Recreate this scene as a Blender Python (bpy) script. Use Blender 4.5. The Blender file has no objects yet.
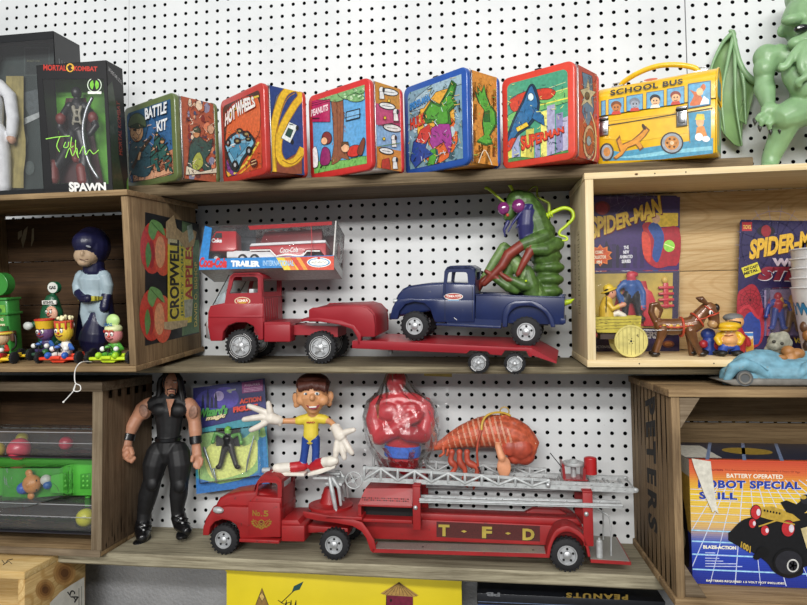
import bpy, bmesh, math, random
from mathutils import Vector, Matrix, Euler
from mathutils.bvhtree import BVHTree
R = random.Random(7)
PI = math.pi
COL = bpy.context.scene.collection
# ---------------- camera -----------------
CAM = Vector((.793, -1.263, 1.502)); YAW, PITCH, ROLL, FPX = .1354, .04195, -.01168, 600.0
def cam_axes():
    cy, sy, cp, sp, cr, sr = math.cos(YAW), math.sin(YAW), math.cos(PITCH), math.sin(PITCH), math.cos(ROLL), math.sin(ROLL)
    fw = Vector((-sy*cp, cy*cp, sp)); rt = Vector((cy, sy, 0)); up = rt.cross(fw)
    return cr*rt+sr*up, -sr*rt+cr*up, fw
RT, UP, FW = cam_axes()
def ray(u, v): return FW + RT*((u-403.5)/FPX) + UP*((302.5-v)/FPX)
def atY(u, v, y):
    d = ray(u, v); return CAM + d*((y-CAM.y)/d.y)
def atX(u, v, x):
    d = ray(u, v); return CAM + d*((x-CAM.x)/d.x)
def atZ(u, v, z):
    d = ray(u, v); return CAM + d*((z-CAM.z)/d.z)
# ---------------- materials -----------------
def lin(h):
    if isinstance(h, str):
        h = h.lstrip('#'); c = [int(h[i:i+2], 16)/255 for i in (0, 2, 4)]
    else: c = list(h)
    return tuple((x/12.92 if x <= .04045 else ((x+.055)/1.055)**2.4) for x in c)+(1,)
_M = {}
def newmat(name):
    m = bpy.data.materials.new(name); m.use_nodes = True
    nt = m.node_tree; nt.nodes.clear()
    o = nt.nodes.new('ShaderNodeOutputMaterial'); b = nt.nodes.new('ShaderNodeBsdfPrincipled')
    nt.links.new(b.outputs[0], o.inputs[0]); return m, nt, b, o
def nd(nt, t, **k):
    n = nt.nodes.new(t)
    for a, b in k.items(): setattr(n, a, b)
    return n
def mat(c, rough=.45, metal=0., var=.10, scale=60., bump=.0, coat=0., sss=0., spec=.5, wear=None):
    """painted / plastic / metal surface with gentle procedural mottling; wear=(hex, amount) adds chips"""
    key = (c, rough, metal, var, scale, bump, coat, sss, spec, wear)
    if key in _M: return _M[key]
    m, nt, b, o = newmat('surface_'+str(c).strip('#'))
    tc = nd(nt, 'ShaderNodeTexCoord'); n = nd(nt, 'ShaderNodeTexNoise'); n.inputs['Scale'].default_value = scale; n.inputs['Detail'].default_value = 4
    nt.links.new(tc.outputs['Object'], n.inputs['Vector'])
    base = lin(c)
    cr = nd(nt, 'ShaderNodeValToRGB'); cr.color_ramp.elements[0].position = .3; cr.color_ramp.elements[1].position = .7
    cr.color_ramp.elements[0].color = tuple(x*(1-var) for x in base[:3])+(1,)
    cr.color_ramp.elements[1].color = tuple(min(1, x*(1+var)) for x in base[:3])+(1,)
    nt.links.new(n.outputs['Fac'], cr.inputs[0]); last = cr.outputs[0]
    if wear:
        n2 = nd(nt, 'ShaderNodeTexNoise'); n2.inputs['Scale'].default_value = 90; n2.inputs['Detail'].default_value = 8; n2.inputs['Roughness'].default_value = .7
        nt.links.new(tc.outputs['Object'], n2.inputs['Vector'])
        r2 = nd(nt, 'ShaderNodeValToRGB'); r2.color_ramp.elements[0].position = 1-wear[1]-.03; r2.color_ramp.elements[1].position = 1-wear[1]+.02
        nt.links.new(n2.outputs['Fac'], r2.inputs[0])
        mx = nd(nt, 'ShaderNodeMix', data_type='RGBA'); nt.links.new(r2.outputs[0], mx.inputs['Factor']); nt.links.new(last, mx.inputs['A']); mx.inputs['B'].default_value = lin(wear[0]); last = mx.outputs['Result']
    nt.links.new(last, b.inputs['Base Color'])
    b.inputs['Roughness'].default_value = rough; b.inputs['Metallic'].default_value = metal
    b.inputs['Coat Weight'].default_value = coat; b.inputs['Coat Roughness'].default_value = .12
    b.inputs['Specular IOR Level'].default_value = spec
    if sss: b.inputs['Subsurface Weight'].default_value = sss; b.inputs['Subsurface Radius'].default_value = (.006, .006, .004)
    if bump:
        bp = nd(nt, 'ShaderNodeBump'); bp.inputs['Strength'].default_value = bump; bp.inputs['Distance'].default_value = .001
        nt.links.new(n.outputs['Fac'], bp.inputs['Height']); nt.links.new(bp.outputs[0], b.inputs['Normal'])
    _M[key] = m; return m
def art(c, rough=.4): return mat(c, rough, var=.2, scale=170, coat=.25)      # printed colour
def ink(c): return mat(c, .5, var=.02, scale=200)
def wood(c1, c2, axis='X', dark='3a2c1e', scale=1., rough=.75, stain=.35, knots=0.):
    key = ('w', c1, c2, axis, dark, scale, rough, stain, knots)
    if key in _M: return _M[key]
    m, nt, b, o = newmat('wood_grain')
    tc = nd(nt, 'ShaderNodeTexCoord'); mp = nd(nt, 'ShaderNodeMapping')
    s = {'X': (4, 70, 70), 'Y': (70, 4, 70), 'Z': (70, 70, 4)}[axis]; mp.inputs['Scale'].default_value = tuple(x*scale for x in s)
    nt.links.new(tc.outputs['Object'], mp.inputs[0])
    n = nd(nt, 'ShaderNodeTexNoise'); n.inputs['Scale'].default_value = 1.2; n.inputs['Detail'].default_value = 8; n.inputs['Roughness'].default_value = .65; n.inputs['Distortion'].default_value = .6+knots
    nt.links.new(mp.outputs[0], n.inputs['Vector'])
    cr = nd(nt, 'ShaderNodeValToRGB'); e = cr.color_ramp.elements; e[0].position = .32; e[0].color = lin(c2); e[1].position = .62; e[1].color = lin(c1)
    mpf = nd(nt, 'ShaderNodeMapping'); mpf.inputs['Scale'].default_value = tuple(x*scale*(3.2 if x > 10 else 1.6) for x in s); nt.links.new(tc.outputs['Object'], mpf.inputs[0])
    nf = nd(nt, 'ShaderNodeTexNoise'); nf.inputs['Scale'].default_value = 1.4; nf.inputs['Detail'].default_value = 6; nf.inputs['Roughness'].default_value = .8; nt.links.new(mpf.outputs[0], nf.inputs['Vector'])
    mf = nd(nt, 'ShaderNodeMath', operation='MULTIPLY_ADD'); mf.inputs[1].default_value = .55; nt.links.new(nf.outputs['Fac'], mf.inputs[0]); m2 = nd(nt, 'ShaderNodeMath', operation='MULTIPLY'); m2.inputs[1].default_value = .45; nt.links.new(n.outputs['Fac'], m2.inputs[0]); nt.links.new(m2.outputs[0], mf.inputs[2])
    nt.links.new(mf.outputs[0], cr.inputs[0]); e[0].position = .38; e[1].position = .60
    n2 = nd(nt, 'ShaderNodeTexNoise'); n2.inputs['Scale'].default_value = 7; n2.inputs['Detail'].default_value = 6
    nt.links.new(tc.outputs['Object'], n2.inputs['Vector'])
    r2 = nd(nt, 'ShaderNodeValToRGB'); r2.color_ramp.elements[0].position = .45; r2.color_ramp.elements[1].position = .75
    r2.color_ramp.elements[1].color = (stain, stain, stain, 1)
    nt.links.new(n2.outputs['Fac'], r2.inputs[0])
    mx = nd(nt, 'ShaderNodeMix', data_type='RGBA'); nt.links.new(r2.outputs[0], mx.inputs['Factor']); nt.links.new(cr.outputs[0], mx.inputs['A']); mx.inputs['B'].default_value = lin(dark)
    last = mx.outputs['Result']
    if knots:
        mp3 = nd(nt, 'ShaderNodeMapping'); s3 = {'X': (7, 22, 22), 'Y': (22, 7, 22), 'Z': (22, 22, 7)}[axis]; mp3.inputs['Scale'].default_value = s3
        nt.links.new(tc.outputs['Object'], mp3.inputs[0])
        vo = nd(nt, 'ShaderNodeTexNoise'); vo.inputs['Scale'].default_value = .55; vo.inputs['Detail'].default_value = .0; nt.links.new(mp3.outputs[0], vo.inputs['Vector'])
        wv = nd(nt, 'ShaderNodeMath', operation='MULTIPLY'); wv.inputs[1].default_value = 90; nt.links.new(vo.outputs['Fac'], wv.inputs[0])
        sn = nd(nt, 'ShaderNodeMath', operation='SINE'); nt.links.new(wv.outputs[0], sn.inputs[0])
        r3 = nd(nt, 'ShaderNodeValToRGB'); r3.color_ramp.elements[0].position = .55; r3.color_ramp.elements[1].position = 1; r3.color_ramp.elements[1].color = (knots, knots, knots, 1)
        nt.links.new(sn.outputs[0], r3.inputs[0])
        m3 = nd(nt, 'ShaderNodeMix', data_type='RGBA'); nt.links.new(r3.outputs[0], m3.inputs['Factor']); nt.links.new(last, m3.inputs['A']); m3.inputs['B'].default_value = lin(c2)
        last = m3.outputs['Result']
    nt.links.new(last, b.inputs['Base Color']); b.inputs['Roughness'].default_value = rough; b.inputs['Specular IOR Level'].default_value = .25
    bp = nd(nt, 'ShaderNodeBump'); bp.inputs['Strength'].default_value = .5; bp.inputs['Distance'].default_value = .0012
    nt.links.new(n.outputs['Fac'], bp.inputs['Height']); nt.links.new(bp.outputs[0], b.inputs['Normal'])
    _M[key] = m; return m
def clear(tint='ffffff', haze=.04, name='clear_plastic', rough=.06):
    key = ('c', tint, haze, rough)
    if key in _M: return _M[key]
    m = bpy.data.materials.new(name); m.use_nodes = True; nt = m.node_tree; nt.nodes.clear()
    o = nd(nt, 'ShaderNodeOutputMaterial'); t = nd(nt, 'ShaderNodeBsdfTransparent'); t.inputs[0].default_value = lin(tint)
    g = nd(nt, 'ShaderNodeBsdfGlossy'); g.inputs['Roughness'].default_value = rough; d = nd(nt, 'ShaderNodeBsdfDiffuse'); d.inputs[0].default_value = (.8, .8, .82, 1)
    lw = nd(nt, 'ShaderNodeLayerWeight'); lw.inputs[0].default_value = .25
    tc = nd(nt, 'ShaderNodeTexCoord'); n = nd(nt, 'ShaderNodeTexNoise'); n.inputs['Scale'].default_value = 28; n.inputs['Detail'].default_value = 2; n.inputs['Distortion'].default_value = 1.5
    nt.links.new(tc.outputs['Object'], n.inputs['Vector'])
    bp = nd(nt, 'ShaderNodeBump'); bp.inputs['Strength'].default_value = .5; bp.inputs['Distance'].default_value = .004
    nt.links.new(n.outputs['Fac'], bp.inputs['Height']); nt.links.new(bp.outputs[0], g.inputs['Normal']); nt.links.new(bp.outputs[0], lw.inputs['Normal'])
    m1 = nd(nt, 'ShaderNodeMixShader'); m1.inputs[0].default_value = haze; nt.links.new(t.outputs[0], m1.inputs[1]); nt.links.new(d.outputs[0], m1.inputs[2])
    ad = nd(nt, 'ShaderNodeMath', operation='MULTIPLY_ADD'); ad.inputs[1].default_value = .8; ad.inputs[2].default_value = .022; nt.links.new(lw.outputs['Fresnel'], ad.inputs[0])
    m2 = nd(nt, 'ShaderNodeMixShader'); nt.links.new(ad.outputs[0], m2.inputs[0]); nt.links.new(m1.outputs[0], m2.inputs[1]); nt.links.new(g.outputs[0], m2.inputs[2])
    nt.links.new(m2.outputs[0], o.inputs[0]); _M[key] = m; return m
# ---------------- mesh builder -----------------
_TXT = {}
def text_mesh(s, bold, shear=0., spacing=1.):
    k = (s, bold, shear, spacing)
    if k in _TXT: return _TXT[k]
    cu = bpy.data.curves.new('t', 'FONT'); cu.body = s; cu.size = 1; cu.offset = bold; cu.resolution_u = 3; cu.shear = shear; cu.space_character = spacing
    ob = bpy.data.objects.new('t', cu); COL.objects.link(ob)
    dg = bpy.context.evaluated_depsgraph_get(); me = bpy.data.meshes.new_from_object(ob.evaluated_get(dg))
    vs = [(v.co.x, v.co.y) for v in me.vertices]; fs = [tuple(p.vertices) for p in me.polygons]
    bpy.data.objects.remove(ob); bpy.data.curves.remove(cu); bpy.data.meshes.remove(me)
    x0 = min(v[0] for v in vs); x1 = max(v[0] for v in vs); y0 = min(v[1] for v in vs); y1 = max(v[1] for v in vs)
    vs = [((x-x0)/(x1-x0), (y-y0)/max(1e-6, y1-y0)) for x, y in vs]; _TXT[k] = (vs, fs); return _TXT[k]
def smooth_loop(pts, n=6, closed=True):
    out = []; N = len(pts); P = [Vector(p) for p in pts]
    rng = range(N) if closed else range(N-1)
    for i in rng:
        p0 = P[(i-1) % N] if closed or i > 0 else P[0]; p1 = P[i]; p2 = P[(i+1) % N]; p3 = P[(i+2) % N] if closed or i+2 < N else P[-1]
        for k in range(n):
            t = k/n; out.append(.5*((2*p1)+(p2-p0)*t+(2*p0-5*p1+4*p2-p3)*t*t+(3*p1-p0-3*p2+p3)*t**3))
    if not closed: out.append(P[-1])
    return out
class MB:
    def __init__(s): s.v = []; s.f = []; s.m = []; s.sm = []; s.mats = []
    def mi(s, mat):
        if mat not in s.mats: s.mats.append(mat)
        return s.mats.index(mat)
    def add(s, vs, fs, mat, smooth=False):
        o = len(s.v); s.v += [tuple(v) for v in vs]; k = s.mi(mat)
        for f in fs: s.f.append(tuple(i+o for i in f)); s.m.append(k); s.sm.append(smooth)
        return s
    def bm(s, b, mat, smooth=False):
        b.verts.index_update(); s.add([v.co.copy() for v in b.verts], [[v.index for v in f.verts] for f in b.faces], mat, smooth); b.free()
    def box(s, x0, x1, y0, y1, z0, z1, mat, bev=0., seg=2):
        if bev <= 0:
            vs = [(x, y, z) for x in (x0, x1) for y in (y0, y1) for z in (z0, z1)]
            s.add(vs, [(0, 1, 3, 2), (4, 6, 7, 5), (0, 4, 5, 1), (2, 3, 7, 6), (0, 2, 6, 4), (1, 5, 7, 3)], mat); return s
        b = bmesh.new(); bmesh.ops.create_cube(b, size=1)
        for v in b.verts: v.co = Vector(((x0+x1)/2+v.co.x*(x1-x0), (y0+y1)/2+v.co.y*(y1-y0), (z0+z1)/2+v.co.z*(z1-z0)))
        bmesh.ops.bevel(b, geom=list(b.edges), offset=bev, segments=seg, profile=.5, affect='EDGES'); s.bm(b, mat, True); return s
    def hexa(s, lo, hi, mat):
        """8 corner points: lo = 4 bottom ccw, hi = 4 top ccw"""
        s.add(list(lo)+list(hi), [(3, 2, 1, 0), (4, 5, 6, 7), (0, 1, 5, 4), (1, 2, 6, 5), (2, 3, 7, 6), (3, 0, 4, 7)], mat); return s
    def prism(s, pts, y0, y1, mat, bev=0., seg=2, smooth=None, plane='xz', mats=None):
        b = bmesh.new(); n = len(pts)
        f3 = {'xz': lambda a, c, d: (a, d, c), 'yz': lambda a, c, d: (d, a, c), 'xy': lambda a, c, d: (a, c, d)}[plane]
        A = [b.verts.new(f3(p[0], p[1], y0)) for p in pts]; B = [b.verts.new(f3(p[0], p[1], y1)) for p in pts]
        b.faces.new(A); b.faces.new(B[::-1])
        for i in range(n): b.faces.new((A[i], B[i], B[(i+1) % n], A[(i+1) % n]))
        bmesh.ops.recalc_face_normals(b, faces=list(b.faces))
        if bev > 0:
            E = [e for e in b.edges if e.calc_face_angle(0) > .5]
            bmesh.ops.bevel(b, geom=E, offset=bev, segments=seg, profile=.5, affect='EDGES', clamp_overlap=True)
        s.bm(b, mat, bev > 0 if smooth is None else smooth); return s
    def tube(s, path, r, mat, n=10, caps=True, smooth=True, flat=1., closed=False):
        P = [Vector(p) for p in path]; N = len(P); rr = r if isinstance(r, (list, tuple)) else [r]*N
        vs = []; fs = []; prev = None
        for i, p in enumerate(P):
            if closed: t = (P[(i+1) % N]-P[i-1])
            else: t = (P[min(i+1, N-1)]-P[max(i-1, 0)])
            t = t.normalized() if t.length > 1e-9 else Vector((0, 0, 1))
            if prev is None:
                a = Vector((0, 1, 0)) if abs(t.y) < .9 else Vector((1, 0, 0)); x = (a-t*a.dot(t)).normalized()
            else:
                x = prev-t*prev.dot(t); x = x.normalized() if x.length > 1e-6 else Vector((1, 0, 0))
            prev = x; y = t.cross(x)
            for k in range(n):
                a = 2*PI*k/n; vs.append(p+x*(math.cos(a)*rr[i]*flat)+y*(math.sin(a)*rr[i]))
        for i in range(N if closed else N-1):
            for k in range(n):
                a = i*n+k; b = i*n+(k+1) % n; c = ((i+1) % N)*n; fs.append((a, b, c+(k+1) % n, c+k))
        if caps and not closed:
            for j, i, sg in ((0, 0, -1), (1, N-1, 1)):
                t = (P[i]-P[i+1 if j == 0 else i-1]); t = t.normalized() if t.length > 1e-9 else Vector((0, 0, 1)); ring = [i*n+k for k in range(n)]
                c0 = len(vs)
                for k in range(n): vs.append(P[i]+(Vector(vs[i*n+k])-P[i])*.7+t*rr[i]*.7)
                vs.append(P[i]+t*rr[i])
                for k in range(n):
                    q = (k+1) % n; fs.append((ring[k], ring[q], c0+q, c0+k)[::sg]); fs.append((c0+k, c0+q, c0+n)[::sg])
        s.add(vs, fs, mat, smooth); return s
    def cyl(s, a, b, r, mat, n=20, r2=None, smooth=True):
        a = Vector(a); b = Vector(b); L = (b-a).length; r2 = r if r2 is None else r2
        return s.lathe([(0, 0), (r, 0), (r2, L), (0, L)], a, b-a, mat, n, smooth)
    def lathe(s, prof, org, axis, mat, n=24, smooth=True, close=False, arc=None):
        """prof = [(radius, height)]; sharp corners kept by duplicating rings"""
        w = Vector(axis).normalized(); a = Vector((0, 0, 1)) if abs(w.z) < .9 else Vector((1, 0, 0)); x = a.cross(w).normalized(); y = w.cross(x); org = Vector(org)
        pr = []
        for i, p in enumerate(prof):
            pr.append(p)
            if 0 < i < len(prof)-1:
                d1 = Vector((p[0]-prof[i-1][0], p[1]-prof[i-1][1])); d2 = Vector((prof[i+1][0]-p[0], prof[i+1][1]-p[1]))
                if d1.length > 1e-9 and d2.length > 1e-9 and d1.angle(d2) > .6: pr.append(None); pr.append(p)
        vs = []; fs = []; last = None
        for p in pr:
            if p is None: last = None; continue
            st = len(vs)
            for k in range(n):
                t = 2*PI*k/n; vs.append(org+w*p[1]+(x*math.cos(t)+y*math.sin(t))*p[0])
            if last is not None:
                for k in range(n): fs.append((last+k, last+(k+1) % n, st+(k+1) % n, st+k))
            last = st
        s.add(vs, fs, mat, smooth); return s
    def ball(s, c, r, mat, n=16, m=10, rot=None, smooth=True):
        if not isinstance(r, (tuple, list)): r = (r, r, r)
        M = Euler(rot).to_matrix() if rot else Matrix.Identity(3); c = Vector(c); vs = []; fs = []
        for i in range(m+1):
            ph = PI*i/m
            for k in range(n):
                t = 2*PI*k/n; vs.append(c+M @ Vector((r[0]*math.sin(ph)*math.cos(t), r[1]*math.sin(ph)*math.sin(t), r[2]*math.cos(ph))))
        for i in range(m):
            for k in range(n): fs.append((i*n+k, (i+1)*n+k, (i+1)*n+(k+1) % n, i*n+(k+1) % n))
        s.add(vs, fs, mat, smooth); return s
    def torus(s, c, R_, r, mat, axis=(0, 1, 0), n=24, m=8):
        w = Vector(axis).normalized(); a = Vector((0, 0, 1)) if abs(w.z) < .9 else Vector((1, 0, 0)); x = a.cross(w).normalized(); y = w.cross(x); c = Vector(c)
        return s.tube([c+(x*math.cos(2*PI*k/n)+y*math.sin(2*PI*k/n))*R_ for k in range(n)], r, mat, m, closed=True)
    def sheet(s, grid, mat, smooth=True, thick=0):
        """grid of points (list of rows)"""
        h = len(grid); w = len(grid[0]); vs = [p for row in grid for p in row]; fs = []
        for i in range(h-1):
            for j in range(w-1): fs.append((i*w+j, i*w+j+1, (i+1)*w+j+1, (i+1)*w+j))
        s.add(vs, fs, mat, smooth); return s
    def build(s, name, parent=None, loc=None, rot=None, weld=False):
        me = bpy.data.meshes.new(name); me.from_pydata(s.v, [], s.f)
        for m in s.mats: me.materials.append(m)
        for p, k, sm in zip(me.polygons, s.m, s.sm): p.material_index = k; p.use_smooth = sm
        me.update(); ob = bpy.data.objects.new(name, me); COL.objects.link(ob)
        if parent: ob.parent = parent
        if loc is not None: ob.location = loc
        if rot is not None: ob.rotation_euler = rot
        return ob
class Face:
    """a flat printed surface inside a mesh builder: points given as photo positions on it (px) or as 0..1 fractions"""
    def __init__(s, mb, o, u, v, inv=None, step=.00005, base=0):
        s.mb = mb; s.o = Vector(o); s.u = Vector(u); s.v = Vector(v); s.n = s.u.cross(s.v).normalized(); s.lay = base; s.step = step; s.inv = inv  # inv: matrix world->local
    def flip(s): s.n = -s.n; return s
    def px(s, p):
        """photo position -> local point on the face plane"""
        d = ray(*p); c = CAM.copy()
        if s.inv is not None: c2 = s.inv @ c; d = (s.inv.to_3x3() @ d); c = c2
        t = (s.o-c).dot(s.n)/d.dot(s.n); return c+d*t
    def fr(s, p): return s.o+s.u*p[0]+s.v*p[1]
    def P(s, p, fr): return (s.fr(p) if fr else s.px(p))+s.n*(s.lay*s.step)
    clip = None; ol = None; olm = None
    def _clip(s, P):
        if not s.clip: return P
        uu = s.u.length_squared; vv = s.v.length_squared; x0, y0, x1, y1 = s.clip
        for ax, L, lim, sg in ((s.u, uu, x0, 1), (s.u, uu, x1, -1), (s.v, vv, y0, 1), (s.v, vv, y1, -1)):
            out = []; d = [((p-s.o).dot(ax)/L-lim)*sg for p in P]
            for i in range(len(P)):
                j = (i+1) % len(P)
                if d[i] >= 0: out.append(P[i])
                if (d[i] >= 0) != (d[j] >= 0): out.append(P[i]+(P[j]-P[i])*(d[i]/(d[i]-d[j])))
            P = out
            if len(P) < 3: return []
        return P
    def poly(s, pts, mat, fr=False, smooth=0, up=1):
        s.lay += up
        if smooth: pts = smooth_loop(pts, smooth)
        P = s._clip([s.P(p, fr) for p in pts])
        if len(P) < 3: return s
        s.mb.add(P, [tuple(range(len(P)))], mat)
        if s.ol and up and not fr: s.line(list(pts)+[pts[0]], s.ol, s.olm)
        return s
    def ell(s, c, rx, ry, mat, fr=False, rot=0, n=20, up=1):
        ca, sa = math.cos(rot), math.sin(rot)
        return s.poly([(c[0]+rx*math.cos(t)*ca-ry*math.sin(t)*sa, c[1]+rx*math.cos(t)*sa+ry*math.sin(t)*ca) for t in [2*PI*k/n for k in range(n)]], mat, fr, 0, up)
    def line(s, pts, w, mat, fr=False, smooth=0, up=1):
        s.lay += up
        if smooth: pts = smooth_loop(pts, smooth, False)
        P = [Vector(p[:2]) for p in pts]; L = []; Q = []
        for i, p in enumerate(P):
            t = P[min(i+1, len(P)-1)]-P[max(i-1, 0)]; t = t.normalized() if t.length else Vector((1, 0)); nn = Vector((-t.y, t.x))*(w/2); L.append(p+nn); Q.append(p-nn)
        n = len(L)
        for i in range(n-1):
            C = s._clip([s.P(p, fr) for p in (L[i], L[i+1], Q[i+1], Q[i])])
            if len(C) > 2: s.mb.add(C, [tuple(range(len(C)))], mat)
        return s
    def rect(s, x0, y0, x1, y1, mat, fr=False, up=1): return s.poly([(x0, y0), (x1, y0), (x1, y1), (x0, y1)], mat, fr, 0, up)
    def text(s, string, quad, mat, fr=False, bold=.0, shear=0., warp=None, spacing=1., up=1):
        """quad = bottom-left, bottom-right, top-right, top-left of the lettering"""
        s.lay += up; vs, fs = text_mesh(string, bold, shear, spacing); q = [Vector(p) for p in quad]; out = []
        for a, b in vs:
            if warp: a, b = warp(a, b)
            p = (q[0]*(1-a)+q[1]*a)*(1-b)+(q[3]*(1-a)+q[2]*a)*b; out.append(s.P(p, fr))
        s.mb.add(out, fs, mat); return s
class Body:
    """overlapping rounded shapes grown into ONE continuous skin; every patch keeps the material of the shape it came from"""
    def __init__(s): s.mb = MB()
    def ball(s, c, r, mat, rot=None): s.mb.ball(c, r, mat, 18, 12, rot); return s
    def limb(s, path, r, mat, flat=1.): s.mb.tube(path, r, mat, 14, flat=flat); return s
    def skin(s, name, parent=None, voxel=.0016, smooth=4, loc=None, rot=None, keep=None):
        src = s.mb; tmp = src.build('tmp'); md = tmp.modifiers.new('r', 'REMESH'); md.mode = 'VOXEL'; md.voxel_size = voxel
        if smooth: sm = tmp.modifiers.new('s', 'SMOOTH'); sm.factor = .5; sm.iterations = smooth
        dg = bpy.context.evaluated_depsgraph_get(); me = bpy.data.meshes.new_from_object(tmp.evaluated_get(dg))
        bv = BVHTree.FromPolygons([Vector(v) for v in src.v], src.f)
        me.materials.clear()
        for m in src.mats: me.materials.append(m)
        for p in me.polygons:
            h = bv.find_nearest(p.center); p.material_index = src.m[h[2]] if h[2] is not None else 0; p.use_smooth = True
        bpy.data.objects.remove(tmp); me.name = name
        ob = bpy.data.objects.new(name, me); COL.objects.link(ob)
        if parent: ob.parent = parent
        if loc is not None: ob.location = loc
        if rot is not None: ob.rotation_euler = rot
        return ob
def tag(o, label=None, cat=None, group=None, kind=None):
    if label: o['label'] = label
    if cat: o['category'] = cat
    if group: o['group'] = group
    if kind: o['kind'] = kind
    return o
class Fr:
    """object frame: origin + heading; px() turns a photo position into local (x, z) on the plane at local depth y"""
    def __init__(s, org, yaw=0., pitch=0., tilt=0., roll=0.):
        s.M = Matrix.Translation(org) @ Matrix.Rotation(tilt, 4, 'X') @ Matrix.Rotation(roll, 4, 'Y') @ Matrix.Rotation(yaw, 4, 'Z') @ Matrix.Rotation(pitch, 4, 'X'); s.I = s.M.inverted(); s.org = Vector(org); s.rot = (pitch, 0, yaw)
        s.rot = s.M.to_euler()
    def l(s, u, v, y=0.):
        c = s.I @ CAM; d = s.I.to_3x3() @ ray(u, v); t = (y-c.y)/d.y; p = c+d*t; return p
    def xz(s, u, v, y=0.):
        p = s.l(u, v, y); return (p.x, p.z)
    def poly(s, pts, y=0.): return [s.xz(*p, y) for p in pts]
    def empty(s, name, label=None, cat=None, group=None):
        e = bpy.data.objects.new(name, None); COL.objects.link(e); e.empty_display_size = .02; e.matrix_world = s.M; e.location = s.org; e.rotation_euler = s.rot
        return tag(e, label, cat, group)
    def place(s, ob): ob.location = s.org; ob.rotation_euler = s.rot; return ob
    def face(s, mb, y, x0=0., x1=.1, z0=0., z1=.1):
        f = Face(mb, (x0, y, z0), (x1-x0, 0, 0), (0, 0, z1-z0), s.I); f.n = Vector((0, -1, 0)); return f

def adopt(ob, Fc, parent, Fp):
    """part modelled in frame Fc but belonging to a thing with frame Fp"""
    ob.parent = parent; ob.matrix_basis = Fp.I @ Fc.M; return ob
def ring(mb, outer, inner, y0, y1, mat):
    """frame-like plate with an opening: outer and inner loops with equal counts, in xz"""
    n = len(outer); vs = [(p[0], y, p[1]) for y in (y0, y1) for p in list(outer)+list(inner)]; fs = []
    for i in range(n):
        j = (i+1) % n; o = 2*n
        fs += [(i, j, n+j, n+i), (o+i, o+n+i, o+n+j, o+j), (i, o+i, o+j, j), (n+i, n+j, o+n+j, o+n+i)]
    mb.add(vs, fs, mat); return mb
def resample(pts, n):
    P = [Vector(p) for p in pts]; L = [0]
    for i in range(len(P)): L.append(L[-1]+(P[(i+1) % len(P)]-P[i]).length)
    out = []
    for k in range(n):
        t = L[-1]*k/n; i = max(j for j in range(len(P)) if L[j] <= t); q = (t-L[i])/max(1e-9, L[i+1]-L[i]); out.append(P[i]+(P[(i+1) % len(P)]-P[i])*q)
    return out
# ---------------- the place: wall, pegboard, floor, shelves ----------------
def concrete():
    m, nt, b, o = newmat('painted_block_wall')
    tc = nd(nt, 'ShaderNodeTexCoord'); n = nd(nt, 'ShaderNodeTexNoise'); n.inputs['Scale'].default_value = 130; n.inputs['Detail'].default_value = 5; nt.links.new(tc.outputs['Object'], n.inputs['Vector'])
    n2 = nd(nt, 'ShaderNodeTexNoise'); n2.inputs['Scale'].default_value = 9; nt.links.new(tc.outputs['Object'], n2.inputs['Vector'])
    cr = nd(nt, 'ShaderNodeValToRGB'); cr.color_ramp.elements[0].color = lin('7d7e81'); cr.color_ramp.elements[1].color = lin('a1a2a4'); nt.links.new(n2.outputs['Fac'], cr.inputs[0]); nt.links.new(cr.outputs[0], b.inputs['Base Color'])
    bp = nd(nt, 'ShaderNodeBump'); bp.inputs['Strength'].default_value = .8; bp.inputs['Distance'].default_value = .004; nt.links.new(n.outputs['Fac'], bp.inputs['Height']); nt.links.new(bp.outputs[0], b.inputs['Normal'])
    b.inputs['Roughness'].default_value = .45; return m
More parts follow.
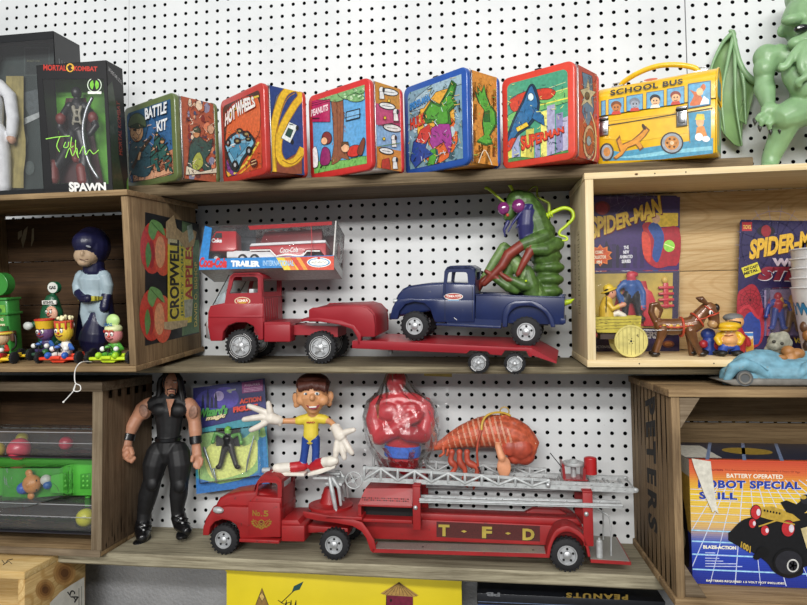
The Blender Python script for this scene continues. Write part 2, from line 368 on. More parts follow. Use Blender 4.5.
def pegboard(ox, oz, name):
    m, nt, b, o = newmat(name)
    tc = nd(nt, 'ShaderNodeTexCoord'); sp = nd(nt, 'ShaderNodeSeparateXYZ'); nt.links.new(tc.outputs['Object'], sp.inputs[0])
    def M(op, a, bb=None):
        n = nd(nt, 'ShaderNodeMath', operation=op)
        for i, x in enumerate((a, bb)):
            if x is None: continue
            if isinstance(x, (int, float)): n.inputs[i].default_value = x
            else: nt.links.new(x, n.inputs[i])
        return n.outputs[0]
    def cell(s, off):
        a = M('DIVIDE', M('ADD', s, -off), .0254); return M('SUBTRACT', a, M('ROUND', a))
    dx = cell(sp.outputs['X'], ox); dz = cell(sp.outputs['Z'], oz)
    r = M('SQRT', M('ADD', M('MULTIPLY', dx, dx), M('MULTIPLY', dz, dz)))
    # a few filled holes: hash of the cell index
    cx = M('ROUND', M('DIVIDE', M('ADD', sp.outputs['X'], -ox), .0254)); cz = M('ROUND', M('DIVIDE', M('ADD', sp.outputs['Z'], -oz), .0254))
    cb = nd(nt, 'ShaderNodeCombineXYZ'); nt.links.new(cx, cb.inputs[0]); nt.links.new(cz, cb.inputs[1]); wn = nd(nt, 'ShaderNodeTexWhiteNoise'); nt.links.new(cb.outputs[0], wn.inputs['Vector'])
    filled = M('LESS_THAN', wn.outputs['Value'], .012)
    hole = M('MULTIPLY', M('LESS_THAN', r, .15), M('SUBTRACT', 1, filled))
    n = nd(nt, 'ShaderNodeTexNoise'); n.inputs['Scale'].default_value = 5; n.inputs['Detail'].default_value = 6; nt.links.new(tc.outputs['Object'], n.inputs['Vector'])
    cr = nd(nt, 'ShaderNodeValToRGB'); cr.color_ramp.elements[0].position = .3; cr.color_ramp.elements[0].color = lin('c8cbcc'); cr.color_ramp.elements[1].position = .7; cr.color_ramp.elements[1].color = lin('dcdede'); nt.links.new(n.outputs['Fac'], cr.inputs[0])
    # thin scuffs
    n3 = nd(nt, 'ShaderNodeTexNoise'); n3.inputs['Scale'].default_value = 10; n3.inputs['Detail'].default_value = 3; n3.inputs['Distortion'].default_value = 3; nt.links.new(tc.outputs['Object'], n3.inputs['Vector'])
    sc = M('LESS_THAN', M('ABSOLUTE', M('SUBTRACT', n3.outputs['Fac'], .68)), .0015)
    m0 = nd(nt, 'ShaderNodeMix', data_type='RGBA'); nt.links.new(M('MULTIPLY', sc, .35), m0.inputs['Factor']); nt.links.new(cr.outputs[0], m0.inputs['A']); m0.inputs['B'].default_value = lin('8a8a88')
    mx = nd(nt, 'ShaderNodeMix', data_type='RGBA'); nt.links.new(hole, mx.inputs['Factor']); nt.links.new(m0.outputs['Result'], mx.inputs['A']); mx.inputs['B'].default_value = lin('0b0b0c')
    nt.links.new(mx.outputs['Result'], b.inputs['Base Color']); b.inputs['Roughness'].default_value = .5
    nt.links.new(M('MULTIPLY', M('SUBTRACT', 1, hole), .4), b.inputs['Specular IOR Level'])
    bp = nd(nt, 'ShaderNodeBump'); bp.inputs['Strength'].default_value = 1; bp.inputs['Distance'].default_value = .003; nt.links.new(M('SUBTRACT', 1, hole), bp.inputs['Height']); nt.links.new(bp.outputs[0], b.inputs['Normal'])
    return m
OZ = 2.25
m = MB(); m.box(-3, 4.5, .008, .2, 0, 3.4, concrete()); tag(m.build('wall_back'), kind='structure')
m = MB(); m.box(-3, 4.5, -5, .2, -.1, 0, mat('6e6a64', .6, var=.15, scale=6)); tag(m.build('floor'), kind='structure')
for i, (x0, x1, ox, oz) in enumerate([(-1.2319, -.0132, .0037, OZ), (-.0123, 1.2055, 0, OZ), (1.2075, 2.43, .002, OZ+.0014)]):
    m = MB(); m.box(x0, x1, 0, .0075, 1.045, 3.3, pegboard(ox, oz, 'white_pegboard')); tag(m.build('trim_%d' % (i+1)), kind='structure')
grey_wood = wood('b0a88f', '6c634f', 'X', dark='474032', stain=.4)
dark_wood = wood('7d6a50', '4a3b2a', 'X', dark='2c241b', stain=.5)
top_wood = wood('7f6e54', '4b3e2b', 'X', dark='2e2418', stain=.5)
mid_wood = wood('958a70', '574d3b', 'X', dark='352d20', stain=.45)
def plank(name, x0, x1, yf, zb, zf, th, mt, label):
    """shelf board; zb, zf = top heights at the back / front edge, each given at both ends"""
    b = MB(); n = 24; grid = []; yb = -.001
    for i in range(n+1):
        t = i/n; x = x0+(x1-x0)*t; e = (R.random()-.5)*.0025; e2 = (R.random()-.5)*.0025; B = zb[0]+(zb[1]-zb[0])*t; Z = zf[0]+(zf[1]-zf[0])*t
        grid.append([(x, yb, B), (x, yf+e+.001, Z), (x, yf+e-.0008, Z-.003), (x, yf+e2, Z-th+.003), (x, yf+e2+.003, Z-th), (x, yb, B-th), (x, yb, B)])
    b.sheet(grid, mt, False)
    for g, s in ((grid[0], 1), (grid[-1], -1)): b.add(g[:-1], [tuple(range(6))[::s]], mt)
    o = b.build(name); return tag(o, label, 'shelf')
TT = .094   # the upper shelf boards sag towards the room
plank('shelf_board', .06, 1.245, -.19, (1.8015, 1.8015), (1.7836, 1.7836), .0215, top_wood, 'weathered dark wooden top shelf board carrying the row of metal lunch boxes')
plank('shelf_board', -.45, 1.52, -.165, (1.453, 1.431), (1.4345, 1.4265), .0125, mid_wood, 'weathered grey wooden middle shelf board under the red trailer truck')
plank('shelf_board', -.45, 1.52, -.158, (1.0675, 1.0675), (1.0675, 1.0675), .024, grey_wood, 'weathered grey wooden bottom shelf board under the red toy fire engine')
# light and camera
def area(loc, tgt, sx, sy, power, col=(1, 1, 1)):
    l = bpy.data.lights.new('lamp', 'AREA'); l.shape = 'RECTANGLE'; l.size = sx; l.size_y = sy; l.energy = power; l.color = col
    o = bpy.data.objects.new('ceiling_lamp', l); COL.objects.link(o); o.location = loc; o.rotation_euler = (Vector(tgt)-Vector(loc)).to_track_quat('-Z', 'Y').to_euler(); return o
area((.9, -2.6, 2.68), (.6, 0, 1.5), 2.4, .22, 56, (1, .985, .96))
area((.2, -4.2, 2.52), (.6, 0, 1.5), 2.6, .3, 76, (1, .985, .96))
area((.6, -1.6, 4.2), (.6, -.4, 1.5), 3.0, 1.0, 16, (1, .98, .95))
w = bpy.data.worlds.new('room_light'); bpy.context.scene.world = w; w.use_nodes = True; w.node_tree.nodes['Background'].inputs[0].default_value = (.9, .95, 1, 1); w.node_tree.nodes['Background'].inputs[1].default_value = .27
cd = bpy.data.cameras.new('camera'); cam = bpy.data.objects.new('camera', cd); COL.objects.link(cam); cd.sensor_width = 36; cd.lens = 36*FPX/807; cd.clip_start = .01
cam.matrix_world = Matrix.Translation(CAM) @ Matrix((RT, UP, -FW)).transposed().to_4x4(); bpy.context.scene.camera = cam
bpy.context.scene.view_settings.view_transform = 'Standard'
# ---------------- wooden crates ----------------
crate_wood = wood('a58b66', '6f573b', 'X', dark='3b2a18', stain=.5)
crate_woodY = wood('9a7a50', '6c4f31', 'Y', dark='3b2a18', stain=.5)
crate_woodZ = wood('a08764', '665039', 'Z', dark='2c1f14', stain=.55)
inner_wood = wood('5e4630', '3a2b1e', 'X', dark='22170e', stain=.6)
old_wood = wood('8a7a64', '5a4a38', 'X', dark='30271c', stain=.5); old_woodZ = wood('8f8069', '62513c', 'Z', dark='3a2f22', stain=.5)
old_side = wood('7c6750', '4e3b29', 'Z', dark='241a12', stain=.6)
pine = wood('ecd9b2', 'd6bc88', 'X', dark='c29a5e', stain=.25, knots=.0, rough=.6); pineZ = wood('ecdbb6', 'd4bc8a', 'Z', dark='b99a66', stain=.25, rough=.6)
pine_back = wood('d6ba8c', 'b08c5a', 'X', dark='a87d48', stain=.3, knots=.45, rough=.6)
def slats(b, axis, a0, a1, n, gap, fn):
    w = (a1-a0)/n
    for i in range(n): fn(a0+i*w+gap/2, a0+(i+1)*w-gap/2)
# apple crate (upper left), leaning slightly forward with the sagging shelf
def apple_crate():
    F = Fr((-.30, -.001, 1.456), 0, math.radians(5.8))
    e = F.empty('wooden_crate', 'old brown wooden crate with a torn apple label, standing on the middle shelf', 'crate')
    W, D, H = .474, .262, .322
    b = MB(); b.box(W-.013, W, -D, -.012, .010, H-.010, crate_woodZ, .0008); sd = b
    # paper apple label pasted on the outer end
    f = Face(b, (W, -D, 0), (0, D, 0), (0, 0, H), F.I); f.n = Vector((1, 0, 0)); f.step = .00008
    f.poly([(145, 212), (145, 346), (199, 333), (199.5, 300), (198, 262), (199, 224), (176, 219)], art('16181a', .6))
    f.poly([(182, 221), (192, 224), (193, 262), (189, 300), (192, 333), (182, 336)], art('5f7a52', .6)); f.poly([(186, 240), (199, 240), (199, 332), (184, 335)], art('4c6e4a', .6))
    for cx, cy in ((157, 244), (156, 311)):
        f.ell((cx-5, cy+4), 12, 26, art('c8402e')); f.ell((cx+6, cy+8), 10, 24, art('d65a3c')); f.ell((cx+3, cy+8), 5, 16, art('e0a070')); f.ell((cx-6, cy+10), 3.5, 14, art('a82a26'))
        f.poly([(cx-6, cy-24), (cx+4, cy-20), (cx+8, cy-8), (cx+1, cy-14), (cx-4, cy-4), (cx-9, cy-12)], art('6fa35a'), smooth=4)
        f.line([(cx-6, cy-22), (cx+1, cy-14), (cx+6, cy-9)], .8, art('3f6a34'))
        f.poly([(cx-9, cy-2), (cx-6, cy+12), (cx-10, cy+24), (cx-12, cy+8)], art('58904a'), smooth=4)
    f.poly([(167, 236), (192, 240), (191, 322), (167, 327)], art('d6c43e', .6)); f.poly([(167, 236), (192, 240), (190, 247), (167, 244)], art('c9c095', .7))
    T = art('1c1a18', .6); Rr = art('a8321f', .6)
    f.text('CROPWELL', [(178.5, 318.5), (178.5, 239), (169, 237.5), (169, 320)], T, bold=.035)
    f.text("JERSEY FARMS", [(183.5, 317), (183.5, 243), (180, 242), (180, 317.5)], art('4a6a42', .6), bold=.01)
    f.text('APPLES', [(192, 300), (192.3, 243.5), (184.5, 242), (184.5, 301.5)], Rr, bold=.03)
    f.text('DAVID O. BISHOP', [(196.3, 326), (196.5, 262), (193.6, 262), (193.4, 327)], art('c9b95a', .6), bold=.01)
    f.poly([(165, 222), (173, 215), (176, 228), (182, 233), (189, 228), (196, 232), (193, 246), (184, 248), (178, 240), (165, 238)], mat('b39a72', .8, var=.25, scale=150))
    f.poly([(163, 322), (176, 321), (187, 320), (186, 326), (170, 330), (163, 329)], mat('b7a582', .8, var=.25, scale=150)); f.poly([(183, 300), (192, 299), (191, 316), (184, 318)], mat('a9ab9a', .8, var=.25, scale=150))
    f.poly([(186, 226), (191, 224), (193, 238), (188, 243)], mat('9aa89c', .8, var=.25, scale=150))
    sd.build('end_panel', e)
    b = MB(); b.box(0, .018, -D, -.012, .010, H-.010, crate_woodZ, .0008); b.build('end_panel', e)
    b = MB(); slats(b, 'y', -D-.006, -.002, 2, .003, lambda a, c: b.box(0, W+.002, a, c, H-.010, H, crate_wood, .0008)); b.build('top_panel', e)
    b = MB(); slats(b, 'y', -D-.006, -.002, 3, .002, lambda a, c: b.box(0, W+.002, a, c, 0, .010, crate_wood, .0008)); b.build('bottom_panel', e)
    b = MB()
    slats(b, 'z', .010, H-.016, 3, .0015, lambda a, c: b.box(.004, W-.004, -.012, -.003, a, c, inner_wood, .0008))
    f = F.face(b, -.0125); f.step = .00008; P = mat('8d8069', .8, var=.2)
    f.poly([(24, 230), (28, 226), (26, 238), (23, 248), (21, 240)], P); f.poly([(32, 229), (34, 228), (34, 240), (31, 247)], P); f.poly([(18, 232), (22, 230), (22, 236), (18, 240)], P)
    b.build('back_panel', e)
    return F
FA = apple_crate()
# grey crate (lower left)
def grey_crate():
    F = Fr((-.34, 0, 1.0675)); e = F.empty('wooden_crate', 'worn grey-brown wooden crate holding the bubble toy packs on the bottom shelf', 'crate')
    W, D, H = .391, .176, .335
    for x, nm in ((W-.021, 1), (0, 0)):
        b = MB(); b.box(x, x+.021, -D, -.001, .008, H-.018, old_side, .0012)
        if nm:
            f = Face(b, (W, -D, 0), (0, D, 0), (0, 0, H), F.I); f.n = Vector((1, 0, 0)); K = mat('1b140e', .8)
            for k in range(16):
                t = .06+.055*k+R.random()*.02; h = .02+R.random()*.10; z = .03+R.random()*.05
                f.poly([(t, z), (t+.006+R.random()*.012, z+.01), (t+.008, z+h), (t-.004, z+h*.7)], K, fr=True, up=0)
            for k in range(5): t = .1+.17*k; f.rect(t, .90, t+.07, .945, K, fr=True, up=0)
        b.box(x-.0002, x+.0212, -D-.0012, -D, .008, H-.018, old_woodZ); b.build('end_panel', e)
    b = MB(); b.box(-.004, W, -D-.003, -.001, H-.018, H, old_wood, .001); b.build('top_panel', e)
    b = MB(); slats(b, 'y', -D-.003, -.001, 2, .003, lambda a, c: b.box(-.004, W, a, c, 0, .011, crate_wood, .001)); b.box(-.004, W, -D-.0045, -D-.003, 0, .013, old_wood); b.build('bottom_panel', e)
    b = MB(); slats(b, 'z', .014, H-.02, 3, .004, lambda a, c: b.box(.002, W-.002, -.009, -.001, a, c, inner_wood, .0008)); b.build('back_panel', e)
    return F
FG = grey_crate()
# pine crate (upper right)
def pine_crate():
    F = Fr((.967, -.001, 1.4475), 0, .05); e = F.empty('wooden_crate', 'pale new pine wine crate on the middle shelf holding the carded figures and mule cart', 'crate')
    W, D, H = .53, .188, .327; z0 = -.008
    b = MB(); b.box(0, .014, -D, -.001, z0+.012, H-.011, pineZ, .0006)
    f = Face(b, (0, 0, 0), (0, -D, 0), (0, 0, H), F.I); f.n = Vector((-1, 0, 0)); K = mat('a08a62', .8)
    f.text('MIS EN BOUTEILLE', [(.62, .25), (.62, .72), (.5, .72), (.5, .25)], K, fr=True, bold=.0); f.text('PRODUCT OF FRANCE', [(.36, .3), (.36, .66), (.29, .66), (.29, .3)], K, fr=True)
    b.build('end_panel', e)
    b = MB(); b.box(W-.014, W, -D, -.001, z0+.012, H-.011, pineZ, .0006); b.build('end_panel', e)
    b = MB(); b.box(-.001, W+.001, -D-.001, -.001, H-.011, H, pine, .0006)
    b.ball((.085, -D-.001, H-.006), (.003, .001, .002), mat('7a5a35', .8), 8, 5)
    for k in range(3): b.ball((.085+.02*k+.01*k*k, -D-.0015, H-.006), (.0012, .0008, .0012), mat('55534f', .4, 1), 8, 5)
    b.build('top_panel', e)
    b = MB(); b.box(-.001, W+.001, -D-.001, -.001, z0, z0+.012, pine, .0006)
    for k in range(4): b.ball((.085+.12*k, -D-.0015, z0+.006), (.0012, .0008, .0012), mat('55534f', .4, 1), 8, 5)
    b.build('bottom_panel', e)
    b = MB(); slats(b, 'z', z0+.013, H-.012, 2, .0012, lambda a, c: b.box(.002, W-.002, -.009, -.001, a, c, pine_back, .0005)); b.build('back_panel', e)
    return F
FP = pine_crate()
# stencilled crate (lower right)
def peters_crate():
    F = Fr((1.079, 0, 1.0675)); e = F.empty('wooden_crate', 'rustic slatted wooden crate with black stencilled letters, holding the race car box', 'crate')
    W, D, H = .50, .268, .333
    b = MB()
    b.box(0, .013, -D, -.001, .010, H-.012, crate_woodZ, .0012)
    f = Face(b, (0, 0, 0), (0, -D, 0), (0, 0, H), F.I); f.n = Vector((-1, 0, 0)); K = mat('191511', .8, var=.2)
    for k in range(9):
        t = .10+.098*k; f.line([(t, .05), (t+.004, .95)], .006, K, fr=True, up=0)
        f.poly([(t-.01, .60+R.random()*.2), (t, .55+R.random()*.1), (t+.012, .7), (t+.01, .98), (t-.012, .98)], K, fr=True, up=0)
        f.poly([(t-.01, .04), (t+.02, .04), (t+.012, .15+R.random()*.15), (t, .22)], K, fr=True, up=0)
    f.text('PETERS', [(645, 401), (648.5, 526), (657.5, 536), (655, 396)], K, bold=.045, spacing=1.35, up=2)
    b.build('end_panel', e)
    b = MB(); b.box(W-.016, W, -D, -.001, .010, H-.012, crate_woodZ, .0012); b.build('end_panel', e)
    b = MB(); slats(b, 'y', -D-.004, -.001, 3, .002, lambda a, c: b.box(-.004, W+.004, a, c, H-.012, H, crate_wood, .0012)); b.build('top_panel', e)
    b = MB(); slats(b, 'y', -D-.006, -.001, 3, .002, lambda a, c: b.box(-.004, W+.004, a, c, 0, .012, crate_wood, .0012)); b.build('bottom_panel', e)
    b = MB(); slats(b, 'z', .012, H-.013, 4, .003, lambda a, c: b.box(.002, W-.002, -.010, -.001, a, c, crate_wood, .0008)); b.build('back_panel', e)
    for z, s in ((H-.0125, -1), (.0125, 1)):
        b = MB(); b.prism([(.0135, z), (.045, z), (.0135, z+s*.050)], -D+.002, -D+.018, old_wood, .001); b.build('corner_brace', e)
    return F
FT = peters_crate()
# ---------------- metal lunch boxes on the top shelf ----------------
steel = mat('b9bbbd', .3, 1.); dkmetal = mat('3a3a3a', .4, .8)
def rrect(x0, x1, z0, z1, r, n=5):
    out = []
    for cx, cz, a0 in ((x1-r, z1-r, 0), (x0+r, z1-r, PI/2), (x0+r, z0+r, PI), (x1-r, z0+r, 1.5*PI)):
        for k in range(n+1):
            a = a0+PI/2*k/n; out.append((cx+r*math.cos(a), cz+r*math.sin(a)))
    return out
def on_top(x, y, lift=.0003): return Vector((x, y, 1.8015+TT*y+lift))
def lunch(corner, deg, W, H, D, rimc, bodyc, label, front, side, handle, hx=.5, hcol=None):
    F = Fr(on_top(*corner), math.radians(-deg), tilt=TT); e = F.empty('lunch_box', label, 'lunch box', 'metal lunch boxes lined up on the top shelf')
    rm = mat(rimc, .35, coat=.3, wear=('8c8274', .22)); bd = mat(bodyc, .35, coat=.3)
    b = MB(); r = .014
    b.prism(rrect(-W+.0015, -.0015, .0015, H-.0015, r), .003, D-.003, bd, smooth=True)
    f = Face(b, (0, .0, 0), (0, D, 0), (0, 0, H), F.I); f.n = Vector((1, 0, 0)); f.o.x = -.0012; f.clip = (.13, .03, .91, .97); f.ol = .45; f.olm = ink('231c1c'); side(f, D, H); b.build('case', e)
    b = MB()
    b.prism(rrect(-W, 0, 0, H, r), .0, .011, rm, bev=.0022, smooth=True)
    # recessed picture panel on the lid
    f = Face(b, (-W, -.0003, 0), (W, 0, 0), (0, 0, H), F.I); f.n = Vector((0, -1, 0)); f.W, f.H = W, H
    front(f); b.build('lid', e)
    b = MB(); b.prism(rrect(-W, 0, 0, H, r), D-.009, D, rm, bev=.002, smooth=True)
    b.build('back_rim', e)
    b = MB(); b.box(-.0014, .0004, .0112, .0125, .006, H-.006, steel); b.tube([(-.004, .0118, .003), (0.0003, .0118, .012), (.0003, .0118, H-.012), (-.004, .0118, H-.002)], .0007, steel, 6); b.build('hinge_wire', e)
    if handle:
        hc = mat(hcol or rimc, .4); b = MB(); x0, x1 = -W*hx-.04, -W*hx+.04; y = D*.45
        b.tube(smooth_loop([(x0, y, H+.001), (x0+.002, y+.014, H+.006), (x0+.014, y+.026, H+.009), ((x0+x1)/2, y+.028, H+.010), (x1-.014, y+.026, H+.009), (x1-.002, y+.014, H+.006), (x1, y, H+.001)], 5, False), .0035, hc, 10); b.build('handle', e)
        for x in (x0, x1): b = MB(); b.box(x-.006, x+.006, y-.006, y+.004, H-.001, H+.003, dkmetal, .001); b.build('handle_bracket', e)
    b = MB(); xl = -W*.5
    b.box(xl-.006, xl+.006, .004, .016, H-.002, H+.0035, dkmetal, .0012); b.build('latch', e)
    return F, e
def panel(f, m, inset=.012):
    W, H = f.W, f.H; a = inset/W; b = inset/H; r = .010
    f.poly([((x+W)/W, z/H) for x, z in rrect(-W+inset, -inset, inset, H-inset, r)], m, fr=True)
    f.clip = (a, b, 1-a, 1-b); f.ol = .5; f.olm = ink('1c1a1e')
def clipper(f, m):
    pass
def batt_front(f):
    panel(f, art('35618f')); 
    f.poly([(133, 182), (132, 150), (150, 160), (175, 148), (174, 173), (160, 178)], art('b77b5c')); f.poly([(133, 181), (140, 165), (160, 172), (173, 163), (173, 172), (150, 180)], art('cf9a78'))
    f.poly([(130, 112), (150, 104), (148, 128), (140, 160), (131, 176)], art('28506e')); f.poly([(150, 100), (172, 95), (173, 118), (156, 124)], art('2c567f'))
    # large soldier
    f.poly([(130, 172), (131, 146), (140, 140), (150, 145), (154, 158), (148, 176)], art('31505a'), smooth=4); f.ell((137, 132), 6.5, 10, art('b98d64')); f.ell((139, 129), 3, 6, art('d0a67e'))
    f.poly([(129, 127), (131, 117), (138, 113), (145, 118), (146, 127), (138, 124)], art('4c5a3e'), smooth=4); f.poly([(129, 127), (138, 123), (146, 127), (138, 129)], art('2e3a28')); f.line([(134, 134), (133, 137), (136, 140)], .8, art('5a3520')); f.rect(134, 129.5, 137, 130.8, art('1d1512')); f.line([(136, 142), (140, 141)], .9, art('5a2a20'))
    f.line([(133, 168), (141, 152), (152, 136)], 3, art('3e2f22')); f.line([(141, 152), (139, 160)], 2, art('c39a70'))
    for x, y, s in ((155, 156, 1), (163, 150, 1.1), (169, 160, .8), (158, 140, .7)):
        f.poly([(x-3*s, y+14*s), (x-4*s, y-2*s), (x, y-6*s), (x+5*s, y-2*s), (x+3*s, y+6*s), (x+6*s, y+15*s), (x+2*s, y+14*s), (x, y+7*s)], art('2f5a52'), smooth=3); f.ell((x, y-8*s), 2*s, 2.4*s, art('c08e66')); f.poly([(x-2.6*s, y-8.6*s), (x, y-12*s), (x+2.6*s, y-8.6*s)], art('3c4c38')); f.line([(x-4*s, y+2*s), (x+5*s, y-7*s)], 1, art('231c16'))
    for k in range(14): x = 152+R.random()*20; y = 160+R.random()*14; f.line([(x, y), (x+3, y-1.5)], .8, art('8a4a38'), up=0)
    strokes(f, (128, 124, 176, 182), ['16242c', '2e4e5e', 'd8b090', '5a3428'], 130, 11); W_ = art('e9eef2'); f.text('BATTLE', [(147, 120.5), (168.5, 113.5), (168.5, 102), (146, 109.5)], art('1a2430'), bold=.04, shear=.1); f.text('BATTLE', [(146.5, 120), (168, 113), (168, 101.5), (145.5, 109)], W_, bold=.035, shear=.1); f.text('KIT', [(158.5, 132), (168.5, 129.5), (168.5, 118), (157, 122)], W_, bold=.035, shear=.1)
def busy(f, q, cols, n, seed, s0=2, s1=6):
    """patchwork of small painted shapes filling quad q (photo positions)"""
    r = random.Random(seed)
    for k in range(n):
        a, b = r.random(), r.random(); x = (q[0][0]*(1-a)+q[1][0]*a)*(1-b)+(q[3][0]*(1-a)+q[2][0]*a)*b; y = (q[0][1]*(1-a)+q[1][1]*a)*(1-b)+(q[3][1]*(1-a)+q[2][1]*a)*b
        s = s0+(s1-s0)*r.random(); m = 5+r.randrange(3); a0 = r.random()*6
        dx = min(s, abs(x-min(p[0] for p in q))+.5, abs(max(p[0] for p in q)-x)+.5)
        pts = [(x+dx*(.6+.5*r.random())*math.cos(a0+2*PI*i/m)*.7, y+s*(.6+.5*r.random())*math.sin(a0+2*PI*i/m)) for i in range(m)]
        f.poly(pts, art(cols[k % len(cols)]), smooth=3 if k % 2 else 0, up=1 if k % 6 == 0 else 0)
        f.lay += .05
def strokes(f, box, cols, n, seed, L=4, w=.5, ang=None):
    """fine printed pen strokes giving a drawn comic texture"""
    r = random.Random(seed); x0, y0, x1, y1 = box
    for k in range(n):
        x = x0+(x1-x0)*r.random(); y = y0+(y1-y0)*r.random(); a = (ang if ang is not None else r.random()*PI)+(r.random()-.5)*.7; l = L*(.4+r.random()*.8)
        f.line([(x, y), (x+l*.5*math.cos(a), y+l*.5*math.sin(a)+.3), (x+l*math.cos(a), y+l*math.sin(a))], w*(.6+.7*r.random()), art(cols[k % len(cols)]), up=0)
    f.lay += 1
def batt_side(f, D, H):
    batt_side0(f, D, H); strokes(f, (186, 100, 217, 176), ['2a1c20', 'e8d8c0', '5a2a28', '34405a'], 110, 12)
def batt_side0(f, D, H):
    f.rect(.16, .03, .90, .97, art('a5563c'), fr=True)
    q = [(187, 176), (216, 173), (216, 105), (187, 100)]; busy(f, q, ['c9a080', '6b3b33', 'd4825e', '8a8aa0', 'b0623f', '3d4a66', 'e2cdb2', '7a2e28'], 60, 3)
    f.poly([(189, 150), (192, 140), (198, 136), (206, 142), (212, 139), (210, 152), (205, 160), (211, 168), (205, 172), (198, 162), (193, 172), (188, 166)], art('38524a'), smooth=3); f.ell((196, 134), 3.4, 4, art('c48d60')); f.poly([(192, 132), (193, 128), (197, 126), (200.5, 130), (200, 133)], art('3b4a34')); f.poly([(193, 158), (199, 152), (203, 163), (198, 170), (192, 168)], art('a7ad4a'), smooth=3)
    f.poly([(185, 175), (216, 173), (216, 168), (200, 172), (186, 166)], art('d9d0b8'))
def hw_front(f):
    panel(f, art('4a2c22')); O = art('c9502c'); 
    f.poly([(226, 175), (227, 160), (240, 150), (254, 135), (262, 120), (262, 168), (240, 176)], O); f.poly([(226, 152), (228, 120), (240, 108), (258, 98), (260, 130), (250, 145), (236, 150)], art('d8673a'), smooth=4); f.poly([(228, 176), (226, 158), (232, 170), (238, 175)], art('7a3a8a')); f.poly([(226, 170), (232, 175), (228, 177)], art('e8b33a'))
    f.line([(228, 118), (236, 108), (248, 100), (259, 96)], 2, art('e0c24a'), smooth=4); f.line([(234, 174), (246, 164), (259, 142)], 2, art('e8c44a')); f.line([(240, 174), (256, 160)], 1.5, art('e5a030'))
    # race car
    B_ = art('7fb9d4'); f.poly([(227, 152), (225, 145), (230, 136), (240, 131), (250, 133), (256, 142), (254, 148), (244, 160), (238, 172), (231, 168)], art('20323c'), smooth=4); f.poly([(227, 150), (226, 145), (231, 138), (240, 133), (249, 135), (254, 142), (252, 147), (243, 157), (237, 169), (232, 163)], B_, smooth=4); f.poly([(229, 150), (239, 143), (250, 143), (241, 154), (235, 160)], art('4c8eb0')); f.line([(228, 147), (246, 139)], 1.2, art('e9f0f4'))
    for x, y, rx, ry in ((240, 131, 3.4, 2.6), (247, 134, 3.8, 3), (238, 141, 3.5, 3), (249, 139, 3, 2.2)): f.ell((x, y), rx, ry, art('2a2a2c')); f.ell((x, y), rx*.55, ry*.55, art('9a8a5a'))
    for x, y, r in ((229, 143, 2.4), (236, 165, 3), (250, 151, 3)): f.ell((x, y), r, r*1.5, art('1a1a1c')); f.ell((x, y), r*.5, r*.8, art('b0b4b8'))
    strokes(f, (226, 128, 262, 176), ['3a1a12', 'e88a4a', '8a3018', '1c2a34'], 70, 21); f.text('HOT WHEELS', [(225.5, 128), (257.5, 107), (254, 95.5), (226, 113)], art('b23420'), bold=.06, warp=lambda a, b: (a, b*(1+.25*math.sin(a*PI))+.12*math.sin(a*PI))); f.text('HOT WHEELS', [(226, 127), (257, 106.5), (254.5, 96.5), (226.5, 114)], art('f3f0e8'), bold=.05, warp=lambda a, b: (a, b*(1+.25*math.sin(a*PI))+.12*math.sin(a*PI)))
    f.ell((255, 163), 3.4, 4, art('5a2218')); f.line([(252.5, 162), (257.5, 160)], .8, art('e0c090')); f.line([(252.5, 165), (257.5, 163)], .8, art('e0c090'))
def hw_side(f, D, H):
    f.rect(.12, .03, .93, .97, art('2a3f7a'), fr=True); Yl = art('e3b62e'); Yd = art('a8761c')
    f.poly([(271, 174), (302, 174), (302, 150), (285, 160), (271, 158)], art('8a4a34')); f.poly([(271, 120), (276, 96), (283, 90), (276, 118), (272, 150)], art('53607a'))
    def loop(w, m): f.line([(303, 148), (296, 160), (284, 163), (278, 150), (282, 128), (294, 106), (301, 96), (296, 88), (284, 94), (276, 116), (273, 140), (273, 172)], w, m, smooth=6)
    loop(8, Yd); loop(6.4, Yl); f.line([(276, 168), (275, 140), (280, 116), (287, 99), (295, 93)], .8, Yd, smooth=4); f.line([(282, 160), (292, 164), (302, 156)], 1, Yd, smooth=4)
    f.poly([(281, 138), (289, 122), (298, 126), (290, 143)], art('e8ece6')); f.poly([(285, 135), (288, 128), (293, 130), (290, 138)], art('2c4a3a')); f.line([(289, 124), (293, 125)], 1, art('26303a')); f.ell((297, 128), 1.3, 2.3, art('1b1b1b')); f.ell((292, 142), 1.3, 2.3, art('1b1b1b'))
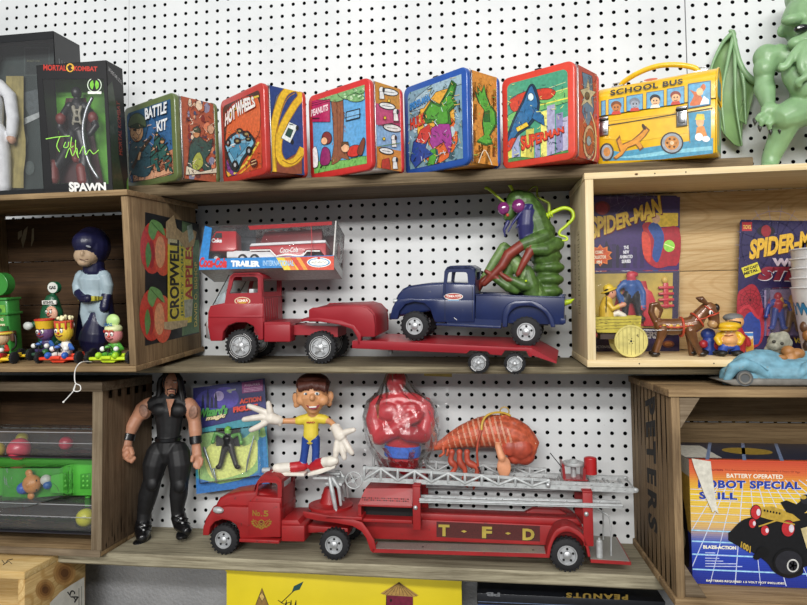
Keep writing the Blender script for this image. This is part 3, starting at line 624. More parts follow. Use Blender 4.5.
def pn_front(f):
    panel(f, art('5fa3d6')); G = art('74b45c'); f.poly([(314, 175), (313, 163), (325, 161), (345, 160), (367, 156), (367, 168), (345, 171)], G, smooth=3)
    T = art('8a5238'); f.poly([(331, 164), (334, 145), (333, 120), (331, 100), (336, 95), (343, 96), (344, 118), (343, 145), (350, 160), (342, 158), (338, 162), (333, 165)], T); f.line([(337, 102), (338, 150)], .7, art('6a3a26')); f.line([(341, 104), (340, 150)], .5, art('6a3a26'))
    for x, y, rx, ry in ((322, 98, 9, 5), (335, 94, 12, 8), (350, 91, 13, 9), (360, 86, 7, 8), (356, 98, 9, 4)): f.ell((x, y), rx, ry, art('7fae72'))
    r = random.Random(4)
    for k in range(90):
        x = 314+r.random()*51; y = 84+r.random()*18-(x-314)*.06
        f.ell((x, y), 1.3, 1, art(['5a8f58', 'a9cfa0', '6fa365', 'c5dfb8'][k % 4]), n=6, up=0)
    f.lay += 1; strokes(f, (314, 158, 366, 176), ['4a8a40', '9ccc7a', '356a30'], 60, 31, ang=-1.2, L=3); strokes(f, (332, 100, 345, 160), ['6a3a26', 'a86a48'], 30, 32, ang=1.5); f.rect(311.5, 100, 330.5, 122, art('b0285e')); f.poly([(311.5, 104), (330.5, 99), (330.5, 101), (311.5, 106)], art('b0285e')); f.text('PEANUTS', [(311.5, 117), (328.5, 110.5), (328.5, 104), (311.5, 110)], art('f2dfe4'), bold=.035); f.rect(313, 118, 320, 119, art('6a1838'))
    K = art('2a2a2e'); f.poly([(346.5, 112), (360.5, 108.5), (360.5, 118), (346.5, 121.5)], K); f.poly([(347, 112.6), (360, 109.3), (360, 117.4), (347, 120.7)], art('78b0da')); f.line([(345.5, 118), (361.5, 114)], .7, K)
    # two plain children resting by the tree
    S = art('e8b48c'); f.poly([(321, 164), (322, 152), (325, 147), (330, 150), (331, 160), (328, 165)], art('8c2a66'), smooth=3); f.ell((327.5, 138), 5, 6.2, art('7a2c2a')); f.ell((325, 141), 3.3, 3.8, S); f.line([(323, 165), (321, 168)], 1.2, K); f.poly([(312, 166), (313, 150), (317, 147), (319, 158), (318, 167)], art('eef0f2'), smooth=3)
    f.poly([(348, 154), (351, 147), (358, 145), (362, 148), (360, 155), (352, 157)], art('c8322a'), smooth=3); f.ell((346, 148), 4.2, 4.6, S); f.poly([(342, 147), (343, 142), (349, 142), (350, 146), (346, 144)], art('5a3a20')); f.poly([(358, 152), (364, 138), (366, 142), (363, 155)], art('7a3e2c'), smooth=3)
def pn_side(f, D, H):
    for k, c in enumerate(['d38a3a', '8ab0d8', 'c04c78', 'c88a30']):
        z = .03+.235*k; f.rect(.14, z, .90, z+.235, art(c), fr=True, up=0)
    f.lay += 1; Wt = art('f2f0ea'); K = art('333')if 0 else art('2c2c2e')
    for x, y, rx, ry in ((389, 92, 9, 3.2), (387, 106, 8, 3), (392, 128, 9, 3.4), (386, 151, 7, 2.8)): f.ell((x, y), rx+.5, ry+.5, K, rot=.2); f.ell((x, y), rx, ry, Wt, rot=.2); f.line([(x-rx*.6, y-.5), (x+rx*.6, y+.9)], .5, K)
    for x, y in ((381, 90), (395, 112), (393, 138), (394, 160)):
        f.ell((x, y), 2.6, 3.2, Wt); f.poly([(x-2, y+2), (x+2, y+2), (x+3, y+9), (x-2, y+9)], Wt); f.ell((x+2, y), 1, 2.2, K)
    for x, y in ((384, 118), (383, 139), (388, 101)): f.ell((x, y), 1.4, 1.6, art('e8c93a'))
    f.poly([(380, 172), (381, 160), (388, 158), (390, 171)], art('b8392c')); f.line([(377, 126), (399, 122)], .8, K); f.line([(377, 147), (400, 143)], .8, art('4c7a3c'))
def hk_front(f):
    panel(f, art('7fa0b0')); f.poly([(410, 172), (410, 140), (425, 150), (448, 140), (462, 120), (464, 164), (440, 170)], art('6f93a0')); f.poly([(420, 150), (418, 118), (430, 90), (444, 80), (452, 100), (455, 128), (446, 150), (430, 160)], art('e2a83e'), smooth=3); f.poly([(410, 112), (416, 98), (440, 78), (462, 72), (462, 84), (436, 92), (424, 108)], art('9db8c4'))
    f.poly([(424, 150), (436, 128), (452, 118), (458, 140), (448, 158), (432, 164)], art('d8642c'), smooth=3)
    # burst of broken rock and colour in place of the comic figures
    busy(f, [(412, 166), (460, 160), (460, 100), (412, 120)], ['4f7482', 'b5c9cf', '37565f', '8aa4ad'], 26, 8, 2, 6)
    G = art('4c9a34'); Gd = art('2c6a24'); f.poly([(424, 113), (432, 100), (440, 104), (447, 92), (452, 80), (457, 84), (454, 98), (458, 104), (450, 112), (452, 124), (440, 132), (434, 122), (426, 124)], Gd); f.poly([(426, 112), (432, 103), (440, 107), (447, 95), (452, 84), (455, 88), (452, 99), (455, 104), (448, 111), (449, 122), (440, 128), (435, 119), (428, 120)], G)
    f.poly([(432, 128), (440, 124), (450, 124), (453, 140), (450, 155), (444, 142), (438, 146), (434, 150), (430, 142)], art('a03c8c')); f.poly([(428, 166), (431, 150), (436, 148), (437, 158), (434, 166)], G)
    f.poly([(411, 160), (414, 142), (424, 132), (430, 136), (426, 148), (434, 154), (424, 160), (416, 168)], art('26458f')); f.poly([(416, 142), (421, 130), (430, 124), (432, 134), (426, 144)], art('c03a2e'))
    strokes(f, (410, 78, 463, 168), ['15202c', '1c1a1e', 'c8dbe2', '2c5a2a', 'e8c060'], 190, 41, L=5); f.text('SPIDER-MAN', [(410, 112), (431, 101), (430, 93.5), (410, 104)], art('12304e'), bold=.06); f.text('SPIDER-MAN', [(410.5, 111.2), (430.6, 100.4), (429.6, 93.8), (410.3, 104)], art('3a86c8'), bold=.04); f.text('AND THE', [(412, 117), (421, 113), (421, 111), (412, 115)], art('101010')); f.text('HULK', [(411, 131), (426, 124), (425, 112), (410.5, 119)], art('5a1410'), bold=.06, spacing=1.1); f.text('HULK', [(411.5, 130.3), (425.5, 123.5), (424.6, 112.6), (411, 119.4)], art('d0402c'), bold=.04, spacing=1.1)
def hk_side(f, D, H):
    f.rect(.13, .03, .92, .97, art('d58c36'), fr=True); Br = art('a8622c')
    for k, (x, y) in enumerate([(473, 82), (479, 78), (486, 84), (493, 90), (474, 104), (494, 112), (473, 130), (480, 140), (487, 146), (494, 138), (475, 150)]): f.rect(x, y, x+3.2, y+16, Br, up=0); f.rect(x-1.6, y+5, x+1.2, y+19, Br, up=0)
    f.lay += 1; Gd = art('2c6a24'); G = art('57a83a')
    P = [(474, 90), (478, 96), (477, 86), (481, 92), (484, 84), (486, 94), (490, 104), (496, 112), (497, 124), (490, 136), (493, 144), (486, 146), (476, 142), (484, 136), (482, 124), (484, 110), (478, 102)]
    f.poly(P, Gd); c = (485.5, 116); f.poly([(c[0]+(x-c[0])*.86, c[1]+(y-c[1])*.94) for x, y in P], G); f.poly([(484, 112), (489, 110), (490, 122), (484, 122)], Gd)
    strokes(f, (474, 82, 497, 160), ['1c4a16', '8ad060', '7a4420', 'eab060'], 70, 42, L=3.4); f.line([(478, 164), (484, 150), (490, 160), (492, 166)], .9, art('e8dcc4'), smooth=4)
def sp_front(f):
    panel(f, art('4b9c7c')); f.poly([(504, 118), (540, 96), (568, 88), (568, 102), (536, 112), (505, 134)], art('74b86a')); f.line([(540, 96), (568, 88)], .8, art('e2e47a')); f.line([(536, 106), (568, 98)], 1.2, art('e8e25a')); f.line([(538, 92), (566, 82)], .6, art('c7d9a0'))
    for x0, y0, x1, c in ((505, 140, 512, 'd8d45a'), (512, 132, 520, '9aa6c8'), (521, 140, 526, 'e4dc6a'), (526, 128, 534, 'c9c25a'), (535, 134, 540, '8f92b8'), (541, 110, 547, 'e8e27a'), (547, 104, 555, 'a9a6c4'), (556, 112, 563, '8c88b0'), (563, 116, 568, 'b8b4cc')): f.poly([(x0, y0+2), (x1, y0), (x1, 165-(x1-505)*.09), (x0, 165-(x0-505)*.09)], art(c), up=0)
    f.lay += 1; f.poly([(505, 168), (506, 160), (520, 157), (540, 158), (568, 150), (568, 158), (540, 163)], art('4f8a48'), smooth=3)
    # plain rocket plane in place of the flying figure
    B_ = art('2e6a9c'); Rr = art('c8402c'); f.poly([(510, 100), (524, 92), (534, 90), (548, 88), (556, 92), (550, 99), (540, 100), (530, 104), (514, 112)], Rr, smooth=3); f.poly([(504, 152), (508, 134), (514, 118), (522, 102), (528, 88), (532, 84), (536, 88), (540, 104), (536, 118), (528, 128), (518, 136), (510, 150)], art('17364e'), smooth=3); f.poly([(506, 149), (510, 134), (516, 118), (524, 102), (529, 89), (532, 86), (534, 90), (538, 104), (534, 116), (526, 126), (517, 134), (510, 146)], B_, smooth=3); f.ell((531, 97), 3, 4, art('d7ecf4')); f.poly([(512, 138), (506, 144), (505, 154), (511, 150), (517, 138)], Rr); f.poly([(536, 108), (544, 116), (545, 126), (538, 122), (532, 118)], B_); f.poly([(516, 128), (527, 122), (529, 126), (518, 132)], art('e8c23a'))
    strokes(f, (506, 84, 566, 160), ['1c3a4c', '2c5a4a', 'f0ec8a', '6a6a8a', '123048'], 120, 51, L=4); f.text('SUPERMAN', [(521.5, 152), (565, 133), (564, 124.5), (520.5, 138)], art('7a1c14'), bold=.06, warp=lambda a, b: (a, b*(1.15-.35*a))); f.text('SUPERMAN', [(522.2, 150.7), (564.4, 132), (563.4, 125), (521, 138.6)], art('d8492e'), bold=.04, warp=lambda a, b: (a, b*(1.15-.35*a)))
def sp_side(f, D, H):
    f.rect(.13, .03, .92, .97, art('b8402c'), fr=True); f.poly([(582, 72), (592, 76), (594, 110), (588, 128), (582, 112), (584, 92)], art('5a7a94')); f.poly([(580, 90), (586, 88), (588, 78), (590, 90), (596, 92), (591, 98), (593, 108), (587, 102), (581, 106), (584, 98)], art('c9bb96')); f.ell((587, 96), 2.4, 4, art('6a5a44'))
    f.ell((589, 142), 6, 17, art('c9aa86')); f.ell((589.5, 142), 4.6, 13.5, art('a84a34')); f.ell((588.5, 141), 2.4, 5, art('7c98aa')); strokes(f, (581, 74, 597, 160), ['4a1a14', 'd8b088', '7a2a20', '8aa4b4'], 60, 52, L=4); f.line([(590, 112), (595, 130), (595, 155), (590, 162)], 1.1, art('d8c08a'), smooth=4)
lunch((.232, -.227), 29.0, .178, .162, .095, '5d6a3e', '6a5a48', 'olive green edged metal lunch box picturing army soldiers on blue', batt_front, batt_side, False)
lunch((.412, -.250), 38.8, .164, .162, .090, 'b8352c', '8a3a2c', 'red edged metal lunch box with a blue race car and yellow loop track', hw_front, hw_side, True, .5, '1f1f22')
lunch((.601, -.241), 33.7, .166, .160, .088, 'c8302e', 'd8d4cc', 'red edged metal lunch box with a leafy tree on blue sky', pn_front, pn_side, True, .5, 'e0c23a')
lunch((.769, -.246), 40.6, .161, .166, .088, '2350a0', 'c98a3a', 'blue edged metal lunch box with green bursts and orange brick side panel', hk_front, hk_side, True, .5, '26262a')
lunch((.945, -.250), 34.5, .141, .162, .096, 'd2402e', 'b83a2c', 'bright red metal lunch box with a green sky over pale city towers', sp_front, sp_side, True, .55)
# ---- dome topped school bus lunch box ----
def bus_box():
    W, H, D = .192, .147, .072
    F = Fr(on_top(1.172, -.232), math.radians(-25.5), tilt=TT); e = F.empty('lunch_box', 'yellow dome topped lunch box painted like a school bus with a curved yellow handle', 'lunch box', 'metal lunch boxes lined up on the top shelf')
    Yl = mat('e6b81e', .3, coat=.4, wear=('8c7a4c', .2)); zs = .091; b = MB()
    def prof(h0, h1):
        out = [(0, h0), (0, h1)]
        return out
    # lower body
    b.box(-W, 0, 0, D, .001, zs-.001, Yl, .003)
    f = Face(b, (-W, -.0004, 0), (W, 0, 0), (0, 0, H), F.I); f.n = Vector((0, -1, 0))
    f.clip = (.01, .01, .99, .97)
    f.poly([(603, 161), (603, 149), (620, 152), (650, 147), (690, 141), (713, 138), (713, 158), (680, 159)], art('3f8fae')); f.poly([(604, 158), (630, 156), (670, 150), (712, 146), (712, 150), (670, 154), (640, 158)], art('7fc0d0'))
    f.poly([(603, 139), (603, 121), (688, 110), (688, 133), (640, 141)], Yl); 
    for y, c_ in ((0, 'b98a14'), (3, 'b98a14')): f.line([(603, 122+y), (688, 112+y)], .6, art(c_))
    f.poly([(688, 113), (711, 110), (711, 138), (690, 142)], art('3a8fb0')); f.line([(688, 113), (690, 143)], .8, art('8a6a10')); 
    f.ell((700, 122), 4, 5, art('e8b07c')); f.poly([(695, 120), (697, 114), (704, 114), (705, 120)], art('d9c03a')); f.poly([(695, 140), (697, 127), (704, 126), (708, 138)], art('d88a3c')); f.ell((699, 137), 4, 4, art('eeeef0')); f.ell((706, 139), 4, 3, art('e8e8ee'))
    f.ell((672, 143), 11.5, 11, art('2c2c2e')); f.ell((672, 143), 10, 9.6, art('9aa0a6')); f.ell((672, 143), 7.2, 7, art('c8843a'))
    for k in range(6): f.ell((672+4.6*math.cos(k*1.05), 143+4.4*math.sin(k*1.05)), 1.2, 1.2, art('5a3a20'), n=8, up=0)
    f.lay += 1; f.ell((672, 143), 2, 2, art('e0c8a0')); f.ell((607, 152), 7, 9, art('2c2c2e')); f.ell((607, 152), 5.4, 7.2, art('9aa0a6')); f.ell((607, 152), 3.4, 4.6, art('c8843a'))
    dg = art('d9922a'); f.poly([(613, 158), (620, 152), (616, 140), (620, 135), (622, 144), (632, 140), (640, 133), (646, 126), (650, 130), (646, 136), (640, 142), (644, 148), (640, 151), (636, 145), (628, 148), (622, 156), (616, 160)], art('7a4c14')); f.poly([(614, 157), (621, 151.5), (617.4, 141), (620, 138), (623, 145), (632, 141), (641, 134), (646, 128.5), (648.6, 130.5), (645, 135.6), (639.6, 141.5), (642.6, 147), (640, 149), (636, 144), (628, 147), (622, 155), (616.5, 158.5)], dg); f.ell((644, 127), 1.6, 3.4, art('3a2410'), rot=-.5)
    f.line([(602.5, 126.5), (713, 108)], .9, art('2a2620'))
    b.build('case', e)
    # domed lid
    n = 12; arc = [(0, zs), (.0, .117)]+[(D/2-D/2*math.cos(PI*k/n), .117+.029*math.sin(PI*k/n)) for k in range(1, n)]+[(D, .117), (D, zs)]
    b = MB(); 
    grid = [[(x, y, z) for y, z in arc] for x in (-W, 0)]; b.sheet(grid, Yl)
    for x in (-W, 0): b.add([(x, y, z) for y, z in arc], [tuple(range(len(arc)))], Yl)
    f = Face(b, (-W, -.0004, 0), (W, 0, 0), (0, 0, H), F.I); f.n = Vector((0, -1, 0))
    for (x0, x1, yt0, yb0, yt1, yb1, cc, hair) in ((601, 605.8, 101, 116, 100, 115, 'd9a070', '5a3a20'), (608.5, 624, 99.5, 115, 97, 112.5, 'c07a3c', '7a4420'), (626.5, 643, 96, 111.5, 93.5, 109.5, '9aa2ae', '747c88'), (646.5, 664, 92.5, 109, 90, 106.5, 'eab98a', '1d1d22'), (667, 684.5, 89, 106, 86, 103.5, 'e6b07e', '8a3a28')):
        f.poly([(x0, yt0), (x1, yt1), (x1, yb1), (x0, yb0)], art('2a5a7c')); f.poly([(x0+.6, yt0+.7), (x1-.6, yt1+.7), (x1-.6, yb1-.6), (x0+.6, yb0-.6)], art('6aa8cc'))
        if x1-x0 > 10:
            cx = (x0+x1)/2; cy = (yt0+yb1)/2+1.5; f.ell((cx, cy-2), 5.4, 4.6, art(hair)); f.ell((cx+.3, cy+.6), 4.4, 4.2, art(cc)); f.poly([(cx-5, cy+8-(.6)), (cx-3.6, cy+4), (cx+3.6, cy+3.4), (cx+5, cy+6.6)], art('c8402c' if hair != '1d1d22' else 'e8e2d0')); f.ell((cx-1.4, cy-.2), .7, .9, art('1a1a1a'), n=8); f.ell((cx+1.7, cy-.4), .7, .9, art('1a1a1a'), n=8); f.line([(cx-1.6, cy+2.6), (cx, cy+3.2), (cx+1.8, cy+2.3)], .6, art('7a2a20'))
    f.poly([(688, 84), (711, 80.5), (711, 105), (688, 109)], art('2a5a7c')); f.poly([(689, 85), (710, 81.6), (710, 104), (689, 107.6)], art('5aa2c8')); f.poly([(690, 106), (694, 96), (690, 90), (697, 92), (703, 84), (706, 88), (701, 96), (706, 103)], art('c8662c'), smooth=3); f.ell((700, 92), 3.4, 4, art('e8c08a')); f.poly([(700, 105), (704, 96), (709, 100), (709, 104)], art('eef0f2'))
    f.text('SCHOOL BUS', [(610.5, 95.8), (683, 83.7), (683, 78.6), (610.5, 90.4)], art('15130e'), bold=.04, spacing=1.12)
    f.text('WALT', [(645, 81.5), (658, 79.3), (658, 77.8), (645, 80)], art('b0402c'))if 0 else f.ell((651, 79.8), 7, 1.2, art('c05a34'), rot=-.15)
    b.build('lid', e)
    # trim edging on the right end
    b = MB(); b.tube([(0, y, z) for y, z in arc], .0016, Yl, 6); b.tube([(0, 0, .003), (0, 0, zs)], .0013, Yl, 6)
    f = Face(b, (0.0004, 0, 0), (0, D, 0), (0, 0, H), F.I); f.n = Vector((1, 0, 0)); f.rect(.12, .06, .88, .56, art('7fae8a'), fr=True); f.rect(.12, .66, .88, .86, art('4a8fa8'), fr=True); f.rect(.18, .12, .5, .5, art('d9b83a'), fr=True)
    b.build('end_trim', e)
    for u, v in ((682, 116), (604, 126)):
        b = MB(); x, z = F.xz(u, v, 0); b.box(x-.0085, x+.0085, -.004, -.0006, z-.018, z+.016, steel, .0015); b.box(x-.006, x+.006, -.006, -.004, z-.013, z+.006, steel, .0015); b.box(x-.009, x+.009, -.0075, -.0035, z+.008, z+.012, dkmetal, .0012); b.build('latch', e)
    b = MB(); x0, z0 = F.xz(622, 82, D/2); x1, z1 = F.xz(702, 64, D/2); zt = .158
    pts = smooth_loop([(-W*.84, D/2, .144), (-W*.80, D/2-.004, .152), (-W*.66, D/2-.012, .161), (-W*.5, D/2-.014, .166), (-W*.34, D/2-.012, .163), (-W*.2, D/2-.004, .155), (-W*.15, D/2, .145)], 5, False)
    b.tube(pts, .0046, mat('e8c02a', .35, coat=.3), 10, flat=1.3); b.build('handle', e)
    for x in (-W*.85, -W*.14): b = MB(); b.tube([(x-.008, D/2-.006, .146), (x-.008, D/2-.006, .152), (x+.008, D/2-.006, .152), (x+.008, D/2-.006, .146)], .0009, steel, 6); b.box(x-.010, x+.010, D/2-.009, D/2+.002, .1452, .147, steel); b.build('handle_bracket', e)
    return F
bus_box()
# ---------------- toy vehicles ----------------
tire_m = mat('17171a', .75, var=.2, bump=.2); chrome = mat('bfc1c3', .5, .75); alu = mat('b4b7b7', .5, .3, var=.18, scale=120); dark = mat('0c0b0b', .8)
red_f = mat('94191b', .5, coat=.05, var=.14, scale=25, wear=('542320', .36)); red_t = mat('961d28', .48, coat=.08, var=.06, scale=20); blue_p = mat('182550', .34, coat=.35, var=.15, scale=25, wear=('5a5c66', .33))
def wheel(parent, x, z, y, r, w, hub=chrome, knobs=22, style=0, Fc=None, Fp=None, white=False):
    """tyre with tread blocks and a dished hub; y is the outer face, the axle runs along +y"""
    b = MB(); prof = [(r*.56, .0015), (r*.60, 0), (r*.80, -.0), (r*.93, w*.12), (r*.965, w*.25), (r*.965, w*.75), (r*.93, w*.88), (r*.8, w), (r*.55, w)]
    b.lathe(prof, (x, y, z), (0, 1, 0), tire_m, 36)
    for k in range(knobs):
        a = 2*PI*k/knobs; c, s = math.cos(a), math.sin(a); t = .5*PI*r/knobs
        for (q0, q1, sh) in ((.06, .46, 0), (.54, .94, .5)):
            aa = a+sh*2*PI/knobs; c, s = math.cos(aa), math.sin(aa)
            P = []
            for yy in (q0*w, q1*w):
                for rr, tt in ((r*.90, -t), (r, -t*.8), (r, t*.8), (r*.90, t)): P.append((x+c*rr-s*tt, y+yy, z+s*rr+c*tt))
            b.add(P, [(0, 1, 2, 3), (7, 6, 5, 4), (0, 4, 5, 1), (1, 5, 6, 2), (2, 6, 7, 3)], tire_m)
    if white:
        for k in range(2):
            for i in range(7):
                a = PI*.15+k*PI+i*.13; c, s = math.cos(a), math.sin(a); b.box(x+c*r*.76-.0007, x+c*r*.76+.0007, y-.0004, y+.0002, z+s*r*.76-.0009, z+s*r*.76+.0009, mat('d8d8d8', .6))
        b.torus((x, y+.0002, z), r*.66, .0006, mat('c8c8c8', .6), n=30, m=5)
    t = b.build('wheel', parent)
    if Fc: adopt(t, Fc, parent, Fp)
    h = MB(); R1 = r*.58
    h.lathe([(R1, .003), (R1, -.0006), (R1*.9, -.0006), (R1*.8, w*.12), (R1*.45, w*.10), (R1*.38, -.0008), (R1*.2, -.0022), (0, -.0026)], (x, y, z), (0, 1, 0), hub, 28)
    n = 5
    for k in range(n):
        a = 2*PI*k/n+.3
        if style == 0: h.cyl((x+R1*.62*math.cos(a), y+w*.10, z+R1*.62*math.sin(a)), (x+R1*.62*math.cos(a), y+w*.10-.0008, z+R1*.62*math.sin(a)), R1*.13, dark, 10)
        else:
            for d in (-.16, .16): h.tube([(x+R1*.25*math.cos(a+d), y-.0005, z+R1*.25*math.sin(a+d)), (x+R1*.86*math.cos(a+d*.7), y+.0005, z+R1*.86*math.sin(a+d*.7))], R1*.07, hub, 6)
    hb = h.build('hub', t)
    return t
def curve(F, pts, y=0., n=5): return [tuple(p) for p in smooth_loop(F.poly(pts, y), n, False)]
def crown(b, prof, y0, y1, drop, mt, th=.002):
    """roof panel rising towards its middle: profile in xz swept across y"""
    n = 14; top = []; bot = []
    for i in range(n+1):
        q = i/n; d = drop*(1-abs(2*q-1)**2.6); top.append([(p[0], y0+(y1-y0)*q, p[1]+d) for p in prof]); bot.append([(p[0], y0+(y1-y0)*q, p[1]+d-th) for p in prof])
    b.sheet(top, mt); b.sheet(bot, mt)
    for k in (0, n): b.add([t for t in top[k]]+[t for t in bot[k][::-1]], [tuple(range(2*len(prof)))], mt)
def fire_engine():
    F = Fr((.23, -.146, 1.0678), -.022); e = F.empty('toy_fire_engine', 'long red pressed steel toy ladder fire engine lettered T-F-D on the bottom shelf', 'toy truck')
    P = F.poly; Y1 = .125
    # cab lower body with wheel arches
    arch = [(239.5, 537), (239, 531), (236, 525), (230, 521), (222, 519.5), (214.5, 522), (210, 527), (208.6, 535.6)]
    prof = [(202.5, 535.5), (203, 527), (206, 519), (211, 512.5), (218, 508), (228, 506.5), (238, 507), (280.5, 508), (280.5, 537.5), (240.5, 538.5)]+arch
    b = MB(); b.prism(P(prof), 0, .026, red_f, .003); b.prism(P(prof), .064, .088, red_f, .003)
    b.prism(P([(240, 507), (280.5, 508), (280.5, 537.5), (243, 538)]), .02, .07, red_f); b.build('front_fender', e)
    b = MB(); hood = [(213.5, 512), (214.5, 504), (218, 499), (226, 495), (240, 492.6), (256, 491.5), (281, 499), (281, 512), (240, 520)]
    b.prism(P(hood, .01), .014, .076, red_f, .007, 3); b.prism(P([(254, 496.5), (280.6, 498.8), (280.6, 511), (243, 511)]), .004, .084, red_f, .002)
    b.prism(P([(205, 520), (213.5, 506), (216, 512), (216, 530), (206, 534)], .02), .02, .07, red_f, .002)
    f = F.face(b, .0038); f.step = .0001; G = mat('b08a3a', .4, .6)
    f.text('No-5', [(253, 515.3), (269, 516), (269, 510.4), (253, 509.8)], G, bold=.03)
    f.o.y = .0; f.lay = 3
    b.build('hood', e)
    b = MB(); b.box(*[F.xz(248, 500)[0], F.xz(280, 500)[0]], -.0003, .004, F.xz(260, 536.5)[1], F.xz(260, 502)[1], red_f, .0015)
    f = F.face(b, -.0004); f.step = .0001
    f.text('No', [(252.5, 516), (260, 516.3), (260, 510.4), (252.5, 510)], G, bold=.03); f.text('5', [(263.5, 516.5), (268.5, 516.7), (268.5, 510.6), (263.5, 510.4)], G, bold=.03); f.rect(261, 515.2, 262.2, 516.4, G)
    for k in range(10):
        t = k/9*PI; f.ell((261.5+9*math.cos(t), 521.5+6*math.sin(t)), 1.5, 1, G, n=8, up=0)
    f.ell((261.5, 523), 3.2, 3.6, G); f.ell((261.5, 523), 2, 2.4, mat('6a1a18', .5)); f.line([(253, 519), (257, 524), (261.5, 529), (266, 524), (270, 519)], .9, G, smooth=3); f.line([(255, 520), (268, 527)], .6, G); f.line([(268, 520), (255, 527)], .6, G)
    b.build('door', e)
    # cab top: frame with side window openings, roof, rear wall
    b = MB(); out = resample(P([(253.8, 499), (256, 484), (259.5, 477.5), (265, 475.5), (276, 477), (280.6, 482), (280.6, 499)]), 28); inn = resample(P([(255.8, 498), (257.0, 486), (259.2, 483.8), (266, 483.4), (274.6, 483.8), (276.4, 486), (276.4, 498.4)]), 28)
    ring(b, out, inn, .006, .0085, red_f); ring(b, out, inn, .0805, .083, red_f)
    xr, xz_ = P([(280.6, 482)])[0]; zb = P([(280.6, 508)])[0][1]
    b.box(xr-.002, xr, .008, .081, zb, xz_-.016, red_f); b.box(xr-.002, xr, .008, .081, xz_-.004, xz_+.003, red_f); b.box(xr-.002, xr, .008, .018, zb, xz_, red_f); b.box(xr-.002, xr, .071, .081, zb, xz_, red_f)
    crown(b, curve(F, [(253.8, 492), (256, 484), (259.5, 480), (265, 479.2), (276, 480), (281, 485)], .006), .005, .084, .0075, red_f)
    b.build('cab_roof', e)
    b = MB(); s = P([(266, 471)], .045)[0]; b.cyl((s[0]-.009, .05, s[1]), (s[0]+.008, .05, s[1]), .0052, alu, 16, r2=.0062); b.box(s[0]-.004, s[0]+.004, .045, .055, s[1]-.009, s[1]-.003, alu); b.build('siren', e)
    b = MB(); s = P([(218, 510)], -.002)[0]; b.lathe([(0, -.009), (.0045, -.008), (.0062, -.003), (.0062, .003), (.0045, .009), (.0, .012)], (s[0], -.002, s[1]), (1, 0, -.1), alu, 14); b.build('headlight', e)
    b = MB(); x0, z0 = P([(240.5, 541)])[0]; x1, z1 = P([(280, 537.6)])[0]; b.box(x0, x1, -.006, .02, z0, z0+.006, red_f, .001); b.build('running_board', e)
    b = MB(); b.prism(P([(281.7, 525), (305, 525.5), (305, 541.5), (281.7, 541)]), -.003, .05, red_f, .002); b.prism(P([(281.7, 525), (305, 525.5), (300, 518), (284, 518)], .02), .006, .09, red_f, .001); b.build('side_tank', e)
    b = MB(); b.prism(P([(282, 527), (318, 530), (345, 532), (345, 540), (318, 536), (282, 538)]), .02, .08, red_f, .001); b.build('chassis_beam', e)
    # gooseneck deck and turntable
    b = MB(); deck = [(303, 511.5), (302.5, 514), (306, 518), (316, 520.5), (335, 523), (352, 526), (361, 531), (366, 538), (370.5, 551), (373, 553), (376, 549), (374, 540), (368, 530), (362, 522.5), (350, 518.5), (330, 516), (312, 513)]
    b.prism(P(deck), 0, .004, red_f, .0008); b.prism(P(deck), .121, .125, red_f, .0008)
    c = F.l(326, 517, 0); tz = P([(316, 515.5)])[0][1]; x0 = P([(303, 512)])[0][0]; x1 = P([(362, 520)])[0][0]
    top = [(x0+.028-.028*math.cos(t), .0625-.0625*math.sin(t)) for t in [PI/2-PI*k/12 for k in range(13)]]
    b.prism([(x1, 0), (x1, .125)]+[(x0+.045-.045*math.cos(t), .0625+.0625*math.sin(t)) for t in [PI/2-PI*k/14 for k in range(15)]], tz-.006, tz, red_f, .001, plane='xy')
    b.build('gooseneck_deck', e)
    tx = P([(331, 510)], .0625)[0][0]
    b = MB(); b.lathe([(0, 0), (.044, 0), (.044, .004), (.040, .005), (.036, .004), (.026, .006), (.022, .008), (.013, .036), (.010, .038), (0, .038)], (tx, .0625, tz), (0, 0, 1), red_f, 36); b.build('turntable', e)
    b = MB(); b.cyl((tx, .0625, tz+.038), (tx, .0625, tz+.046), .004, alu, 12); zt = P([(326, 478)], .05)[0][1]
    xa = P([(313, 479)], .04)[0][0]; b.tube([(xa, .045, zt), (tx+.012, .045, zt+.001)], .0035, alu, 8); b.tube([(xa, .082, zt), (tx+.012, .082, zt+.001)], .0035, alu, 8)
    for y in (.034, .088):
        b.tube([(tx+.006, y, zt+.004), (tx+.012, y-.004, zt-.02), (tx+.020, y-.006, zt-.056)], [.004, .0048, .0038], alu, 8); b.tube([(tx+.012, y, zt+.004), (tx+.024, y, zt-.014), (tx+.028, y, zt-.046)], [.0035, .004, .003], alu, 8)
        b.ball((tx+.020, y-.007, zt-.055), .0036, chrome, 10, 8)
    b.box(tx-.004, tx+.03, .036, .09, zt-.012, zt-.006, alu, .001); b.build('ladder_mount', e)
    b = MB(); hx, hz = P([(354, 480)], .02)[0]; b.torus((hx, .018, hz), .0155, .0016, alu, n=28)
    for k in range(4): a = k*PI/2+.5; b.tube([(hx, .018, hz), (hx+.015*math.cos(a), .018, hz+.015*math.sin(a))], .0014, alu, 6)
    b.cyl((hx, .012, hz), (hx, .03, hz), .004, alu, 12); b.build('crank_wheel', e)
    # trailer body
    yi = .038; b = MB(); body = P([(360, 518.5), (415, 519.5), (500, 523), (583, 527), (583, 549), (547, 547.6), (547, 545.5), (374, 539)], yi)
    b.prism(body, yi, .087, red_f, .0015); b.prism(P([(360, 518.5), (583, 527), (578, 520), (366, 512)], yi), yi+.006, .081, red_f, .002)
    b.prism([(p[0], p[1]) for p in P([(520, 521), (534, 514), (562, 515), (574, 523)], yi)], .07, .085, red_f, .002)
    f = F.face(b, yi-.0002); f.step = .0001; f.poly([(436.5, 521.5), (540, 526), (540, 541.5), (436.5, 537)], mat('4a1512', .6, var=.4, scale=500)); G2 = mat('b8a24a', .45, .3)
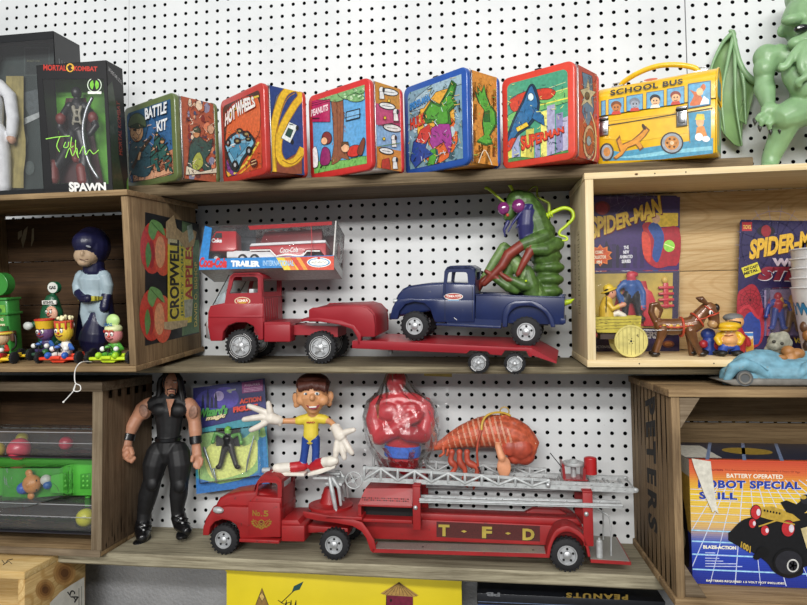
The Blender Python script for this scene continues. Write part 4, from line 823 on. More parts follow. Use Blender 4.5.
    for ch, x0, x1, y in (('T', 438.5, 449.5, 536), ('F', 482, 492, 538), ('D', 522.5, 534.5, 540)):
        f.text(ch, [(x0+.6, y+.6), (x1+.6, y+1), (x1+.6, y-10.7), (x0+.6, y-11)], mat('1b1208', .6), bold=.05); f.text(ch, [(x0, y), (x1, y+.4), (x1, y-11.3), (x0, y-11.6)], G2, bold=.045)
    for x, y in ((464, 531), (508, 533)): f.poly([(x-3, y), (x, y-1), (x+3, y+.2), (x, y+1.6)], G2)
    b.build('trailer_body', e)
    b = MB(); tread = mat('9a9890', .5, .5, var=.3, scale=700, bump=.5)
    z1 = P([(373, 549)])[0][1]; z2 = P([(546.5, 554)])[0][1]; xa = P([(372.5, 549)])[0][0]; xb = P([(546.8, 554)])[0][0]; xw = P([(375, 549)])[0][0]
    for y0, y1 in ((0, yi+.001), (.086, .125)):
        b.hexa([(xa, y0, z1-.0065), (xb, y0, z2-.0065), (xb, y1, z2-.0065), (xa, y1, z1-.0065)], [(xa, y0, z1), (xb, y0, z2), (xb, y1, z2), (xa, y1, z1)], red_f)
        b.hexa([(xa+.003, y0+.002, z1), (xb-.002, y0+.002, z2), (xb-.002, y1-.001, z2), (xa+.003, y1-.001, z1)], [(xa+.003, y0+.002, z1+.0006), (xb-.002, y0+.002, z2+.0006), (xb-.002, y1-.001, z2+.0006), (xa+.003, y1-.001, z1+.0006)], tread)
    for u in (423, 533): q = P([(u, 545)], .018)[0]; b.cyl((q[0], .016, z1-(z1-z2)*((q[0]-xa)/(xb-xa))), (q[0], .016, z1-(z1-z2)*((q[0]-xa)/(xb-xa))+.0008), .0022, dark, 10)
    b.build('side_step', e)
    # rear fender arches
    ar = [(546.7, 558), (547.9, 547), (553.7, 533), (561.8, 527), (571, 527), (582.6, 534.5), (588.4, 546), (590.7, 557)]; inn = [(588, 557), (585.5, 546.5), (580, 538), (571, 532.5), (562.5, 532.5), (555.5, 538), (551.5, 547), (549.5, 558)]
    b = MB(); A = curve(F, ar); B_ = curve(F, inn)
    b.prism(A+B_, 0, yi+.004, red_f, .0008); b.build('rear_fender', e); b = MB(); b.prism(A+B_, .084, .125, red_f, .0008); b.build('rear_fender', e)
    b = MB(); q = P([(590.7, 559.5), (631, 562)]); zt_ = q[0][1]; zt2 = q[1][1]
    b.hexa([(q[0][0], 0, zt_-.0055), (q[1][0], 0, zt2-.0055), (q[1][0], .125, zt2-.0055), (q[0][0], .125, zt_-.0055)], [(q[0][0], 0, zt_), (q[1][0], 0, zt2), (q[1][0], .125, zt2), (q[0][0], .125, zt_)], red_f)
    b.hexa([(q[0][0], .002, zt_), (q[1][0]-.002, .002, zt2), (q[1][0]-.002, .123, zt2), (q[0][0], .123, zt_)], [(q[0][0], .002, zt_+.0008), (q[1][0]-.002, .002, zt2+.0008), (q[1][0]-.002, .123, zt2+.0008), (q[0][0], .123, zt_+.0008)], tread)
    b.build('tail_platform', e); ztp = zt_
    for y in (.022, .103):
        b = MB(); x0, z0 = P([(595, 508)], .02)[0]; x1, z1_ = P([(610.4, 521)], .02)[0]; b.tube(smooth_loop([(x0, y, z0), ((x0+x1)/2, y, z0-.007), (x1, y, z1_), (x1, y, ztp)], 4, False), .0015, alu, 8); b.build('grab_rail', e)
    b = MB(); x0, z0 = P([(599.5, 554)], .012)[0]; b.cyl((x0, .012, ztp), (x0, .012, ztp+.028), .0058, alu, 18); b.ball((x0, .012, ztp+.028), (.0058, .0058, .003), alu, 14, 8); b.cyl((x0, .012, ztp+.03), (x0, .012, ztp+.034), .0018, alu, 8); b.build('extinguisher', e)
    # engine housing
    b = MB(); tp = P([(364.8, 489), (369, 486.8), (413, 487.8), (413, 489)], .016); lo = P([(358, 505), (412, 507.3)], .010)
    b.add([(lo[0][0], .010, lo[0][1]), (lo[1][0], .010, lo[1][1]), (tp[3][0], .020, tp[3][1]), (tp[0][0], .020, tp[0][1]), (lo[0][0], .115, lo[0][1]), (lo[1][0], .115, lo[1][1]), (tp[3][0], .105, tp[3][1]), (tp[0][0], .105, tp[0][1])], [(0, 1, 2, 3), (7, 6, 5, 4), (3, 2, 6, 7), (0, 3, 7, 4), (1, 5, 6, 2)], red_f)
    b.box(lo[0][0], lo[0][0]+.006, .010, .115, P([(358, 519)], .01)[0][1], lo[0][1], red_f); b.box(lo[0][0], lo[1][0], .035, .09, P([(358, 519)], .01)[0][1], lo[0][1], dark); b.box(lo[0][0], lo[1][0], .008, .0115, lo[0][1]-.0015, lo[0][1]+.0012, red_f, .0005)
    z_ = P([(385, 519.5)], .01)[0][1]; b.box(lo[0][0], lo[1][0], .010, .115, z_-.006, z_, red_f, .0006)
    for k in range(2):
        for i in range(22):
            t = .08+.84*i/21; x = lo[0][0]*(1-t)+lo[1][0]*t; zz = lo[0][1]+(.009 if k == 0 else .0125); yy = .010+.010*(zz-lo[0][1])/(tp[0][1]-lo[0][1])
            b.box(x-.0008, x+.0014, yy-.0006, yy+.001, zz-.0012, zz+.0012, dark if (i+k) % 3 else red_f)
    b.build('engine_housing', e)
    for x0, x1, u0, u1, vt, vb, bv in ((0, 0, 412.4, 420.2, 487, 530, 508), (0, 0, 582.5, 592.5, 493, 546, 514.4)):
        xa_, za = P([(u0, vt)], .0)[0]; xb_, _ = P([(u1, vt)], .0)[0]; zb_ = P([(u0, vb)], .0)[0][1]
        b = MB()
        for y in (.0, .120): b.box(xa_, xb_, y, y+.005, zb_, za, red_f, .0008)
        b.box(xa_, xb_, .0, .125, za, za+.0035, red_f, .0006); b.box(xa_+.002, xb_-.002, .003, yi+.003, zb_-.001, zb_+.010, red_f)
        b.build('ladder_bracket', e)
        b = MB(); q = P([((u0+u1)/2-1, bv)], -.003)[0]; b.ball((q[0], -.001, q[1]), (.0042, .003, .0042), chrome, 14, 8); b.build('bolt', e)
    # lower side ladders
    for y0, k in ((-.004, 0), (.098, 1)):
        b = MB(); L0 = P([(419.5, 500.5)], -.004)[0]; L1 = P([(623, 506.5)], -.004)[0]
        for yy in (y0, y0+.022):
            for dz in (0, ): b.hexa([(L0[0], yy, L0[1]-.004), (L1[0], yy, L1[1]-.0035), (L1[0], yy+.003, L1[1]-.0035), (L0[0], yy+.003, L0[1]-.004)], [(L0[0], yy, L0[1]+.004), (L1[0], yy, L1[1]+.0035), (L1[0], yy+.003, L1[1]+.0035), (L0[0], yy+.003, L0[1]+.004)], alu)
            b.tube([(L0[0], yy-.0004, L0[1]), (L1[0], yy-.0004, L1[1])], .0012, chrome, 6)
        for i in range(13):
            t = .02+.96*i/12; x = L0[0]+(L1[0]-L0[0])*t; z = L0[1]+(L1[1]-L0[1])*t; b.tube([(x, y0, z), (x, y0+.024, z)], .0014, alu, 6)
        b.build('side_ladder', e)
    # aerial ladder: two trusses with rungs
    b = MB(); yn, yf = .018, .104
    def chord(p0, p1, y, h, w=.003): 
        a = P([p0], .018)[0]; c = P([p1], .018)[0]; b.hexa([(a[0], y, a[1]-h), (c[0], y, c[1]-h), (c[0], y+w, c[1]-h), (a[0], y+w, a[1]-h)], [(a[0], y, a[1]+h), (c[0], y, c[1]+h), (c[0], y+w, c[1]+h), (a[0], y+w, a[1]+h)], alu)
    def lerp(p, q, t): return (p[0]+(q[0]-p[0])*t, p[1]+(q[1]-p[1])*t)
    bl, br, tl, tr = (361, 479.5), (636, 490.5), (364, 467.5), (549, 480.5)
    for y in (yn, yf):
        chord(bl, br, y, .0042); chord(tl, tr, y, .0026); n = 11
        for i in range(n+1):
            t = i/n; p0 = lerp(tl, tr, t); tb = (p0[0]-bl[0])/(br[0]-bl[0]); p1 = lerp(bl, br, tb); A_ = P([p0], .018)[0]; B2 = P([p1], .018)[0]; b.tube([(A_[0], y+.0015, A_[1]), (B2[0], y+.0015, B2[1])], .0029, alu, 6)
            if i < n:
                q0 = lerp(tl, tr, (i+1)/n); tb = (q0[0]-bl[0])/(br[0]-bl[0]); q1 = lerp(bl, br, tb)
                a, c = (p0, q1) if i % 2 else (p1, q0); A_ = P([a], .018)[0]; B2 = P([c], .018)[0]; b.tube([(A_[0], y+.0015, A_[1]), (B2[0], y+.0015, B2[1])], .0029, alu, 6)
        q = P([br], .018)[0]; b.ball((q[0], y+.0015, q[1]), (.005, .003, .0045), alu, 12, 8)
    for i in range(26):
        t = i/25; p = P([lerp(bl, br, t)], .018)[0]; b.tube([(p[0], yn, p[1]), (p[0], yf+.003, p[1])], .0017, alu, 6)
    b.build('aerial_ladder', e)
    b = MB(); p = P([lerp(bl, (636, 490.5), .69)], .018)[0]; b.ball((P([(548, 485)], .018)[0][0], yn-.001, P([(548, 485)], .018)[0][1]), (.0045, .003, .0045), chrome, 12, 8); b.build('bolt', e)
    # inner sliding ladder section with water cannon
    b = MB(); c0 = P([(500, 479)], .05)[0]; c1 = P([(622, 484)], .05)[0]
    for y in (.036, .086): b.hexa([(c0[0], y, c0[1]-.003), (c1[0], y, c1[1]-.003), (c1[0], y+.003, c1[1]-.003), (c0[0], y+.003, c0[1]-.003)], [(c0[0], y, c0[1]+.004), (c1[0], y, c1[1]+.004), (c1[0], y+.003, c1[1]+.004), (c0[0], y+.003, c0[1]+.004)], alu)
    for i in range(9): t = i/8; x = c0[0]+(c1[0]-c0[0])*t; z = c0[1]+(c1[1]-c0[1])*t; b.tube([(x, .036, z), (x, .089, z)], .002, alu, 6)
    b.build('sliding_ladder', e)
    nz = P([(575, 480)], .05)[0]; b = MB(); rb = mat('8a1c20', .4, coat=.2)
    b.box(nz[0]-.020, nz[0]+.022, .040, .085, nz[1]+.001, nz[1]+.003, rb); b.prism([(nz[0]-.022, nz[1]+.002), (nz[0]-.017, nz[1]+.002), (nz[0]-.019, nz[1]+.028), (nz[0]-.024, nz[1]+.032)], .042, .084, rb); b.prism([(nz[0]+.013, nz[1]+.002), (nz[0]+.018, nz[1]+.002), (nz[0]+.019, nz[1]+.022), (nz[0]+.014, nz[1]+.024)], .042, .084, rb); w_ = b.build('water_cannon', e)
    b = MB(); b.lathe([(0, .008), (.006, .007), (.008, 0), (.018, 0), (.0195, .002), (.0195, .005), (.018, .007), (.010, .0065), (.006, .011), (0, .012)], (nz[0]-.001, .062, nz[1]+.024), (0, 0, 1), alu, 28); b.cyl((nz[0]-.001, .062, nz[1]+.003), (nz[0]-.001, .062, nz[1]+.03), .005, alu, 12); b.build('hand_wheel', w_)
    b = MB(); b.cyl((nz[0]+.028, .050, nz[1]+.012), (nz[0]+.028, .050, nz[1]+.040), .0115, mat('a81f22', .35, coat=.3), 22); b.ball((nz[0]+.028, .050, nz[1]+.040), (.0115, .0115, .004), mat('a81f22', .35, coat=.3), 18, 8); b.build('tank', w_)
    b = MB(); b.tube([(nz[0]-.022, .044, nz[1]+.022), (nz[0]-.044, .040, nz[1]+.050)], .0009, dark, 6); b.build('lever', w_)
    wf = P([(222.8, 540)])[0]; r1 = .0295
    for (u, v, rr) in ((222.8, 540, 15), (333.5, 545.8, 15.6), (567.5, 557, 17)):
        q = P([(u, v)])[0]; s_ = P([(u, v-rr)])[0]; r = abs(s_[1]-q[1]); z = max(r, q[1]); z = r+.0003
        wheel(e, q[0], z, .002, r, .019); wheel(e, q[0], z, .066 if u < 300 else .108, r, .019)
    for u, v in ((222.8, 540), (333.5, 545.8), (567.5, 557)): q = P([(u, v)])[0]; b = MB(); b.cyl((q[0], .01, .029), (q[0], .08, .029), .003, alu, 10); b.build('axle', e)
    return F, e
fire_engine()
def trailer_truck():
    F = Fr((.27, -.124, 1.4360), -.03, tilt=.08, roll=.012); e = F.empty('toy_truck', 'red toy cab-over truck with a low flatbed trailer on the middle shelf', 'toy truck'); P = F.poly; Wd = .104
    Wn = mat('c8cdd0', .3)
    b = MB(); lower = [(210.5, 341), (207.8, 326), (207.8, 312.5), (210, 306), (224, 303), (263, 303), (263, 340), (258, 340), (257.5, 333), (253, 326), (246, 322.5), (236, 322.5), (228, 325.5), (223, 332), (222, 341)]
    b.prism(P(lower), 0, .016, red_t, .0018); b.prism(P(lower), Wd-.016, Wd, red_t, .0018); b.prism(P([(208, 312), (210, 306), (224, 303), (263, 303), (263, 322), (208, 322)]), .003, Wd-.003, red_t, .001)
    b.prism(P([(207.8, 327), (210.5, 341), (214, 341), (214, 318), (207.8, 318)]), .001, Wd-.001, red_t); b.box(P([(209, 317)])[0][0], P([(263, 317)])[0][0], -.0012, .002, P([(230, 317.5)])[0][1], P([(230, 315.5)])[0][1], red_t, .0005)
    f = F.face(b, -.0002); f.step = .0001; b.build('cab_body', e)
    b = MB(); out = resample(P([(224, 305), (226, 294), (229.5, 276.5), (233, 273.6), (258, 273), (262, 276), (263, 305)]), 32); inn = resample(P([(229, 293.5), (231, 288), (233.5, 277.6), (235, 276.6), (255, 276.4), (257.6, 278), (257.6, 292.6)]), 32)
    for y0, y1 in ((.001, .0035), (Wd-.0035, Wd-.001)): ring(b, out, inn, y0, y1, red_t)
    b.prism(P([(229, 278), (233, 273.2), (258, 272.4), (263, 276), (263, 279), (257, 276.4), (235, 276.6), (231, 281)]), .001, Wd-.001, red_t, .0015)
    xr = P([(263, 300)])[0][0]; z0 = P([(263, 322)])[0][1]; zw0 = P([(263, 297)])[0][1]; zw1 = P([(263, 279)])[0][1]; zt = P([(263, 276)])[0][1]
    b.box(xr-.003, xr, .001, Wd-.001, z0, zw0, red_t); b.box(xr-.003, xr, .001, Wd-.001, zw1, zt, red_t); b.box(xr-.003, xr, .001, .006, zw0, zw1, red_t); b.box(xr-.003, xr, Wd-.006, Wd-.001, zw0, zw1, red_t)
    for k in range(6): y = .010+.0125*k; b.box(xr-.001, xr+.0012, y, y+.006, z0+.002, zw0-.004, red_t, .0008)
    b.box(xr-.001, xr+.0012, .002, .0035, z0, zw0, red_t)
    f = F.face(b, .0006); f.step = .0001; f.ell((242.4, 301), 8, 4.1, mat('d8c9a8', .5)); f.ell((242.4, 301), 7, 3.3, mat('b8402c', .5)); f.ell((242.4, 302.6), 4.4, .9, mat('c8982c', .5)); f.text('TONKA', [(237, 302.3), (248, 301.6), (248, 298.9), (237, 299.6)], mat('f0e8d8', .5), bold=.05)
    b.build('cab', e)
    b = MB(); g = P([(212, 305), (225, 303.5), (229.5, 277), (228, 275.5)])
    gl = clear('e8f0f2', .12, rough=.05); b.add([(g[0][0], .004, g[0][1]), (g[0][0], Wd-.004, g[0][1]), (g[3][0], Wd-.004, g[3][1]), (g[3][0], .004, g[3][1])], [(0, 1, 2, 3)], gl); b.add([(g[0][0], .004, g[0][1]), (g[1][0], .004, g[1][1]), (g[2][0], .004, g[2][1]), (g[3][0], .004, g[3][1])], [(0, 1, 2, 3)], gl); b.add([(g[0][0], Wd-.004, g[0][1]), (g[1][0], Wd-.004, g[1][1]), (g[2][0], Wd-.004, g[2][1]), (g[3][0], Wd-.004, g[3][1])], [(0, 1, 2, 3)], gl)
    b.tube([(g[0][0], .004, g[0][1]), (g[3][0], .004, g[3][1])], .0009, dark, 6); b.tube([(g[0][0], Wd-.004, g[0][1]), (g[3][0], Wd-.004, g[3][1])], .0009, dark, 6); b.build('windshield', e)
    b = MB(); q = P([(222, 304)])[0]; b.prism(P([(216, 304), (219, 296), (226, 292), (228, 304)], .02), .015, Wd-.015, Wn, .001); b.build('dashboard', e); b = MB(); b.prism(P([(250, 293.5), (250, 289), (254.5, 289), (254.5, 294)], .02), .015, .045, Wn, .001); b.build('seat', e)
    b = MB(); b.prism(P([(205.5, 338), (205, 322), (208.5, 321), (209.5, 340)]), .002, Wd-.002, mat('b8babb', .35, .8), .001); b.build('bumper', e)
    b = MB(); b.prism(P([(264, 324), (290.5, 324), (290.5, 342), (264, 342)]), -.001, .03, red_t, .002); b.prism(P([(264, 322), (290, 322), (290.5, 324.5), (264, 324.5)], .004), .004, Wd, red_t); b.build('side_tank', e)
    b = MB(); b.prism(P([(250, 325), (335, 327), (335, 338), (305, 336), (290, 336), (250, 336)]), .02, Wd-.02, red_t); b.build('chassis', e)
    xs = []
    for u, v, rr in ((240.4, 343.6, 16.8), (319.9, 343.4, 16.4)):
        q = P([(u, v)])[0]; r = abs(P([(u, v-rr)])[0][1]-q[1])
        for y in (.0, Wd-.02): wheel(e, q[0], r+.0006, y, r, .021, knobs=26, style=1, white=True)
        b = MB(); b.cyl((q[0], .01, r), (q[0], Wd-.01, r), .003, dark, 10); b.build('axle', e)
    # trailer in its own heading
    p0 = F.M @ Vector((F.xz(310, 340)[0], .002, 0)); G = Fr((p0.x, p0.y-.004, p0.z-.012), -.15, tilt=.15, roll=.035); Q = G.poly; T = []
    def fin(b, nm): o = b.build(nm, e); adopt(o, G, e, F); return o
    b = MB(); fd = [(301, 321), (318, 321.5), (338.6, 324.5), (352, 329), (357.5, 338), (357.5, 345), (360, 345), (361, 335), (354, 325.5), (340, 320.5), (318, 317.8), (301, 319)]
    b.prism(Q(fd), 0, .012, red_t, .0008); b.prism(Q(fd), .078, .09, red_t, .0008); b.prism(Q([(301, 321), (318, 321.5), (338, 324), (338, 320.3), (318, 317.8), (301, 319)]), .01, .08, red_t); fin(b, 'gooseneck')
    b = MB(); hs = [(308.3, 322), (308.3, 310), (312, 307.8), (350, 306.5), (358, 306), (367, 308.5), (373, 315), (374.5, 325), (374.5, 337), (358, 337), (353, 328), (340, 322)]
    b.prism(Q(hs), .002, .006, red_t, .001); b.prism(Q(hs), .084, .088, red_t, .001)
    b.prism(curve(G, [(309, 309.5), (330, 307), (358, 306), (367, 308.5), (373, 315), (374.5, 326), (374.5, 337)])+[Q([(371, 337)])[0], Q([(369, 316)])[0], Q([(357, 310)])[0], Q([(309, 312)])[0]], .01, .08, red_t, .0005); fin(b, 'wheel_fairing')
    bed_t = mat('a8212b', .4, coat=.2, var=.15, scale=30, wear=('5a1418', .3)); b = MB()
    b.prism(Q([(352, 341), (375, 341), (532, 348.4), (532, 356.8), (529, 356.8), (526, 351), (505, 350.5), (501.5, 355.5), (490, 354.5), (487, 351.5), (470, 350.5), (466.5, 353.5), (352, 348.4)]), 0, .003, red_t, .0006)
    z = [Q([(352, 341)])[0], Q([(532, 348.4)])[0]]
    b.hexa([(z[0][0], .001, z[0][1]-.004), (z[1][0], .001, z[1][1]-.004), (z[1][0], .112, z[1][1]-.004), (z[0][0], .098, z[0][1]-.004)], [(z[0][0], .001, z[0][1]), (z[1][0], .001, z[1][1]), (z[1][0], .112, z[1][1]), (z[0][0], .098, z[0][1])], bed_t)
    rp = Q([(556.5, 362.5)])[0]
    b.hexa([(z[1][0], .0, z[1][1]-.012), (rp[0], 0, rp[1]-.002), (rp[0], .108, rp[1]-.002), (z[1][0], .108, z[1][1]-.012)], [(z[1][0], .0, z[1][1]), (rp[0], 0, rp[1]+.0015), (rp[0], .108, rp[1]+.0015), (z[1][0], .108, z[1][1])], red_t); fin(b, 'trailer_bed')
    for u, v, rr in ((478.4, 363.3, 10.6), (514.6, 364, 10.6)):
        q = Q([(u, v)], -.001)[0]; r = abs(Q([(u, v-rr)], -.001)[0][1]-q[1]); wheel(e, q[0], q[1], -.001, r, .012, knobs=20, style=1, Fc=G, Fp=F, white=True)
        b = MB(); b.cyl((q[0], .008, q[1]), (q[0], .02, q[1]), .002, dark, 8); fin(b, 'axle')
    b = MB(); q = Q([(390, 352)], .02)[0]; b.box(q[0]-.003, q[0]+.003, .02, .03, q[1]-.004, q[1]+.008, mat('9a9a9a', .4, .6)); fin(b, 'landing_leg')
    return F, G, e
FTr, GTr, TRUCK = trailer_truck()
def pickup():
    zl = lambda u: GTr.xz(u, 341+(u-352)*.0411)
    a, c = zl(410), zl(520); q = GTr.M @ Vector((a[0], .024, a[1])); q2 = GTr.M @ Vector((c[0], .024, c[1])); L = (q2-q); ry = math.atan2(-(L.z), L.xy.length)
    F = Fr((q.x, q.y, q.z+.0004), math.atan2(L.y, L.x), tilt=.12, roll=ry); e = F.empty('toy_pickup_truck', 'dark blue pressed steel toy pickup truck riding on the red flatbed trailer', 'toy truck'); P = F.poly; Wd = .076; bl = blue_p
    # front body
    pr = [(389.5, 318), (392, 308), (395, 302), (400, 298.5), (410, 298), (440, 299), (474.7, 300), (474.7, 322.5), (435, 322.5), (433, 318), (430, 309), (424, 303.5), (414, 302), (405, 304.5), (399.5, 311), (397.5, 319.5), (391, 319.5)]
    b = MB()
    for y0, y1 in ((0, .012), (Wd-.012, Wd)): b.prism(P(pr), y0, y1, bl, .002)
    b.prism(P([(441, 299), (474.7, 300), (474.7, 322), (441, 322)]), .006, Wd-.006, bl); b.build('front_fender', e)
    b = MB(); b.prism(P([(395, 316), (394.5, 302), (397, 295), (402, 289), (408, 286), (425, 283.6), (444, 282.6), (474.7, 283.5), (474.7, 305), (440, 310), (400, 316)], .008), .009, Wd-.009, bl, .005, 3); b.build('hood', e)
    b = MB(); b.prism(P([(443, 283.5), (474.7, 284.5), (474.7, 322), (441, 322)]), .001, Wd-.001, bl, .0015)
    f = F.face(b, .0004); f.step = .0001; f.ell((453.5, 296.6), 9.6, 3.5, mat('d8d4cc', .5)); f.ell((453.5, 296.4), 8.6, 2.7, mat('b03a2c', .5)); f.text('TONKA TOYS', [(446.4, 297.4), (460.8, 297.4), (460.8, 295), (446.4, 295)], mat('f0ece4', .5), bold=.04); f.line([(448, 300.2), (459, 300.4)], 1, mat('7fa8c8', .5))
    f.line([(445, 284), (445, 320)], .5, ink('0e142c')); f.line([(472.5, 286), (472.5, 320)], .5, ink('0e142c')); f.line([(454, 317.5), (457, 320)], .6, mat('c8c8c8', .5)); b.build('door', e)
    b = MB(); out = resample(P([(443.2, 285), (444.2, 271), (446.4, 267.4), (450, 266.2), (469, 266), (473.6, 268.4), (474.9, 285)]), 28); inn = resample(P([(446.6, 283.4), (447.6, 275), (448.4, 272.6), (450, 272.2), (465, 272.2), (467, 273), (468, 284)]), 28)
    for y0, y1 in ((.002, .0045), (Wd-.0045, Wd-.002)): ring(b, out, inn, y0, y1, bl)
    b.prism(P([(444, 272.5), (446.4, 267.2), (450, 265.8), (469, 265.6), (474, 268.4), (475, 273), (470, 269.6), (450, 269.6), (447, 271)]), .002, Wd-.002, bl, .0015)
    a = P([(474.9, 285)])[0]; c = P([(474.9, 269)])[0]; b.box(a[0]-.002, a[0], .003, .016, a[1], c[1], bl); b.box(a[0]-.002, a[0], Wd-.016, Wd-.003, a[1], c[1], bl); b.box(a[0]-.002, a[0], .003, Wd-.003, a[1]-.03, a[1]+.008, bl); b.box(a[0]-.002, a[0], .003, Wd-.003, c[1]-.006, c[1], bl); b.build('cab_roof', e)
    b = MB(); bed = P([(475.6, 295), (564.6, 297.5), (563.6, 325), (475.6, 322.5)]); xa, xb = bed[0][0], bed[1][0]
    for y in (.003, Wd-.006): b.prism(bed, y, y+.003, bl, .0006)
    b.box(xa, xb, .004, Wd-.004, bed[3][1]+.008, bed[3][1]+.011, bl); b.box(xa, xa+.003, .004, Wd-.004, bed[3][1], bed[0][1], bl); b.box(xb-.003, xb, .004, Wd-.004, bed[2][1]+.004, bed[1][1], bl)
    for y in (.0035, Wd-.0045): b.tube([(xa, y, bed[0][1]), (xb, y, bed[1][1])], .0014, bl, 8)
    b.tube([(xb-.001, .004, bed[1][1]), (xb-.001, Wd-.004, bed[1][1])], .0014, bl, 8); b.build('cargo_bed', e)
    b = MB(); fd = curve(F, [(502.7, 327), (503.5, 311), (509, 303), (520, 300.4), (534, 301), (546, 308), (553, 317), (555.5, 327)]); fi = curve(F, [(551, 327), (548.5, 319), (543, 311.5), (534, 306.5), (521, 306), (513, 309.5), (508.5, 316), (507.5, 327)])
    b.prism(fd+fi, Wd-.006, Wd+.006, bl, .0016); b.build('rear_fender', e); b = MB(); b.prism(fd+fi, -.006, .006, bl, .0016)
    b.prism(P([(508, 310), (520, 304), (536, 305), (548, 315), (548, 326), (508, 324)]), .006, .010, dark); b.build('rear_fender', e)
    b = MB(); r0 = P([(436, 326.5), (501, 328.5)]); b.box(r0[0][0], r0[1][0], -.002, .012, r0[1][1], r0[1][1]+.004, bl, .0006); b.box(r0[0][0]+.02, r0[1][0], .002, .006, r0[1][1], bed[3][1]+.006, bl); b.build('running_board', e)
    b = MB(); q = P([(388.8, 313.5), (391, 320)]); b.box(q[0][0], q[1][0], .002, Wd-.002, q[1][1], q[0][1], mat('2a2c34', .4, .5), .001); b.build('front_bumper', e)
    b = MB(); q = P([(560, 318.5), (565.5, 324)]); b.box(q[0][0], q[1][0], .002, Wd-.002, q[1][1], q[0][1], bl, .001); b.build('rear_bumper', e)
    for y in (.008, Wd-.008): b = MB(); q = P([(394.5, 301)], .008)[0]; b.lathe([(0, -.003), (.0042, -.002), (.0048, .002), (.003, .006)], (q[0], y, q[1]), (1, 0, 0), alu, 14); b.build('headlight', e)
    for u, v, rr in ((414.7, 323.4, 14.8), (526.2, 327.6, 15.4)):
        q = P([(u, v)])[0]; r = abs(P([(u, v-rr)])[0][1]-q[1])
        for y in (-.002, Wd-.015): wheel(e, q[0], r+.0006, y, r, .017, knobs=20)
        b = MB(); b.cyl((q[0], .01, q[1]), (q[0], Wd-.01, q[1]), .003, dark, 10); b.build('axle', e)
    return F
FPk = pickup()
